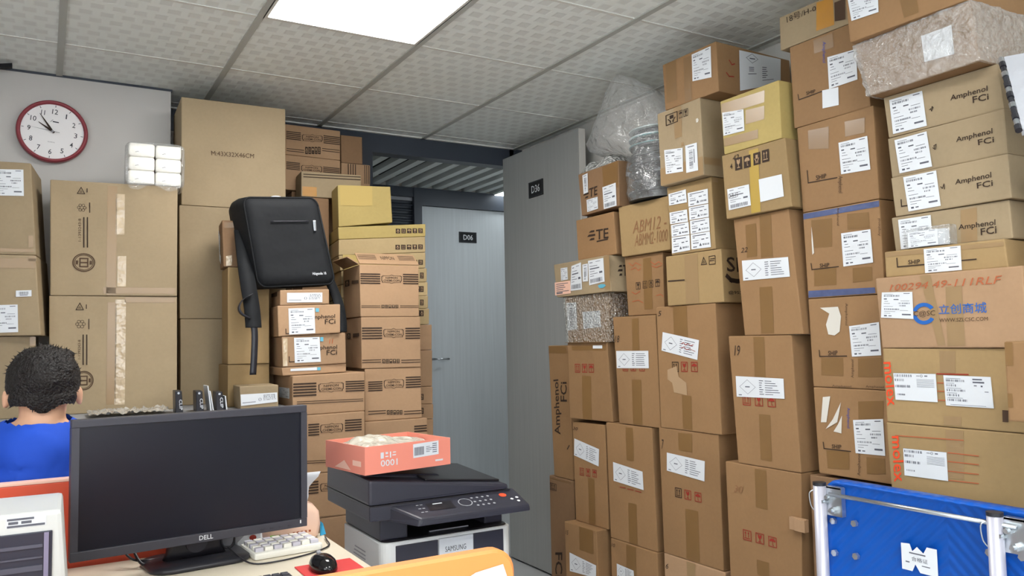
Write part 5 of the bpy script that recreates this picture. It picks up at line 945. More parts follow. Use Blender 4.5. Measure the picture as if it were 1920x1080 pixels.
# ------------------------------------------------------------------ cartons
G1, G2 = 'cartons stacked along the right-hand wall', 'cartons stacked along the back wall'
INFO = {
 'a1': ('kraft_brown', 'narrow carton with black sideways lettering beside the grey D36 door'),
 'a2': ('kraft_dark', 'carton with two black arrows standing on the floor by the D36 door'),
 'a3': ('kraft_brown', 'carton with red icons and a loose top flap beside the sideways-lettered carton'),
 'a4': ('kraft_brown', 'carton marked 30 with a crooked white sheet'),
 'a5': ('kraft_brown', 'low carton marked 15 with shiny tape on its top edge'),
 'a6': ('kraft_brown', 'carton marked 18 with a straight white sheet over its icons'),
 'a7': ('kraft_brown', 'unnumbered tall carton between the cartons marked 30 and 7'),
 'a8': ('kraft_brown', 'carton marked 10 under the unnumbered tall carton'),
 'b1': ('kraft_brown', 'tall carton marked 5 with a torn handwritten note'),
 'b2': ('kraft_brown', 'tall carton marked 7 with a slanted white sheet above three icons'),
 'b3': ('kraft_pink', 'carton marked 6 below the carton marked 7'),
 'u1': ('kraft_dark', 'small carton with black bar logo and three white stickers under the bubble wrap'),
 'u2': ('kraft_brown', 'plain carton with one large black logo of slanted bars'),
 'u3': ('kraft_olive', 'carton with faint handwriting underneath the bag of reels'),
 'u4': ('kraft', 'flat carton with several white stickers and one pink sticker'),
 'u5': ('kraft_brown', 'carton wrapped in clear bubble film below the pink-stickered carton'),
 'u6': ('kraft_brown', 'carton with four small black icons and red scribbles'),
 'u7': ('kraft_olive', 'carton with huge black letters on its shaded side'),
 'u8': ('kraft_olive', 'carton covered with two columns of small white stickers'),
 'u9': ('kraft', 'carton with two white stickers and a small round hole'),
 'u10': ('kraft_brown', 'taped carton with a big white sheet on its side, under the ceiling'),
 'cm': ('kraft_yellow', 'yellowish carton with glossy tape above the carton with bold icons'),
 'c0': ('kraft_olive', 'carton with bold black icons and a strip of yellow tape'),
 'c1': ('kraft_brown', 'carton marked 22 with a wide white sheet'),
 'c2': ('kraft_brown', 'carton marked 19 with a white sheet over red icons'),
 'c3': ('kraft_brown', 'carton with three red icons directly below the carton marked 19'),
 'd0': ('kraft', 'carton stencilled 18号/H-0 close to the ceiling'),
 'd1': ('kraft_brown', 'SHIP carton whose sticker is half covered by crumpled film'),
 'd2': ('kraft_brown', 'SHIP carton next to the yellowish carton, second in its stack'),
 'd3': ('kraft_brown', 'SHIP carton with blue tape along top and bottom and a thin white tear'),
 'd4': ('kraft_brown', 'SHIP carton with a torn oval patch of white paper'),
 'd5': ('kraft_brown', 'SHIP carton with three torn strips of white paper'),
 'e1': ('kraft_brown', 'carton with a white sticker on top of the film-wrapped parcel'),
 'e2': ('kraft_brown', 'long parcel wrapped in glossy crumpled clear film'),
 'e3': ('kraft', 'topmost of the four flat cartons with large black two-line lettering'),
 'e4': ('kraft', 'second from top of the four flat cartons with two-line lettering'),
 'e5': ('kraft', 'third from top of the four flat cartons with two-line lettering'),
 'e6': ('kraft', 'lowest of the four flat cartons with lettering, behind a clear case'),
 'e7': ('kraft_olive', 'very low SHIP carton on top of the carton with the blue logo'),
 'e8': ('kraft_pink', 'carton with a blue Chinese logo and a red handwritten number'),
 'e9': ('kraft_olive', 'carton with orange sideways lettering and two white stickers'),
 'e10': ('kraft_olive', 'carton with orange sideways lettering just above the blue trolley'),
 'h1': ('kraft', 'uppermost carton left of the clock-side stack, with a large white sticker'),
 'h2': ('kraft', 'carton with a small barcode sticker, at the left edge of the picture'),
 'h3': ('kraft', 'plain carton at the left edge behind the person\'s head'),
 'i1': ('kraft', 'big brown carton with a round seal, carrying the tissue packs'),
 'i2': ('kraft', 'lower big brown carton with a round seal, beside the person\'s head'),
 'j1': ('kraft', 'large plain carton stamped M:43X32X46CM under the ceiling'),
 'j2': ('kraft', 'large plain carton directly under the stamped one, behind the backpack'),
 'j3': ('kraft', 'lowest of the three large plain cartons, above the black clip boxes'),
 'm1': ('kraft_pink', 'striped carton highest in the corner beside the large stamped carton'),
 'm2': ('kraft_pink', 'striped carton second from the ceiling beside the stamped carton'),
 'm3': ('kraft_dark', 'plain brown carton tucked under the dark door beam'),
 'm4': ('kraft_pink', 'carton with vertical dark stripes next to the dark door frame'),
 'k3': ('kraft', 'carton with orange tape behind the yellow box'),
 'y1': ('kraft_yellow', 'yellow carton with overlapping flaps on top of the flat boxes'),
 'y2': ('kraft_yellow', 'uppermost flat yellowish box directly under the yellow carton'),
 'y3': ('kraft_pale', 'second flat yellowish box under the yellow carton'),
 'y4': ('kraft_pale', 'third flat yellowish box, behind the open striped carton'),
 'n1': ('kraft_pink', 'striped carton with its top flaps standing open'),
 'n2': ('kraft_pink', 'striped carton under the open one'),
 'n3': ('kraft_pink', 'striped carton third from the top below the open one'),
 'n4': ('kraft_pink', 'striped carton at the bottom of its stack, just behind the printer'),
 'w1': ('kraft_pink', 'wide striped carton carrying the stack of white-stickered boxes'),
 'w2': ('kraft_pink', 'wide striped carton second in its stack, right of the monitor'),
 'w3': ('kraft_pink', 'wide striped carton between the monitor and the printer lid'),
 'w4': ('kraft_pink', 'striped carton low between the keyboard and the printer'),
 'p1': ('kraft_pink', 'small flat carton with a white sticker right under the backpack'),
 'p2': ('kraft_pink', 'stickered carton with black lettering, second below the backpack'),
 'p3': ('kraft_pink', 'stickered carton with black lettering and taped corner, third below the backpack'),
 'p4': ('kraft_pink', 'low stickered carton squeezed above the wide striped carton'),
 'p5': ('kraft', 'small carton with a long white sticker above the monitor'),
 'q1': ('kraft_olive', 'tall plain carton behind the hanging backpack strap'),
 'q2': ('kraft_olive', 'plain carton under the tall one, behind the small stickered carton'),
 'q0': ('kraft_dark', 'small shiny taped carton left of the backpack'),
}
for k in range(1, 10):
    INFO['t%d' % k] = ('kraft_pink' if k > 4 else 'kraft_pale', 'flat carton end showing behind the striped stack, %s from the top' % ('first second third fourth fifth sixth seventh eighth ninth'.split()[k - 1]))
# cartons below the picture that carry the visible stacks: key -> (x0,y0,z0,x1,y1,z1)
UNDER = [(2.0, -.47, 0, 2.40, -.18, .372), (2.01, -.80, .415, 2.37, -.51, .83), (2.01, -.80, 0, 2.37, -.51, .414), (1.9, -1.23, .42, 2.37, -.87, .838), (1.9, -1.23, 0, 2.37, -.87, .419),
         (.81, .95, 0, 1.095, 1.23, .3985), (1.12, 1.0, .37, 1.4, 1.27, .737), (1.12, 1.0, 0, 1.4, 1.27, .369), (1.13, 1.31, .41, 1.56, 1.65, .815), (1.13, 1.31, 0, 1.56, 1.65, .409),
         (1.0, 1.5, 1.0, 1.13, 1.66, 1.957), (1.0, 1.68, 1.0, 1.4, 1.88, 2.015), (1.0, 1.68, 0, 1.4, 1.88, .999)]
BOX = {}
def carton(k):
    (ax, ay), th, u, z, d = BOXES[k]; t = math.radians(th)
    U = Vector((math.cos(t), math.sin(t), 0)); N = Vector((-U.y, U.x, 0)); A = Vector((ax, ay, 0))
    P = [A + U * u[i] + Vector((0, 0, z[i])) for i in range(4)]  # BL BR TR TL
    Q = [p + N * d for p in P]
    m, lab = INFO[k]
    base = (P[0] + P[1] + Q[0] + Q[1]) / 4
    flatbox = k[0] in 'yt' and k != 'y1'
    name = 'wrapped_parcel' if k in ('e2', 'u5') else ('flat_carton' if flatbox else 'cardboard_box')
    r = thing(name, lab, 'box', base, G1 if k[0] in 'abcdeu' else G2)
    obj('carton', hexa([P[0], P[1], Q[1], Q[0], P[3], P[2], Q[2], Q[3]], .004), m, r)
    fr = {'front': (A, U, Vector((0, 0, 1)), -N)}
    V = (P[2] - P[1]).normalized(); fr['right'] = (P[1], N, V, N.cross(V))
    V = (Q[3] - Q[0]).normalized(); fr['left'] = (Q[0], -N, V, (-N).cross(V))
    BOX[k] = (r, fr, P, Q, U, N)
for k in BOXES: carton(k)
for c in UNDER:
    r = thing('cardboard_box', 'plain supporting carton at the bottom of the stacks', 'box', ((c[0] + c[3]) / 2, (c[1] + c[4]) / 2, c[2]), 'plain cartons underneath the stacks')
    obj('carton', box(*c, .004), 'kraft_dark', r)
seed = 0
for k, face, kind, w, kw in DECALS:
    seed += 1
    r, frs = BOX[k][0], BOX[k][1]; fr = frs[face]
    if kind == 'label':
        st = kw['style']
        l = obj('sticker' if st not in ('sheet', 'handnote', 'hazard') else 'paper_sheet', flat(fr, [w], .0024), 'paper_pink' if st == 'pink' else 'paper', r)
        P = label_print(st, seed)
        if P: obj('print', flat(fr, onquad(w, P), .0029), 'print_grey', l)
        if st == 'handnote':
            S2 = stroke([(.55, .62), (.6, .7), (.66, .6), (.72, .7), (.8, .62), (.86, .7)], .025) + stroke([(.55, .4), (.62, .48), (.7, .38), (.78, .46), (.92, .4)], .025)
            obj('handwriting', flat(fr, onquad(w, S2), .0032), INK['red'], l)
    elif kind == 'tape': obj('tape', flat(fr, [w], .001), 'tape_light' if kw['mat'] == 'tape' and INFO[k][0] in ('kraft', 'kraft_pink', 'kraft_olive', 'kraft_yellow', 'kraft_pale') else kw['mat'], r)
    elif kind == 'text': obj('handwriting' if kw.get('hand') else 'lettering', text_mesh(fr, w, kw['s'], .0030 if kw.get('lift') else .0018, kw.get('bold', 0), kw.get('hand', 0), kw.get('fit', 0), kw.get('xh', 0)), INK[kw['col']], r)
    elif kind == 'icon':
        P = icon_polys(kw['t'])
        if kw.get('solid'):
            i_ = obj('handling_icon', flat(fr, [w], .0016), INK[kw['col']], r); obj('symbol', flat(fr, onquad(w, P), .0021), INK['patch'], i_)
        else: obj('handling_icon', flat(fr, onquad(w, P + ([] if kw['t'] in ('tri', 'recycle') else frame_polys(.075))), .0018), INK[kw['col']], r)
    elif kind == 'stripes':
        n = kw['n']; P = []
        for i in range(n):
            a, b = (i + .5 - kw['w'] / 2) / n, (i + .5 + kw['w'] / 2) / n
            P.append(rect(a, 0, b, 1) if kw.get('vert') else rect(0, a, 1, b))
        obj('printed_stripes', flat(fr, onquad(w, P), .0018), INK['black'], r)
    elif kind == 'nlogo':
        P = []
        pts = [(.04, .12), (.04, .3), (.0, .3), (.0, .86), (.05, .86), (.05, .93), (.4, .93), (.5, 1.02), (.6, .93), (.95, .93), (.95, .86), (1, .86), (1, .3), (.96, .3), (.96, .12), (.6, .12), (.5, .03), (.4, .12), (.04, .12)]
        lg = obj('printed_logo', flat(fr, onquad(w, [[(x0 * .98 + .01, y0) for x0, y0 in p] for p in stroke(pts, .035)]), .0016), INK['black'], r)
        for s_, y0, y1, x0, x1 in (('NIPPON', .58, .8, .2, .8), ('CHEMI-CON', .25, .48, .1, .9)):
            obj('lettering', text_mesh(fr, [bil(w, x0, y1), bil(w, x1, y1), bil(w, x1, y0), bil(w, x0, y0)], s_, .0019, 1), INK['black'], lg)
    elif kind == 'poly': obj({'white': 'torn_paper', 'teal': 'sticker', 'patch': 'scuffed_patch', 'flapy': 'flap', 'ink': 'printed_block'}[kw['col']], flat(fr, [w], .0020), INK[kw['col']], r)
    elif kind == 'line': obj('pen_line' if kw['col'] == 'pen' else 'printed_line', flat(fr, stroke(w, kw['w']), .0018), INK[kw['col']], r)
    elif kind == 'te':
        P = [[(.1, .78), (.36, .78), (.36, .95), (.2, .95)], [(.02, .42), (.4, .42), (.4, .6), (.1, .6)], [(.12, .06), (.36, .06), (.36, .24), (.2, .24)]]
        P = [[(x, y + .0) for x, y in p] for p in P]
        lg = obj('printed_logo', flat(fr, onquad(w, P), .0016), INK['black'], r)
        obj('lettering', text_mesh(fr, [bil(w, .44, .98), bil(w, 1, .98), bil(w, 1, .04), bil(w, .44, .04)], 'TE', .0019, 1), INK['black'], lg)
    elif kind == 'lcsc':
        P = arc(.52, .5, .5, .17, 35, 165, 20, .5) + arc(.52, .5, .5, .17, 190, 330, 20, .5)
        obj('printed_logo', flat(fr, onquad(w, P), .0018), INK['blue'], r)
    elif kind == 'seal':
        P = arc(.5, .5, .5, .05, 0, 360, 28, .5) + arc(.5, .5, .42, .03, 0, 360, 24, .42) + [rect(.3, .25, .36, .75), rect(.64, .25, .7, .75), rect(.36, .47, .64, .53), rect(.36, .69, .64, .75), rect(.36, .25, .64, .31), rect(.15, .4, .25, .6), rect(.75, .4, .85, .6)]
        obj('printed_seal', flat(fr, onquad(w, P), .0016), INK['ink'], r)
def slab(p0, p1, p2, p3, th):
    """thin sheet of card: 4 corners, thickness along its normal"""
    p = [Vector(v) for v in (p0, p1, p2, p3)]; n_ = (p[1] - p[0]).cross(p[3] - p[0]).normalized() * th
    return hexa(p + [v + n_ for v in p])
# loose flaps
r, fr, P, Q, U, N = BOX['n1']; up = Vector((0, 0, 1))
f_ = P[3] + Vector((0, 0, 0)); g_ = P[2]
h_ = N * .075 + up * .052
fl = obj('flap', slab(f_ + up * .001, g_ + up * .001, g_ + h_ + up * .001, f_ + h_ + up * .001, .004), 'kraft_pink', r)
ffr = (f_ + up * .0055, U, h_.normalized(), U.cross(h_.normalized()))
wq = lambda a, b, c_, d_: [(a, d_), (b, d_), (b, c_), (a, c_)]
for a_, b_ in ((.005, .085), (.185, .258)): obj('printed_stripes', flat(ffr, onquad(wq(a_, b_, .03, .075), [rect(0, .1 + i * .25, 1, .2 + i * .25) for i in range(4)]), .0007), INK['black'], fl)
obj('lettering', text_mesh(ffr, wq(.105, .165, .035, .065), 'NIPPON', .0007, 1), INK['black'], fl)
b0, b1 = Q[3], Q[2]
obj('flap', slab(b0 + up * .001, b1 + up * .001, b1 + up * .07 + N * .01, b0 + up * .07 + N * .01, .004), 'kraft_yellow', r)  # back flap coloured yellow to stand in for light on its inside
l0, l1 = P[3] + N * .012, Q[3] - N * .012
obj('flap', slab(l0 + up * .001, l1 + up * .001, l1 - U * .05 + up * .035, l0 - U * .05 + up * .03, .004), 'kraft_pink', r)
r, fr, P, Q, U, N = BOX['a3']
obj('flap', slab(P[3] - N * .012 + up * .0, P[2] - N * .016 + up * .0, P[2] + N * .3 + up * .0, P[3] + N * .3 + up * .0, .0015), 'kraft_brown', r)
# crumpled film shells round two parcels
def shell(k, off, m, amp, nu=26, seed_=1):
    r, fr, P, Q, U, N = BOX[k]; up = Vector((0, 0, 1))
    c8 = [P[0], P[1], Q[1], Q[0], P[3], P[2], Q[2], Q[3]]; ctr = sum(c8, Vector()) / 8
    bm = bmesh.new(); v = [bm.verts.new(ctr + (p - ctr) + U * (off if (p - ctr).dot(U) > 0 else -off) + N * (off if (p - ctr).dot(N) > 0 else -off) + up * (-.0005 if p.z > ctr.z else .0005)) for p in c8]
    for f in ((3, 2, 1, 0), (4, 5, 6, 7), (0, 1, 5, 4), (1, 2, 6, 5), (3, 0, 4, 7)): bm.faces.new([v[i] for i in f])
    bmesh.ops.subdivide_edges(bm, edges=list(bm.edges), cuts=nu, use_grid_fill=True)
    bmesh.ops.recalc_face_normals(bm, faces=bm.faces)
    bm.normal_update()
    zlo, zhi = min(v_.co.z for v_ in bm.verts), max(v_.co.z for v_ in bm.verts)
    for vv in bm.verts:
        n_ = noise.noise(vv.co * 28 + Vector((seed_, 0, 0))) + .6 * noise.noise(Vector((vv.co.x * 60, vv.co.y * 60 + vv.co.z * 40, vv.co.z * 20)))
        vv.co += vv.normal * (abs(n_) * amp + .0012 * ((vv.index * 7919) % 13) / 13)
        vv.co.z = min(max(vv.co.z, zlo), zhi)
    me = bpy.data.meshes.new('m'); bm.to_mesh(me); bm.free()
    return obj('film_wrap', me, m, r, False)
shell('e2', .004, 'clear_film', .012, 34, 3)
shell('u5', .004, 'bubble_film', .006, 22, 5)
# ------------------------------------------------------------------ furniture
Z = Vector((0, 0, 1))
mat('cabinet_grey', (150, 152, 156), .5); mat('desk_top', (214, 204, 184), .45, vary=.04); mat('desk_leg', (190, 192, 196), .4)
mat('orange_panel', (214, 84, 56), .5, vary=.05, scale=3); mat('orange_light', (226, 142, 76), .45); mat('panel_trim', (242, 196, 176), .5)
cab = thing('storage_cabinet', 'long grey low cabinet behind the monitor carrying cartons', 'cabinet', (-.1, 1.24, 0))
obj('body', box(-1.0, .9, .05, .79, 1.58, .99, .003), 'cabinet_grey', cab); obj('top', box(-1.01, .885, .99, .798, 1.595, 1.02, .003), 'cabinet_grey', cab); obj('plinth', box(-.98, .93, 0, .77, 1.56, .05), 'frame_dark', cab)
for k in range(4):
    x = -.99 + k * .445; dr = obj('door', box(x + .004, .886, .06, x + .441, .9, .98, .003), 'plastic_white', cab); obj('handle', box(x + .40, .876, .5, x + .412, .886, .62), 'steel', dr)
desk = thing('desk', 'beige office desk holding the monitor and keyboard', 'desk', (-.16, -.33, 0))
obj('desk_top', box(-.95, -.78, .702, .645, .055, .73, .004), 'desk_top', desk)
for x, y in ((-.92, -.74), (.58, -.74), (-.92, .01), (.58, .01)): obj('leg', box(x, y, 0, x + .04, y + .04, .702, .003), 'desk_leg', desk)
obj('modesty_panel', box(-.88, .02, .3, .58, .035, .702), 'desk_leg', desk)
sc = thing('desk_screen', 'orange-red desk screen behind the monitor in front of the person', 'partition', (-.3, .07, 0))
obj('panel', box(-.95, .062, .02, .30, .09, .938, .003), 'orange_panel', sc); obj('top_trim', box(-.95, .060, .938, .30, .092, .946, .002), 'panel_trim', sc); obj('foot', box(-.93, .062, 0, -.86, .09, .02), 'desk_leg', sc); obj('foot', box(.2, .062, 0, .27, .09, .02), 'desk_leg', sc)
s2 = thing('desk_screen', 'light orange desk screen with rounded corner in front of the printer', 'partition', (.1, -1.15, 0))
r_ = [(x, z) for x, z in rring(1.2, .935, .035)]
def xz_slab(ring, cx, cz, y0, y1, bev=.003):
    rings = []
    for y, s in ((y0 + bev, 0), (y0, -bev), (y1, -bev), (y1 - bev, 0)):
        pass
    A = [Vector((cx + a, 0, cz + b)) for a, b in ring]; c = Vector((cx, 0, cz)); out = []
    w = max(a for a, b in ring); h = max(b for a, b in ring)
    for y, i_ in ((y0, bev), (y0 + bev, 0), (y1 - bev, 0), (y1, bev)):
        out.append([Vector((cx + a * (1 - i_ / w), y, cz + b * (1 - i_ / h))) for a, b in ring])
    return loft(out)
obj('panel', xz_slab(r_, .566 - .6, .957 - .4675, -1.165, -1.14, .004), 'orange_light', s2)
obj('white_area', flat(frame3((0, -1.1655, 0), (1, 0, 0), (0, 0, 1)), [[(-.5, .05), (.548, .05), (.552, .915), (.545, .935), (.50, .93), (.455, .912), (.40, .88), (-.5, .6)]], .0006), 'paper', s2)  # white shape on the camera side of the screen
obj('foot', box(-.5, -1.25, 0, -.44, -1.06, .03), 'desk_leg', s2); obj('foot', box(.42, -1.25, 0, .48, -1.06, .03), 'desk_leg', s2)

# ------------------------------------------------------------------ monitor
YW = math.radians(5.5)
def local(O, yaw):
    U = Vector((math.cos(yaw), math.sin(yaw), 0)); N = Vector((-U.y, U.x, 0)); O = Vector(O)
    return lambda u, d, z: O + U * u + N * d + Z * z
L = local((.0175, -.15, 0), YW)
def lbox(L, u0, d0, z0, u1, d1, z1, bevel=0, seg=2):
    return hexa([L(u0, d0, z0), L(u1, d0, z0), L(u1, d1, z0), L(u0, d1, z0), L(u0, d0, z1), L(u1, d0, z1), L(u1, d1, z1), L(u0, d1, z1)], bevel, seg)
mo = thing('monitor', 'wide black computer monitor, switched off, on the beige desk', 'monitor', L(.275, .06, .73))
zb, zt, W = .788, 1.102, .548
mat('screen_glass', (17, 19, 31), .3, spec=.35); mat('bezel', (58, 58, 66), .45)
bz = obj('bezel', join([lbox(L, 0, 0, zb, W, .03, zb + .022, .002), lbox(L, 0, 0, zt - .018, W, .03, zt, .002), lbox(L, 0, 0, zb + .022, .016, .03, zt - .018), lbox(L, W - .016, 0, zb + .022, W, .03, zt - .018)]), 'bezel', mo)
obj('screen', lbox(L, .016, .006, zb + .022, W - .016, .02, zt - .018), 'screen_glass', mo)
obj('back_shell', lbox(L, .03, .03, zb + .02, W - .03, .055, zt - .02, .01), 'plastic_black', mo)
lf = frame3(L(0, -.0003, 0), L(1, 0, 0) - L(0, 0, 0), (0, 0, 1))
obj('logo', text_mesh(lf, [(.276, .8055), (.3085, .8055), (.3085, .7945), (.276, .7945)], 'DELL', .0004, 1), 'paper', mo)
for k in range(5): obj('button', lbox(L, .425 + k * .024, -.0015, .795, .433 + k * .024, 0, .7985) if k < 4 else lbox(L, .528, -.0015, .798, .531, 0, .806), 'plastic_dark' if k < 4 else 'plastic_white', mo)
obj('stand_neck', loft([[L(.285 + a, .075 + b, z) for a, b in rring(w, .03, .012)] for w, z in ((.15, .742), (.135, .76), (.12, .80), (.11, .86), (.11, .93))]), 'plastic_black', mo, True)
obj('cable_hole', cyl(L(.285, .055, .779), L(.285, .0585, .779), .026, n=24), 'bezel', mo)
obj('stand_base', loft([[L(.285 + a, .06 + b, z) for a, b in rring(w, d, min(w, d) * .3)] for w, d, z in ((.235, .17, .7305), (.24, .175, .735), (.235, .17, .742))]), 'plastic_black', mo, True)
# left-hand device
mat('device_grey', (206, 208, 206), .45); mat('smoked_glass', (58, 60, 72), .2)
L2 = local((-.001, -.40, 0), math.radians(-1.5))
dv = thing('bench_scanner', 'light grey desktop machine with smoked window at lower left', 'machine', L2(-.16, .12, .73))
obj('housing', hexa([L2(-.33, 0, .731), L2(.012, 0, .731), L2(.012, .22, .731), L2(-.33, .22, .731), L2(-.33, 0, .951), L2(-.003, 0, .951), L2(-.003, .22, .951), L2(-.33, .22, .951)], .008), 'device_grey', dv)
wd = obj('window', lbox(L2, -.31, -.004, .735, -.018, .002, .914, .002), 'smoked_glass', dv)
for z, h in ((.885, .006), (.865, .003), (.842, .01), (.812, .004)): obj('rail', lbox(L2, -.30, -.0065, z, -.034, -.004, z + h), mat('rail_dark', (84, 84, 98), .4), wd)
obj('rail', lbox(L2, -.032, -.007, .735, -.024, -.004, .912), mat('rail_lilac', (132, 126, 152), .4), wd)
obj('sticker', flat(frame3(L2(-.095, -.0006, .925), L2(1, 0, 0) - L2(0, 0, 0), (0, 0, 1)), [rect(0, 0, .066, .02)], 0), 'paper', dv)
obj('sticker_print', flat(frame3(L2(-.095, -.0006, .925), L2(1, 0, 0) - L2(0, 0, 0), (0, 0, 1)), [rect(.002, .001, .064, .005), rect(.002, .014, .046, .018), rect(.004, .007, .02, .012), rect(.025, .007, .042, .012)], .0004), 'print_grey', dv)
obj('knob', cyl(L2(-.006, -.0, .80), L2(-.006, -.006, .80), .006, n=12), 'plastic_dark', dv)
# keyboard standing endwise with its keys
kb = thing('keyboard', 'cream keyboard poking out from under the tissue pack', 'keyboard', (.505, -.05, .73))
L3 = local((.418, -.146, 0), math.radians(4))
mat('key_cream', (226, 224, 214), .45); mat('key_grey', (188, 186, 196), .45)
obj('case', lbox(L3, 0, 0, .7305, .176, .128, .748, .006), 'key_cream', kb)
km = [lbox(local((0, 0, 0), math.radians(4)), 0, 0, 0, .021, .017, .011, .003) for _ in range(2)]
for a in range(7):
    for b in range(5):
        me = km[(a + b) % 2]; o = bpy.data.objects.new('key', me); COL.objects.link(o); me.materials.clear(); me.materials.append(MATS['key_cream' if (a + b) % 2 else 'key_grey'])
        o.parent = kb; o.location = L3(.006 + a * .0237, .012 + b * .022, .7465) - BASE[kb.name]
tp = thing('tissue_pack', 'peach soft tissue pack with a sheet pulled out', 'tissue pack', (.56, .04, .73))
mat('peach_film', (246, 208, 184), .4, vary=.03); mat('green_print', (122, 200, 70), .45)
L4 = local((.488, -.004, 0), math.radians(2))
rings = []
for z, w, d, cx in ((.7308, .130, .075, .068), (.737, .14, .085, .07), (.765, .146, .09, .072), (.80, .142, .086, .07), (.822, .128, .07, .062), (.832, .1, .045, .055)):
    rings.append([L4(cx + a, .045 + b, z + .003 * math.sin(a * 90)) for a, b in rring(w, d, .02)])
obj('pack', loft(rings), 'peach_film', tp, True)
obj('green_band', flat(frame3(L4(0, -.0012, 0), L4(1, 0, 0) - L4(0, 0, 0), (0, 0, 1)), [[(.002, .738), (.042, .738), (.03, .752), (.002, .755)]], .001), 'green_print', tp)
sh = []
for k in range(7):
    t = k / 6; sh.append([L4(.092 + .022 * t * t + a * (1 + .5 * t) + .004 * math.sin(9 * t), .045 + .01 * math.sin(5 * t) + b, .822 + .082 * t) for a, b in rring(.05, .006, .0028, 3)])
obj('tissue_sheet', loft(sh), 'paper', tp, True)
dash = [rect(.062 + i * .011, .750, .068 + i * .011, .7555) for i in range(5)]
obj('print', flat(frame3(L4(0, -.0012, 0), L4(1, 0, 0) - L4(0, 0, 0), (0, 0, 1)), dash, .001), INK['pen'], tp)
fl = thing('flyer_card', 'white card with a red emblem leaning by the keyboard', 'card', (.44, -.05, .76))
obj('card', slab(L3(.0, .15, .7308), L3(.054, .135, .7308), L3(.06, .145, .782), L3(.002, .16, .785), .0015), 'paper', fl)
obj('emblem', flat((Vector(L3(.036, .138, .757)), (L3(.054, .135, 0) - L3(.0, .15, 0)).normalized(), Z, Vector((0, -1, 0))), [ell(0, 0, .009, .007, 14)], .002), INK['red'], fl)
bs = thing('plastic_scrap', 'small piece of bright blue plastic behind the tissue pack', 'plastic scrap', (.61, -.06, .73))
obj('scrap', slab((.632, .02, .7305), (.65, .03, .7305), (.643, .035, .76), (.634, .025, .768), .003), mat('cyan_plastic', (70, 170, 214), .4), bs)
ms = thing('computer_mouse', 'glossy black computer mouse at the desk edge', 'mouse', (.535, -.33, .73))
rg = [[Vector((.535 + .03 * s * math.cos(2 * math.pi * i / 24), -.325 + .056 * s * math.sin(2 * math.pi * i / 24), z)) for i in range(24)] for s, z in ((.9, .7335), (1, .739), (.98, .748), (.86, .758), (.6, .765), (.25, .768))]
obj('shell', loft(rg), mat('gloss_black', (22, 22, 24), .12), ms, True); obj('wheel', cyl((.531, -.288, .764), (.539, -.288, .764), .006, n=14), 'plastic_grey', ms)
rp = thing('mouse_pad', 'red mouse pad lying under the black mouse', 'mouse pad', (.555, -.38, .73)); obj('pad', box(.485, -.5, .7302, .622, -.26, .7332, .001), mat('red_mat', (206, 60, 60), .6), rp)
bk = thing('black_keyboard', 'black keyboard in front of the monitor stand', 'keyboard', (.25, -.42, .73)); obj('case', box(.02, -.52, .7305, .445, -.365, .752, .005), 'plastic_black', bk)
kme = box(0, 0, 0, .0165, .0165, .007, .002); kme.materials.append(MATS['plastic_dark'])
for a in range(22):
    for b in range(6):
        o = bpy.data.objects.new('key', kme); COL.objects.link(o); o.parent = bk; o.location = Vector((.028 + a * .0187, -.512 + b * .0235, .751)) - BASE[bk.name]
ub = thing('network_box', 'pale grey box behind the monitor stand', 'box', (.33, .02, .73)); obj('case', box(.25, .005, .7305, .43, .05, .80, .004), 'plastic_grey', ub); obj('seam', box(.40, .0035, .732, .402, .005, .798), 'frame_dark', ub)
cb = thing('coiled_cable', 'coiled black cable hanging beside the monitor neck', 'cable', (.37, -.06, .73))
co = [Vector((.372 + .016 * math.cos(t), -.055 + .003 * math.sin(t * .4), .772 + .022 * math.sin(t))) for t in [i * .35 for i in range(70)]]
obj('cord', tube(co, .0022, 6), 'plastic_black', cb, True)
cd = thing('loose_cable', 'thin black cable running round the cream keyboard', 'cable', (.5, -.2, .73))
obj('cord', tube(smooth_path([(.372, -.055, .752), (.40, -.17, .735), (.46, -.19, .7335), (.55, -.165, .7335), (.612, -.12, .734), (.626, -.06, .736), (.634, -.02, .735)]), .0022, 6), 'plastic_black', cd, True)
cd2 = thing('loose_cable', 'dark cables hanging under the left of the monitor', 'cable', (.2, -.02, .73))
obj('cord', tube(smooth_path([(.15, .0, .79), (.17, -.05, .745), (.2, -.06, .737), (.26, -.03, .737)]), .004, 6), 'plastic_black', cd2, True); obj('cord', tube(smooth_path([(.12, .01, .80), (.15, -.04, .755), (.2, -.02, .74), (.27, -.01, .742)]), .003, 6), 'plastic_black', cd2, True)
# ------------------------------------------------------------------ printer
st = thing('printer_stand', 'grey cabinet under the printer', 'cabinet', (1.01, .17, 0)); obj('body', box(.775, -.02, .02, 1.25, .36, .44, .004), 'cabinet_grey', st); obj('door', box(.785, -.032, .04, 1.24, -.02, .42, .003), 'plastic_white', st); obj('plinth', box(.79, .0, 0, 1.235, .35, .02), 'frame_dark', st)
pr = thing('laser_printer', 'black and white multifunction laser printer with grey name plate', 'printer', (1.01, .16, .44))
mat('printer_black', (48, 48, 58), .38); mat('printer_dark', (30, 28, 32), .35); mat('printer_white', (218, 220, 218), .4); mat('plate_silver', (206, 210, 214), .35)
x0, x1, y0, y1 = .80, 1.232, -.012, .337
def rr_prism(x0, y0, x1, y1, z0, z1, r, bev=.003):
    w, d = x1 - x0, y1 - y0; cx, cy = (x0 + x1) / 2, (y0 + y1) / 2
    return loft([[Vector((cx + a * s, cy + b * s, z)) for a, b in rring(w, d, r)] for s, z in ((1 - bev / w * 2, z0), (1, z0 + bev), (1, z1 - bev), (1 - bev / w * 2, z1))])
obj('base_shell', rr_prism(x0, y0, x1, y1, .4405, .688, .03), 'printer_white', pr)
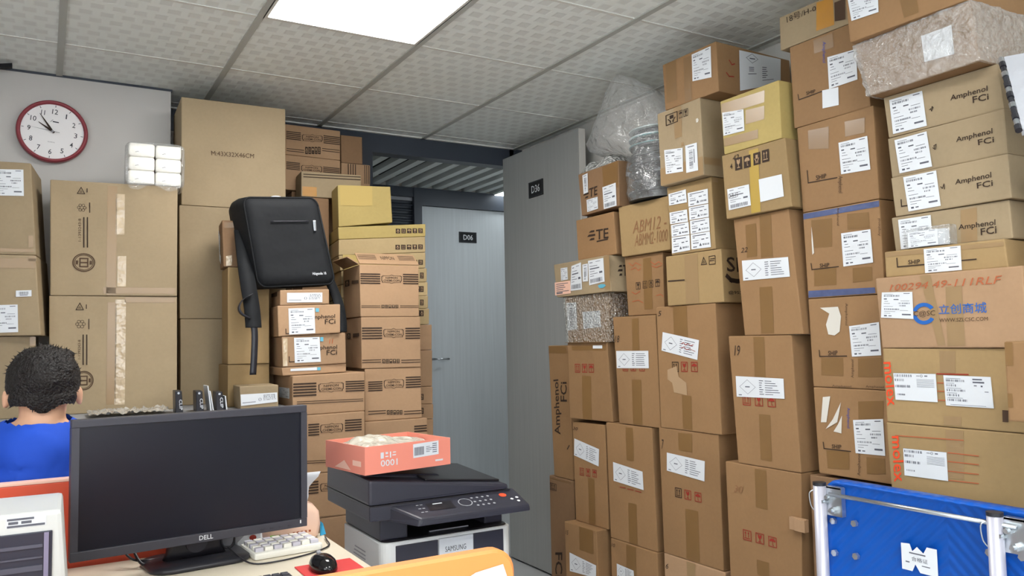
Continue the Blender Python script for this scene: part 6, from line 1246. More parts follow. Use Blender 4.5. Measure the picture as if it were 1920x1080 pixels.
obj('tray_deck', rr_prism(x0 + .008, y0 + .008, x1 - .008, y1 - .008, .684, .692, .025), 'printer_dark', pr)
obj('front_panel', box(x0 + .043, y0 - .004, .46, x0 + .176, y0 + .004, .678, .002), 'printer_black', pr); obj('front_panel', box(x0 + .294, y0 - .004, .46, x1 - .034, y0 + .004, .680, .002), 'printer_black', pr)
pn = obj('name_plate', box(x0 + .178, y0 - .007, .555, x0 + .292, y0 + .004, .680, .003), 'plate_silver', pr)
obj('lettering', text_mesh(frame3((x0, y0 - .0072, 0), (1, 0, 0), (0, 0, 1)), [(.197, .656), (.266, .656), (.266, .64), (.197, .64)], 'SAMSUNG', .0004, 0), INK['grey'], pn)
obj('front_panel', box(x0 + .178, y0 - .003, .46, x0 + .292, y0 + .004, .553, .002), 'printer_black', pr)
for k in range(9): obj('vent_slot', box(x0 - .0012, .12, .55 + k * .011, x0 + .002, .26 - k * .006, .553 + k * .011), 'plastic_grey', pr)
obj('column', box(x0 + .005, .01, .692, x0 + .09, y1 - .02, .76, .004), 'printer_black', pr); obj('column', box(x1 - .075, .03, .692, x1 - .012, y1 - .02, .765, .004), 'printer_black', pr)
obj('rear_housing', box(x0 + .08, .17, .692, x1 - .07, y1 - .02, .765), 'printer_dark', pr)
for k in range(7): obj('roller', cyl((x0 + .10 + k * .03, .165, .705), (x0 + .118 + k * .03, .165, .705), .006, n=10), 'plastic_black', pr)
obj('paper_guide', box(x0 + .17, .03, .6925, x0 + .30, .036, .6955), 'plastic_grey', pr)
obj('scanner_bed', box(.752, -.05, .762, 1.205, y1 + .0, .806, .006), 'printer_black', pr)
obj('bed_seam', box(.7515, -.0505, .803, 1.2055, y1, .8065), 'printer_dark', pr)
lid = obj('scanner_lid', hexa([(.75, -.05, .807), (1.2, -.05, .807), (1.2, y1, .807), (.75, y1, .807), (.752, -.046, .877), (1.2, -.046, .822), (1.2, y1, .835), (.752, y1, .885)], .008), 'printer_black', pr)
obj('feeder_tray', hexa([(.93, -.03, .856), (1.19, -.01, .825), (1.19, .28, .838), (.93, .26, .868), (.93, -.03, .862), (1.19, -.01, .832), (1.19, .28, .846), (.93, .26, .876)], .003), 'printer_dark', lid)
obj('feeder_hump', hexa([(.755, .03, .874), (1.02, .03, .846), (1.02, .33, .856), (.755, .33, .882), (.757, .035, .884), (1.0, .035, .862), (1.0, .325, .878), (.757, .325, .892)], .006), 'printer_black', lid)
obj('paper_stop', box(1.03, .30, .835, 1.13, .335, .893, .004), 'printer_black', lid)
cp = obj('control_panel', hexa([(.862, -.135, .752), (1.226, -.135, .752), (1.226, -.03, .758), (.80, -.03, .758), (.872, -.132, .772), (1.224, -.132, .772), (1.224, -.03, .806), (.80, -.03, .806)], .006), 'printer_black', pr)
pf = frame3((.80, -.132, .7722), (1, 0, 0), (0, .102, .034))
for k in range(12): obj('key', flat(pf, [ell(.265 + (k % 4) * .018, .03 + (k // 4) * .022, .0042, .0042, 10)], .0012), 'plastic_grey', cp)
obj('stop_key', flat(pf, [ell(.368, .068, .012, .011, 16)], .0014), INK['orange'], cp)
for a, b in ((.385, .04), (.405, .045), (.40, .025)): obj('key', flat(pf, [ell(a, b, .005, .005, 10)], .0012), 'plastic_white', cp)
obj('display', flat(pf, [rect(.115, .035, .195, .075)], .0012), 'printer_dark', cp); obj('display_text', flat(pf, [rect(.135, .066, .165, .070)], .0016), 'paper', cp)
for k in range(6): obj('key', flat(pf, [rect(.085 + (k % 2) * .012, .03 + (k // 2) * .02, .093 + (k % 2) * .012, .034 + (k // 2) * .02)], .0012), 'plastic_grey', cp)
obj('key_ring', flat(pf, arc(.235, .055, .022, .003, 0, 360, 20), .0012), 'plastic_grey', cp)
# tray box on top
L5 = local((.738, -.052, .0), math.radians(9))
tb = thing('open_tray_box', 'salmon pink open box full of plastic film on the printer', 'box', L5(.14, .1, .893))
mat('salmon', (232, 142, 122), .45, vary=.05); mat('salmon_in', (226, 186, 160), .6)
zb, zt, w, d = .8935, .972, .29, .24
T5 = .004
tb_parts = [('side_wall', lbox(L5, 0, 0, zb, w, T5, zt)), ('side_wall', lbox(L5, 0, d - T5, zb, w, d, zt)), ('side_wall', lbox(L5, 0, T5, zb, T5, d - T5, zt)), ('side_wall', lbox(L5, w - T5, T5, zb, w, d - T5, zt)), ('bottom', lbox(L5, T5, T5, zb, w - T5, d - T5, zb + .004))]
parts = [obj(n_, me, 'salmon', tb) for n_, me in tb_parts]
ff = frame3(L5(0, -.0002, 0), L5(1, 0, 0) - L5(0, 0, 0), (0, 0, 1)); U5, V5 = ff[1], ff[2]
lb = obj('sticker', flat(ff, [[(.158, .965), (.247, .968), (.247, .928), (.158, .925)]], .0006), 'paper', parts[0])
obj('print', flat(ff, onquad([(.158, .965), (.247, .968), (.247, .928), (.158, .925)], [rect(.05 + i * .025, .15, .065 + i * .025, .75) for i in range(15)] + [rect(.5, .3 + i * .12, .5 + .15 + .07 * (i % 3), .34 + i * .12) for i in range(4)] + [rect(.75, .2 + i * .15, .93, .26 + i * .15) for i in range(5)]), .001), 'print_grey', lb)
obj('lettering', text_mesh(ff, [(.105, .912), (.05, .912), (.05, .93), (.105, .93)], '1000', .0006, 1), 'paper', parts[0])
obj('print', flat(ff, [rect(.05, .935, .06, .952), rect(.065, .938, .075, .941), rect(.066, .946, .074, .952), rect(.08, .935, .084, .952), rect(.088, .94, .1, .943), rect(.09, .948, .1, .951), rect(.235, .908, .262, .913)], .0006), 'paper', parts[0])
lfz = frame3(L5(-.0002, d, 0), L5(0, -1, 0) - L5(0, 0, 0), (0, 0, 1))
obj('print', flat(lfz, [[(.06, .90), (.16, .90), (.12, .925)], rect(.17, .915, .22, .93)], .0006), 'panel_trim', parts[2])
def crumple(name, L, u0, d0, u1, d1, zf, m, parent, nu=34, nd=26, amp=.02, s=24):
    vs, fs = [], []
    for j in range(nd + 1):
        for i in range(nu + 1):
            a, b = u0 + (u1 - u0) * i / nu, d0 + (d1 - d0) * j / nd
            z = zf(i / nu, j / nd) + amp * abs(noise.noise(Vector((a * s, b * s, 3.7)))) + amp * .5 * noise.noise(Vector((a * s * 2.3, b * s * 2.3, 1.2)))
            vs.append(L(a, b, z))
    for j in range(nd):
        for i in range(nu): k = j * (nu + 1) + i; fs.append((k, k + 1, k + nu + 2, k + nu + 1))
    return obj(name, mesh_from(vs, fs, 'm'), m, parent, True)
pf_ = thing('plastic_film_heap', 'crumpled whitish plastic film filling the salmon box', 'plastic film', L5(.14, .12, .9))
film('milky_film', (206, 206, 190), .75, .25, 18, .6)
crumple('film', L5, .008, .008, w - .008, d - .008, lambda s, t: .950 + .036 * math.exp(-((s - .28) ** 2 + (t - .5) ** 2) * 9) + .012 * math.exp(-((s - .75) ** 2 + (t - .6) ** 2) * 20), 'milky_film', pf_, 44, 34, .013, 15)
# ------------------------------------------------------------------ blue platform trolley standing on end
tr = thing('platform_trolley', 'blue platform trolley stood on end against the cartons', 'trolley', (1.74, -1.12, 0))
def blue_mat():
    m = bpy.data.materials.new('trolley_blue'); nt, p = nodes(m); N = nt.nodes; Lk = nt.links
    tc = N.new('ShaderNodeTexCoord'); sp = N.new('ShaderNodeSeparateXYZ'); Lk.new(tc.outputs['Object'], sp.inputs[0])
    ab = N.new('ShaderNodeMath'); ab.operation = 'ABSOLUTE'; Lk.new(sp.outputs['Y'], ab.inputs[0])
    ad = N.new('ShaderNodeMath'); ad.operation = 'ADD'; Lk.new(ab.outputs[0], ad.inputs[0]); Lk.new(sp.outputs['Z'], ad.inputs[1])
    sn = N.new('ShaderNodeMath'); sn.operation = 'MULTIPLY'; sn.inputs[1].default_value = 210; Lk.new(ad.outputs[0], sn.inputs[0])
    si = N.new('ShaderNodeMath'); si.operation = 'SINE'; Lk.new(sn.outputs[0], si.inputs[0])
    bp = N.new('ShaderNodeBump'); bp.inputs['Strength'].default_value = .3; bp.inputs['Distance'].default_value = .003; Lk.new(si.outputs[0], bp.inputs['Height']); Lk.new(bp.outputs[0], p.inputs['Normal'])
    p.inputs['Base Color'].default_value = srgb(10, 82, 176); p.inputs['Roughness'].default_value = .38; p.inputs['Specular IOR Level'].default_value = .25; MATS['trolley_blue'] = m
blue_mat()
yc, wd_ = -1.11, .62
ring = rring(wd_, .885, .03)
obj('deck', loft([[Vector((x, yc - a * s, .4445 + b * s)) for a, b in ring] for x, s in ((1.72, .975), (1.712, .985), (1.712, .992), (1.725, 1), (1.75, 1), (1.757, .985))]), 'trolley_blue', tr, True)
for y, nm in ((-.803, 0), (-1.243, 1)):
    tb_ = obj('handle_tube', tube([(1.69, y, .02), (1.69, y, .876)], .0158, 20), mat('tube_paint', (186, 186, 198), .4, .35), tr, True); obj('end_cap', cyl((1.69, y, .874), (1.69, y, .882), .0165, n=20), 'plastic_black', tb_)
    b_ = obj('hinge_bracket', join([box(1.70, y - .055, .80, 1.704, y - .012, .872), box(1.70, y - .055, .868, 1.715, y - .012, .874), box(1.70, y - .057, .80, 1.715, y - .054, .872)]), 'zinc', tr)
    for dy, z, r0 in ((-.025, .848, .008), (-.036, .815, .009), (-.012, .835, .007)): obj('bolt', join([cyl((1.70, y + dy, z), (1.688, y + dy, z), r0, n=6), cyl((1.688, y + dy, z), (1.68, y + dy, z), r0 * .6, n=10)]), 'zinc', b_)
    obj('wire_clip', tube(smooth_path([(1.688, y + .017, .86), (1.682, y + .026, .85), (1.684, y + .024, .82), (1.69, y + .016, .805)]), .0016, 6), 'zinc', tr, True)
obj('cross_rod', cyl((1.692, -.83, .855), (1.692, -1.285, .857), .0052, n=14), 'zinc', tr, True)
for y, z in ((-.826, .785), (-.888, .79), (-.826, .705), (-.888, .71), (-1.218, .79), (-1.285, .795), (-1.215, .71), (-1.285, .72)): obj('bolt', cyl((1.713, y, z), (1.704, y, z), .0085, n=6), 'zinc', tr)
tf = frame3((1.7118, -.98, .72), (0, -1, 0), (0, 0, 1))
sk = obj('sticker', flat(tf, [[(.03, .048), (.052, .05), (.058, .034), (.07, .046), (.085, .034), (.094, .05), (.118, .05), (.118, -.012), (.075, -.012), (.064, .005), (.056, -.012), (.03, -.012)]], .0008), 'paper', tr)
obj('lettering', text_mesh(tf, [(.055, .022), (.095, .022), (.095, .012), (.055, .012)], '合格证', .0012, 0, fit=1), 'print_grey', sk)
obj('print', flat(tf, [rect(.05, .028, .09, .031), rect(.04, .006, .05, .009), (rect(.08, .004, .1, .006))], .0012), 'print_grey', sk)
# f: carton at the picture's right edge
fb = thing('cardboard_box', 'plain carton cut off by the right edge beside the two-sticker carton', 'box', (1.93, -1.43, 1.065), G1); obj('carton', box(1.76, -1.62, 1.066, 2.1, -1.245, 1.238, .004), 'kraft_brown', fb)
obj('tape', flat(frame3((1.76, -1.245, 1.066), (0, -1, 0), (0, 0, 1)), [rect(.002, .12, .018, .17), rect(.002, .03, .012, .06)], .0008), 'tape', fb)  # two darker patches along the left edge
fs_ = thing('cardboard_box', 'plain supporting carton at the bottom of the stacks', 'box', (1.98, -1.5, 0), 'plain cartons underneath the stacks'); obj('carton', box(1.84, -1.62, 0, 2.12, -1.36, 1.0645, .004), 'kraft_dark', fs_)
fs_ = thing('cardboard_box', 'plain supporting carton at the bottom of the stacks', 'box', (1.98, -1.5, 1.24), 'plain cartons underneath the stacks'); obj('carton', box(1.9, -1.62, 1.2395, 2.3, -1.36, 1.66, .004), 'kraft_dark', fs_)
oc = thing('cardboard_offcut', 'small folded cardboard offcut wedged beside the trolley tube', 'cardboard', (1.99, -.475, .655)); obj('piece', join([box(1.985, -.508, .655, 1.998, -.444, .694, .001), box(1.979, -.508, .655, 1.985, -.468, .692, .001)]), 'kraft_pink', oc)
cs = thing('clear_case', 'small clear plastic case with a white sticker on the low SHIP carton', 'plastic case', (1.94, -.98, 1.483))
obj('case', box(1.924, -1.043, 1.4825, 1.957, -.918, 1.534, .003), 'thin_film', cs); obj('insert', box(1.932, -1.025, 1.484, 1.952, -.925, 1.525), 'paper', cs)
cf = frame3((1.9235, -.93, 1.4845), (0, -1, 0), (0, 0, 1)); sk = obj('sticker', flat(cf, [rect(0, 0, .082, .04)], .0004), 'paper', cs); obj('print', flat(cf, onquad([(0, .04), (.082, .04), (.082, 0), (0, 0)], label_print('ship', 5)), .0008), 'print_grey', sk)
ml = thing('padded_mailer', 'white padded bag with a dark crimped edge at the far right', 'bag', (1.95, -1.4, 1.75))
A_, B_, C_, D_ = Vector((1.93, -1.195, 1.915)), Vector((1.80, -1.29, 1.70)), Vector((1.95, -1.60, 1.745)), Vector((2.15, -1.55, 1.93))
me = slab(A_, B_, C_, D_, -.018)
obj('bag', me, mat('mailer_white', (176, 178, 184), .4, bump=.4, bscale=30), ml)
edge = [A_.lerp(B_, t) + Vector((-.006, .004, -.004)) for t in [i / 14 for i in range(15)]]
for i in range(14): obj('crimp', cyl(edge[i], edge[i + 1] + Vector((0, 0, .002 * (i % 2))), .0075 if i % 2 else .006, n=8), 'plastic_black' if i % 3 else 'steel', ml)
# ------------------------------------------------------------------ things on and among the cartons
# wall clock
cx, cz, cr = -.021, 2.166, .1315
ck = thing('wall_clock', 'round white wall clock with dark red rim on the grey wall', 'clock', (cx, YP, cz)); tilt = math.radians(-5.5)
def lathe_y(prof, n=64):
    return loft([[Vector((cx + r * math.cos(2 * math.pi * i / n), y, cz + r * math.sin(2 * math.pi * i / n))) for i in range(n)] for r, y in prof], cap=False)
obj('rim', lathe_y([(.114, YP - .022), (.116, YP - .036), (.122, YP - .042), (.129, YP - .036), (cr, YP - .02), (.128, YP - .001)]), mat('clock_red', (138, 52, 62), .35), ck, True)
obj('dial', cyl((cx, YP - .002, cz), (cx, YP - .026, cz), .117, n=64), mat('clock_white', (240, 238, 238), .45), ck)
cf = frame3((cx, YP - .0262, cz), (math.cos(tilt), 0, math.sin(tilt)), (-math.sin(tilt), 0, math.cos(tilt)))
for h in range(1, 13):
    a = math.radians(90 - 30 * h); u, v = .085 * math.cos(a), .085 * math.sin(a); wn = {1: .0042, 11: .014, 10: .021, 12: .021}.get(h, .0115)
    obj('numeral', text_mesh(cf, [(u - wn / 2, v + .0105), (u + wn / 2, v + .0105), (u + wn / 2, v - .0105), (u - wn / 2, v - .0105)], str(h), .0006, .5), INK['grey'], ck)
    obj('tick', flat(cf, stroke([(.1045 * math.cos(a), .1045 * math.sin(a)), (.111 * math.cos(a), .111 * math.sin(a))], .0022), .0006), INK['grey'], ck)
obj('logo', flat(cf, stroke([(-.012, .04), (-.004, .05)], .0015) + [rect(-.004, .04, .018, .0445)], .0006), INK['grey'], ck)
obj('lettering', text_mesh(cf, [(-.013, -.043), (.013, -.043), (.013, -.0465), (-.013, -.0465)], 'QUARTZ', .0006), 'print_grey', ck)
def hand(name, ang, l, w, tail, lift, m):
    a = math.radians(90 - ang); d = (math.cos(a), math.sin(a)); n_ = (-d[1], d[0])
    obj(name, flat(cf, [[(-d[0] * tail - n_[0] * w * .5, -d[1] * tail - n_[1] * w * .5), (-d[0] * tail + n_[0] * w * .5, -d[1] * tail + n_[1] * w * .5), (d[0] * l * .3 + n_[0] * w / 2, d[1] * l * .3 + n_[1] * w / 2), (d[0] * l + n_[0] * w * .12, d[1] * l + n_[1] * w * .12), (d[0] * l - n_[0] * w * .12, d[1] * l - n_[1] * w * .12), (d[0] * l * .3 - n_[0] * w / 2, d[1] * l * .3 - n_[1] * w / 2)]], lift), m, ck)
hand('hour_hand', 299, .062, .008, .008, .004, INK['black']); hand('minute_hand', 321, .085, .0075, .008, .006, INK['black']); hand('second_hand', 273, .079, .0016, .026, .008, INK['grey'])
obj('hub', cyl(cf[0] + cf[3] * .003, cf[0] + cf[3] * .011, .0045, n=16), 'plastic_grey', ck)
wb = thing('wall_bracket', 'short black bar high on the wall above the clock', 'bracket', (-.28, YP - .05, 2.38)); obj('bar', hexa([(-.55, 1.46, 2.30), (-.166, 1.50, 2.396), (-.166, 1.53, 2.396), (-.55, 1.49, 2.30), (-.55, 1.46, 2.315), (-.166, 1.50, 2.411), (-.166, 1.53, 2.411), (-.55, 1.49, 2.315)]), 'void_dark', wb); obj('mount', box(-.5, 1.47, 2.306, -.46, YP, 2.318), 'void_dark', wb)
# tissue bundle
r, fr, P, Q, U, N = BOX['i1']; zt = P[3].z
L6 = local(P[2] - U * .105 - N * .006 - Z * P[2].z, math.radians(-5))
L6 = local(Vector((.232, 1.172, 0)), math.radians(-4))
ti = thing('tissue_bundle', 'bundle of six white tissue packs in clear film on the big carton', 'tissue packs', L6(.095, .1, zt))
mat('tissue_white', (238, 236, 228), .85, bump=.25, bscale=50)
for a in range(2):
    for b in range(3):
        z0 = zt + .004 + b * .0535 - a * .002; u0 = a * .0965
        rg = [[L6(u0 + .047 + x * s, d_, z0 + .026 + z_ * s) for x, z_ in rring(.094, .0525, .009, 4)] for d_, s in ((.0, .9), (.004, .98), (.01, 1), (.185, 1), (.195, .95))]
        p_ = obj('tissue_pack', loft(rg), 'tissue_white', ti, True); obj('crease', flat(frame3(L6(u0, -.0003, z0), L6(1, 0, 0) - L6(0, 0, 0), (0, 0, 1)), stroke([(.025, .016), (.033, .019), (.036, .0185)], .002), .0003), 'plastic_grey', p_)
def blob_shell(parent, name, rings, m, amp, s):
    me = loft(rings, cap=False)
    bm = bmesh.new(); bm.from_mesh(me); bmesh.ops.subdivide_edges(bm, edges=list(bm.edges), cuts=2, use_grid_fill=True, smooth=.2); bm.normal_update()
    for v in bm.verts: v.co += v.normal * (amp * noise.noise(v.co * s) + amp * .5 * noise.noise(v.co * s * 2.7))
    bm.to_mesh(me); bm.free()
    return obj(name, me, m, parent, True)
rg = [[L6(.0965 + x * s, d_, zt + .083 + z_ * s - (.0 if z_ > 0 else .0)) for x, z_ in rring(.21, .168, .02, 5)] for d_, s in ((-.012, .9), (-.008, .99), (.05, 1.02), (.12, 1.02), (.2, 1.0), (.215, .8))]
blob_shell(ti, 'film', rg, 'thin_film', .004, 40)
sg = []
for k in range(5):
    t = k / 4; sg.append([L6(.0 + .2 * i / 12, -.016 - .004 * math.sin(i * 1.3 + k), zt + .006 - t * (.018 + .012 * math.sin(i * .9))) for i in range(13)])
vs = [v for r_ in sg for v in r_]; fs = [(k * 13 + i, k * 13 + i + 1, (k + 1) * 13 + i + 1, (k + 1) * 13 + i) for k in range(4) for i in range(12)]
obj('film_flap', mesh_from(vs, fs, 'm'), 'thin_film', ti, True)
# backpack on the small flat carton
bp_ = thing('backpack', 'black zipped backpack standing on the small stickered cartons', 'backpack', (.8, 1.06, 1.49))
def bag_mat():
    m = mat('bag_black', (20, 22, 25), .75, spec=.3, bump=.5, bscale=14, vary=.15, scale=6); return m
bag_mat()
qb = [(.618, 1.842), (.915, 1.862), (.992, 1.505), (.682, 1.486)]
base_r = rring(1, 1, .1, 6)
def bring(y, s, dx=0):
    o = []
    for a, b in base_r:
        x, z = bil(qb, .5 + a * s, .5 + b * s); o.append(Vector((x + dx, y + .004 * math.sin(x * 30) * s, z)))
    return o
obj('body', loft([bring(.968, .55), bring(.962, .75), bring(.966, .9), bring(.982, .985), bring(1.0, 1.01, -.004), bring(1.05, 1.02, -.016), bring(1.10, 1.0, -.026), bring(1.14, .95, -.032), bring(1.15, .8, -.034)]), 'bag_black', bp_, True)
zp = [bring(.979, .985)[i] for i in range(len(base_r))]
obj('zip_seam', tube(zp + [zp[0]], .0035, 6), 'bag_black', bp_, True)
obj('zip_seam', tube([Vector((bil(qb, .3 + .5 * i / 10, .72)[0], .9625, bil(qb, .3 + .5 * i / 10, .72)[1])) for i in range(11)], .0025, 6), 'plastic_black', bp_, True)
px_, pz_ = bil(qb, .865, .665); obj('zip_puller', hexa([(px_ - .004, .957, pz_ - .02), (px_ + .006, .957, pz_ - .02), (px_ + .006, .962, pz_ - .02), (px_ - .004, .962, pz_ - .02), (px_ - .008, .957, pz_ + .022), (px_ + .004, .957, pz_ + .022), (px_ + .004, .962, pz_ + .022), (px_ - .008, .962, pz_ + .022)], .0015), 'steel', bp_)
tq = [bil(qb, .70, .145), bil(qb, .88, .145), bil(qb, .88, .115), bil(qb, .70, .115)]
obj('lettering', text_mesh(frame3((0, .9595, 0), (1, 0, 0), (0, 0, 1)), tq, 'Högende 18', .003, 1), 'paper', bp_)
obj('top_loop', tube(smooth_path([(.75, 1.08, 1.845), (.76, 1.08, 1.864), (.79, 1.08, 1.866), (.805, 1.08, 1.85)]), .007, 8), 'paper', bp_, True)
def ribbon(path, w, th, m, name, side=Vector((1, 0, 0))):
    pts = smooth_path(path, 5); rings = []
    for p in pts: rings.append([p + side * a + Vector((0, b, 0)) for a, b in ((-w / 2, -th / 2), (w / 2, -th / 2), (w / 2, th / 2), (-w / 2, th / 2))])
    return obj(name, loft(rings), m, bp_, True)
ribbon([(.635, 1.06, 1.72), (.64, 1.0, 1.55), (.652, .965, 1.42), (.656, .955, 1.36), (.657, .95, 1.33)], .058, .014, 'bag_black', 'shoulder_strap')
ribbon([(.657, .948, 1.345), (.66, .944, 1.30), (.657, .94, 1.22), (.652, .938, 1.15)], .024, .005, 'plastic_black', 'strap_webbing')
obj('strap_loop', loft([[p + a for a in (Vector((0, -.012, -.002)), Vector((.006, -.012, .002)), Vector((.006, .012, .002)), Vector((0, .012, -.002)))] for p in smooth_path([(.648, .95, 1.46), (.615, .945, 1.44), (.598, .945, 1.41), (.607, .945, 1.385), (.64, .95, 1.365)], 5)]), 'plastic_black', bp_, True)
ribbon([(.955, 1.05, 1.6), (1.01, 1.02, 1.45), (1.022, 1.0, 1.36), (1.018, .985, 1.31)], .04, .012, 'bag_black', 'shoulder_strap')
# black clip boxes and film strip on the cabinet
for k, (x, h) in enumerate(((.378, .082), (.449, .078), (.520, .072))):
    b_ = thing('clip_box', ['black CLIP box nearest the big sealed carton', 'black CLIP box in the middle of three, beside white papers', 'black CLIP box next to the small stickered carton'][k], 'box', (x + .012, .98, 1.02), 'black clip boxes on the cabinet')
    obj('case', hexa([(x, .93, 1.0205), (x + .026, .93, 1.0205), (x + .03, 1.03, 1.0205), (x + .004, 1.03, 1.0205), (x - .003, .93, 1.02 + h), (x + .02, .93, 1.02 + h), (x + .026, 1.03, 1.02 + h), (x + .002, 1.03, 1.02 + h)], .003), 'plastic_black', b_)
    f3 = frame3((x, .9298, 1.0205), (1, 0, 0), (0, 0, 1)); obj('lettering', text_mesh(f3, [(.022, .05), (.024, .012), (.013, .012), (.011, .05)], 'CLIP', .0006, 1), 'paper', b_)
    obj('rivet', cyl((x + .009, .93, 1.02 + h - .008), (x + .009, .927, 1.02 + h - .008), .004, n=10), 'steel', b_)
for k, (x, ln) in enumerate(((.50, .012), (.508, .012), (.556, .006))):
    b_ = thing('paper_card', ['tall white card leaning against the middle clip box', 'shorter white card beside the middle clip box', 'small pale card beside the last clip box'][k], 'card', (x, .97, 1.02), 'cards between the clip boxes')
    obj('card', slab((x, .94, 1.0205), (x, 1.03, 1.0205), (x - ln, 1.03, 1.02 + .095 - k * .02), (x - ln, .94, 1.02 + .095 - k * .02), .004), 'paper', b_)
ff_ = thing('foil_strip', 'crumpled shiny film strip lying on the cabinet behind the monitor', 'film', (.25, 1.02, 1.02))
L7 = local((.10, .93, 0), 0); crumple('film', L7, 0, 0, .26, .2, lambda s, t: 1.031, mat('foil', (225, 225, 222), .22, .6), ff_, 40, 16, .016, 40)
# reels in a clear bag, bubble wrap
RC = Vector((2.165, .288, 0))
mat('reel_dark', (44, 47, 51), .4); mat('reel_teal', (86, 120, 122), .35); mat('reel_rim', (176, 190, 190), .3)
zr = 1.824
for k in range(8):
    b_ = thing('component_reel', ['lowest dark reel in the clear bag', 'second dark reel from the bottom in the clear bag', 'third dark reel from the bottom in the clear bag', 'fourth dark reel from the bottom in the clear bag', 'fifth dark reel from the bottom in the clear bag', 'sixth dark reel from the bottom in the clear bag', 'teal-tinted reel second from the top in the clear bag', 'pale-rimmed top reel in the clear bag'][k], 'reel', (RC.x, RC.y, zr), 'component reels in the clear bag')
    R_ = .142 - .004 * (k % 3); c_ = RC + Vector((.004 * math.sin(k * 2.1), .006 * math.cos(k * 1.7), 0)); h = .036
    m_ = 'reel_rim' if k == 7 else ('reel_teal' if k == 6 else 'reel_dark')
    for z in (zr, zr + h - .006): obj('flange', cyl(c_ + Z * z, c_ + Z * (z + .005), R_, n=40), m_, b_)
    obj('hub', cyl(c_ + Z * (zr + .005), c_ + Z * (zr + h - .006), R_ * .82, n=32), 'plastic_black', b_); zr += h + .0008
pb = thing('plastic_bag', 'large clear plastic bag billowing up to the ceiling around the reels', 'plastic bag', (RC.x, RC.y, 1.822))
rg = []
for z, c_y, ry, rx, c_x in ((1.822, .288, .143, .146, 2.165), (1.86, .288, .15, .152, 2.165), (1.95, .288, .147, .152, 2.165), (2.02, .29, .147, .152, 2.165), (2.07, .36, .215, .15, 2.15), (2.095, .42, .275, .145, 2.14), (2.125, .43, .28, .13, 2.12), (2.18, .415, .245, .11, 2.10), (2.25, .40, .19, .08, 2.08), (2.32, .405, .11, .045, 2.06), (2.37, .42, .035, .015, 2.045), (2.388, .425, .006, .004, 2.043)):
    rg.append([Vector((c_x + rx * math.cos(2 * math.pi * i / 30), c_y + ry * math.sin(2 * math.pi * i / 30), z)) for i in range(30)])
blob_shell(pb, 'film', rg, 'thin_film', .014, 17)
bw = thing('bubble_wrap', 'rumpled bubble wrap lying on the small dark carton', 'bubble wrap', (2.18, .62, 2.01))
r, fr, P, Q, U, N = BOX['u1']
L8 = local(P[3] - Z * P[3].z + N * .004, math.radians(-93))
def dome(L, u0, d0, u1, d1, z0, h, m, parent, name, nu=40, nd=26):
    vs, fs = [], []
    for j in range(nd + 1):
        for i in range(nu + 1):
            s, t = i / nu, j / nd; a, b = u0 + (u1 - u0) * s, d0 + (d1 - d0) * t
            e = min(1, 6 * min(s, 1 - s)) * min(1, 6 * min(t, 1 - t)); z = z0 + h * (e ** .6) * (.75 + .5 * noise.noise(Vector((a * 12, b * 12, 0)))) + .004 * (math.sin(a * 330) * math.sin(b * 330) > 0) * e
            vs.append(L(a, b, max(z, z0)))
    for j in range(nd):
        for i in range(nu): k = j * (nu + 1) + i; fs.append((k, k + 1, k + nu + 2, k + nu + 1))
    return obj(name, mesh_from(vs, fs, 'm'), m, parent, True)
film('bubble_heap', (214, 216, 212), .7, .2, 70, 1.0, True)
dome(L8, .01, .0, .25, .21, P[3].z + .001, .055, 'bubble_heap', bw, 'sheet')
# ------------------------------------------------------------------ person, seen from behind
mat('skin', (222, 172, 140), .5, vary=.05, scale=12); mat('hair', (24, 19, 18), .55, bump=.8, bscale=160); mat('shirt_blue', (28, 76, 190), .8, bump=.3, bscale=9); mat('trousers', (44, 46, 56), .85)
def ico(c, r, sc=(1, 1, 1), rot=None):
    bm = bmesh.new(); bmesh.ops.create_icosphere(bm, subdivisions=3, radius=r)
    me = bpy.data.meshes.new('m'); bm.to_mesh(me); bm.free()
    M = Matrix.Translation(Vector(c)) @ (rot.to_4x4() if rot else Matrix.Identity(4)) @ Matrix.Diagonal((*sc, 1)); me.transform(M); return me
def cap(p0, p1, r0, r1): return [cyl(p0, p1, r0, r1, n=16), ico(p0, r0), ico(p1, r1)]
def remesh(meshes, vox, smooth_it=6, fac=.5):
    me = join(meshes); o = bpy.data.objects.new('tmp', me); COL.objects.link(o)
    m_ = o.modifiers.new('r', 'REMESH'); m_.mode = 'VOXEL'; m_.voxel_size = vox
    s_ = o.modifiers.new('s', 'SMOOTH'); s_.factor = fac; s_.iterations = smooth_it
    bpy.context.view_layer.update()
    out = bpy.data.meshes.new_from_object(o.evaluated_get(bpy.context.evaluated_depsgraph_get()))
    bpy.data.objects.remove(o); bpy.data.meshes.remove(me)
    return out
px, py = -.052, .235
pe = thing('person', 'seated person seen from behind in a bright blue T-shirt, short black hair', 'person', (px, py + .05, 0))
V3 = lambda x, y, z: Vector((px + x, py + y, z))
HC = V3(.014, .03, 1.160)                 # head centre
skin = [ico(HC + Vector((0, .0, .012)), .088, (.86, 1.08, 1.0)), ico(HC + Vector((0, .045, -.055)), .06, (.95, .9, 1.05)), ico(HC + Vector((0, .075, -.085)), .03, (1.1, .8, .8)),
        ico(HC + Vector((0, .098, -.02)), .013, (.8, 1.2, 1.4)), ico(HC + Vector((0, .09, -.06)), .017, (1.5, .6, .5))]
for s in (-1, 1):
    skin += [ico(HC + Vector((s * .03, .085, .008)), .013), ico(HC + Vector((s * .085, .005, -.028)), .02, (.42, .75, 1.45), Matrix.Rotation(s * .35, 3, 'Z')), ico(HC + Vector((s * .09, .0, -.018)), .012, (.5, .9, 1.5))]
skin += cap(V3(.012, -.002, 1.04), V3(.014, .012, 1.13), .058, .052)
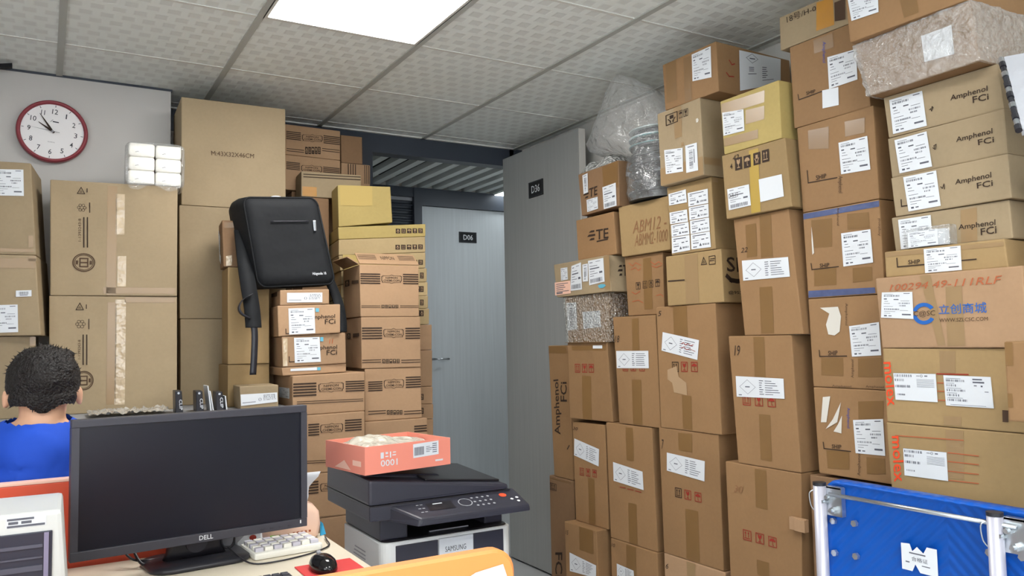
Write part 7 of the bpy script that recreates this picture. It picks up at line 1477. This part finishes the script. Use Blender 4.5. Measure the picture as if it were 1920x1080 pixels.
torso = cap(V3(0, .0, .93), V3(.005, -.004, 1.0), .1, .085) + [ico(V3(0, .02, .85), .15, (1.05, .72, 1.2)), ico(V3(0, .03, .66), .14, (1.05, .75, 1.2)), ico(V3(0, .02, .52), .16, (1.1, .85, .75))]
for s in (-1, 1):
    torso += cap(V3(s * .04, -.002, 1.03), V3(s * .165, .01, .975), .05, .062)
arms = []
for s in (-1, 1):
    sh, el, wr = V3(s * .185, .015, .965), V3(s * .225, .10, .72), V3(s * .14, .36, .765)
    arms += cap(sh, el, .05, .04) + cap(el, wr, .039, .026)
    pm = wr + Vector((-s * .03, .06, -.002)); arms += [ico(pm, .04, (1, 1.15, .42))]
    for k in range(4):
        b0 = pm + Vector((-s * .03 + s * .02 * k, .035 - .004 * abs(k - 1.5), .0)); l = (.032, .037, .035, .028)[k]
        arms += cap(b0, b0 + Vector((0, l, .004)), .0088, .0082) + cap(b0 + Vector((0, l, .004)), b0 + Vector((-s * .002, l * 1.75, -.012)), .0082, .007)
    arms += cap(pm + Vector((-s * .032, -.01, 0)), pm + Vector((-s * .055, .03, -.006)), .011, .008)
legs = []
for s in (-1, 1):
    hp, kn, an = V3(s * .085, .03, .50), V3(s * .12, .42, .50), V3(s * .12, .40, .10)
    legs += cap(hp, kn, .085, .06) + cap(kn, an, .058, .04) + [ico(an + Vector((0, .06, -.045)), .05, (.9, 2.0, .9))]
def clone(ms): return [m_.copy() for m_ in ms]
obj('body', remesh(clone(skin) + clone(torso) + clone(arms) + clone(legs), .0085, 4), 'skin', pe, True)
for m_ in skin + arms: bpy.data.meshes.remove(m_)
sh_ = torso + cap(V3(.006, -.008, 1.0), V3(.008, -.004, 1.055), .095, .066)
for s in (-1, 1): sh_ += cap(V3(s * .185, .015, .965), V3(s * .215, .07, .81), .064, .06)
shirt = remesh(sh_, .012, 5)
for v in shirt.vertices:
    n_ = v.normal.copy(); v.co += n_ * (.014 + .004 * noise.noise(Vector((v.co.x * 14, v.co.y * 14, v.co.z * 30))))
bm = bmesh.new(); bm.from_mesh(shirt)
bmesh.ops.delete(bm, geom=[v for v in bm.verts if v.co.z > 1.086 + .12 * (v.co.y - py) or v.co.z < .46], context='VERTS'); bm.to_mesh(shirt); bm.free()
obj('shirt', shirt, 'shirt_blue', pe, True)
cf_ = remesh(legs, .014, 4)
for v in cf_.vertices: v.co += v.normal * .012
obj('trousers', cf_, 'trousers', pe, True)
# hair: cap of short strands over the skull
hr = remesh([ico(HC + Vector((0, -.008, .022)), .094, (.93, 1.08, .98)), ico(HC + Vector((0, -.045, -.02)), .072, (1.08, .8, .9)), ico(HC + Vector((0, .03, .065)), .06, (1.15, 1.2, .75)), ico(HC + Vector((.03, .02, .085)), .035, (1.2, 1.2, .6)), ico(HC + Vector((0, -.055, -.065)), .045, (1.15, .6, .6))], .006, 3)
bm = bmesh.new(); bm.from_mesh(hr)
def keep(v):
    d = v.co - HC
    if d.y > .06 and d.z < .055: return False
    if abs(d.x) > .07 and d.z < -.012 and d.y > -.035: return False
    return d.z > -.052 - .01 * math.cos(d.x * 60)
bmesh.ops.delete(bm, geom=[v for v in bm.verts if not keep(v)], context='VERTS')
bm.normal_update()
for v in bm.verts: v.co += v.normal * (.004 * noise.noise(v.co * 30) + .0018 * noise.noise(v.co * 110))
bm.to_mesh(hr); bm.free()
ho = obj('hair', hr, 'hair', pe, True)
rnd = random.Random(4); vs, fs = [], []
for p_ in [p for p in hr.polygons]:
    if rnd.random() > .12: continue
    c0 = p_.center + BASE[pe.name]; n_ = p_.normal; dn = (Vector((rnd.uniform(-.6, .6), rnd.uniform(-.5, .5), -.8 if c0.z < HC.z + .04 else rnd.uniform(-.2, .6))) + n_ * .55).normalized()
    sd = dn.cross(n_).normalized() * .0022; l = rnd.uniform(.004, .009); b = len(vs)
    vs += [c0 - sd - n_ * .002, c0 + sd - n_ * .002, c0 + dn * l + n_ * .002]; fs.append((b, b + 1, b + 2))
so = obj('hair_strands', mesh_from(vs, fs, 'm'), 'hair', pe); so['kind'] = 'stuff'
# office chair below the person
ch = thing('office_chair', 'dark office chair under the seated person', 'chair', (px, py + .05, 0))
obj('seat', rr_prism(px - .23, py - .12, px + .23, py + .32, .345, .405, .06, .012), 'trousers', ch, True)
obj('post', cyl((px, py + .11, .08), (px, py + .11, .35), .03), 'plastic_black', ch)
for k in range(5):
    a = 2 * math.pi * k / 5 + .3; e = Vector((px + .2 * math.cos(a), py + .11 + .2 * math.sin(a), .07)); obj('leg', tube([(px, py + .11, .1), e], .018, 8), 'plastic_black', ch); obj('caster', cyl(e + Vector((-.012, 0, -.04)), e + Vector((.012, 0, -.04)), .03, n=16), 'plastic_black', ch)
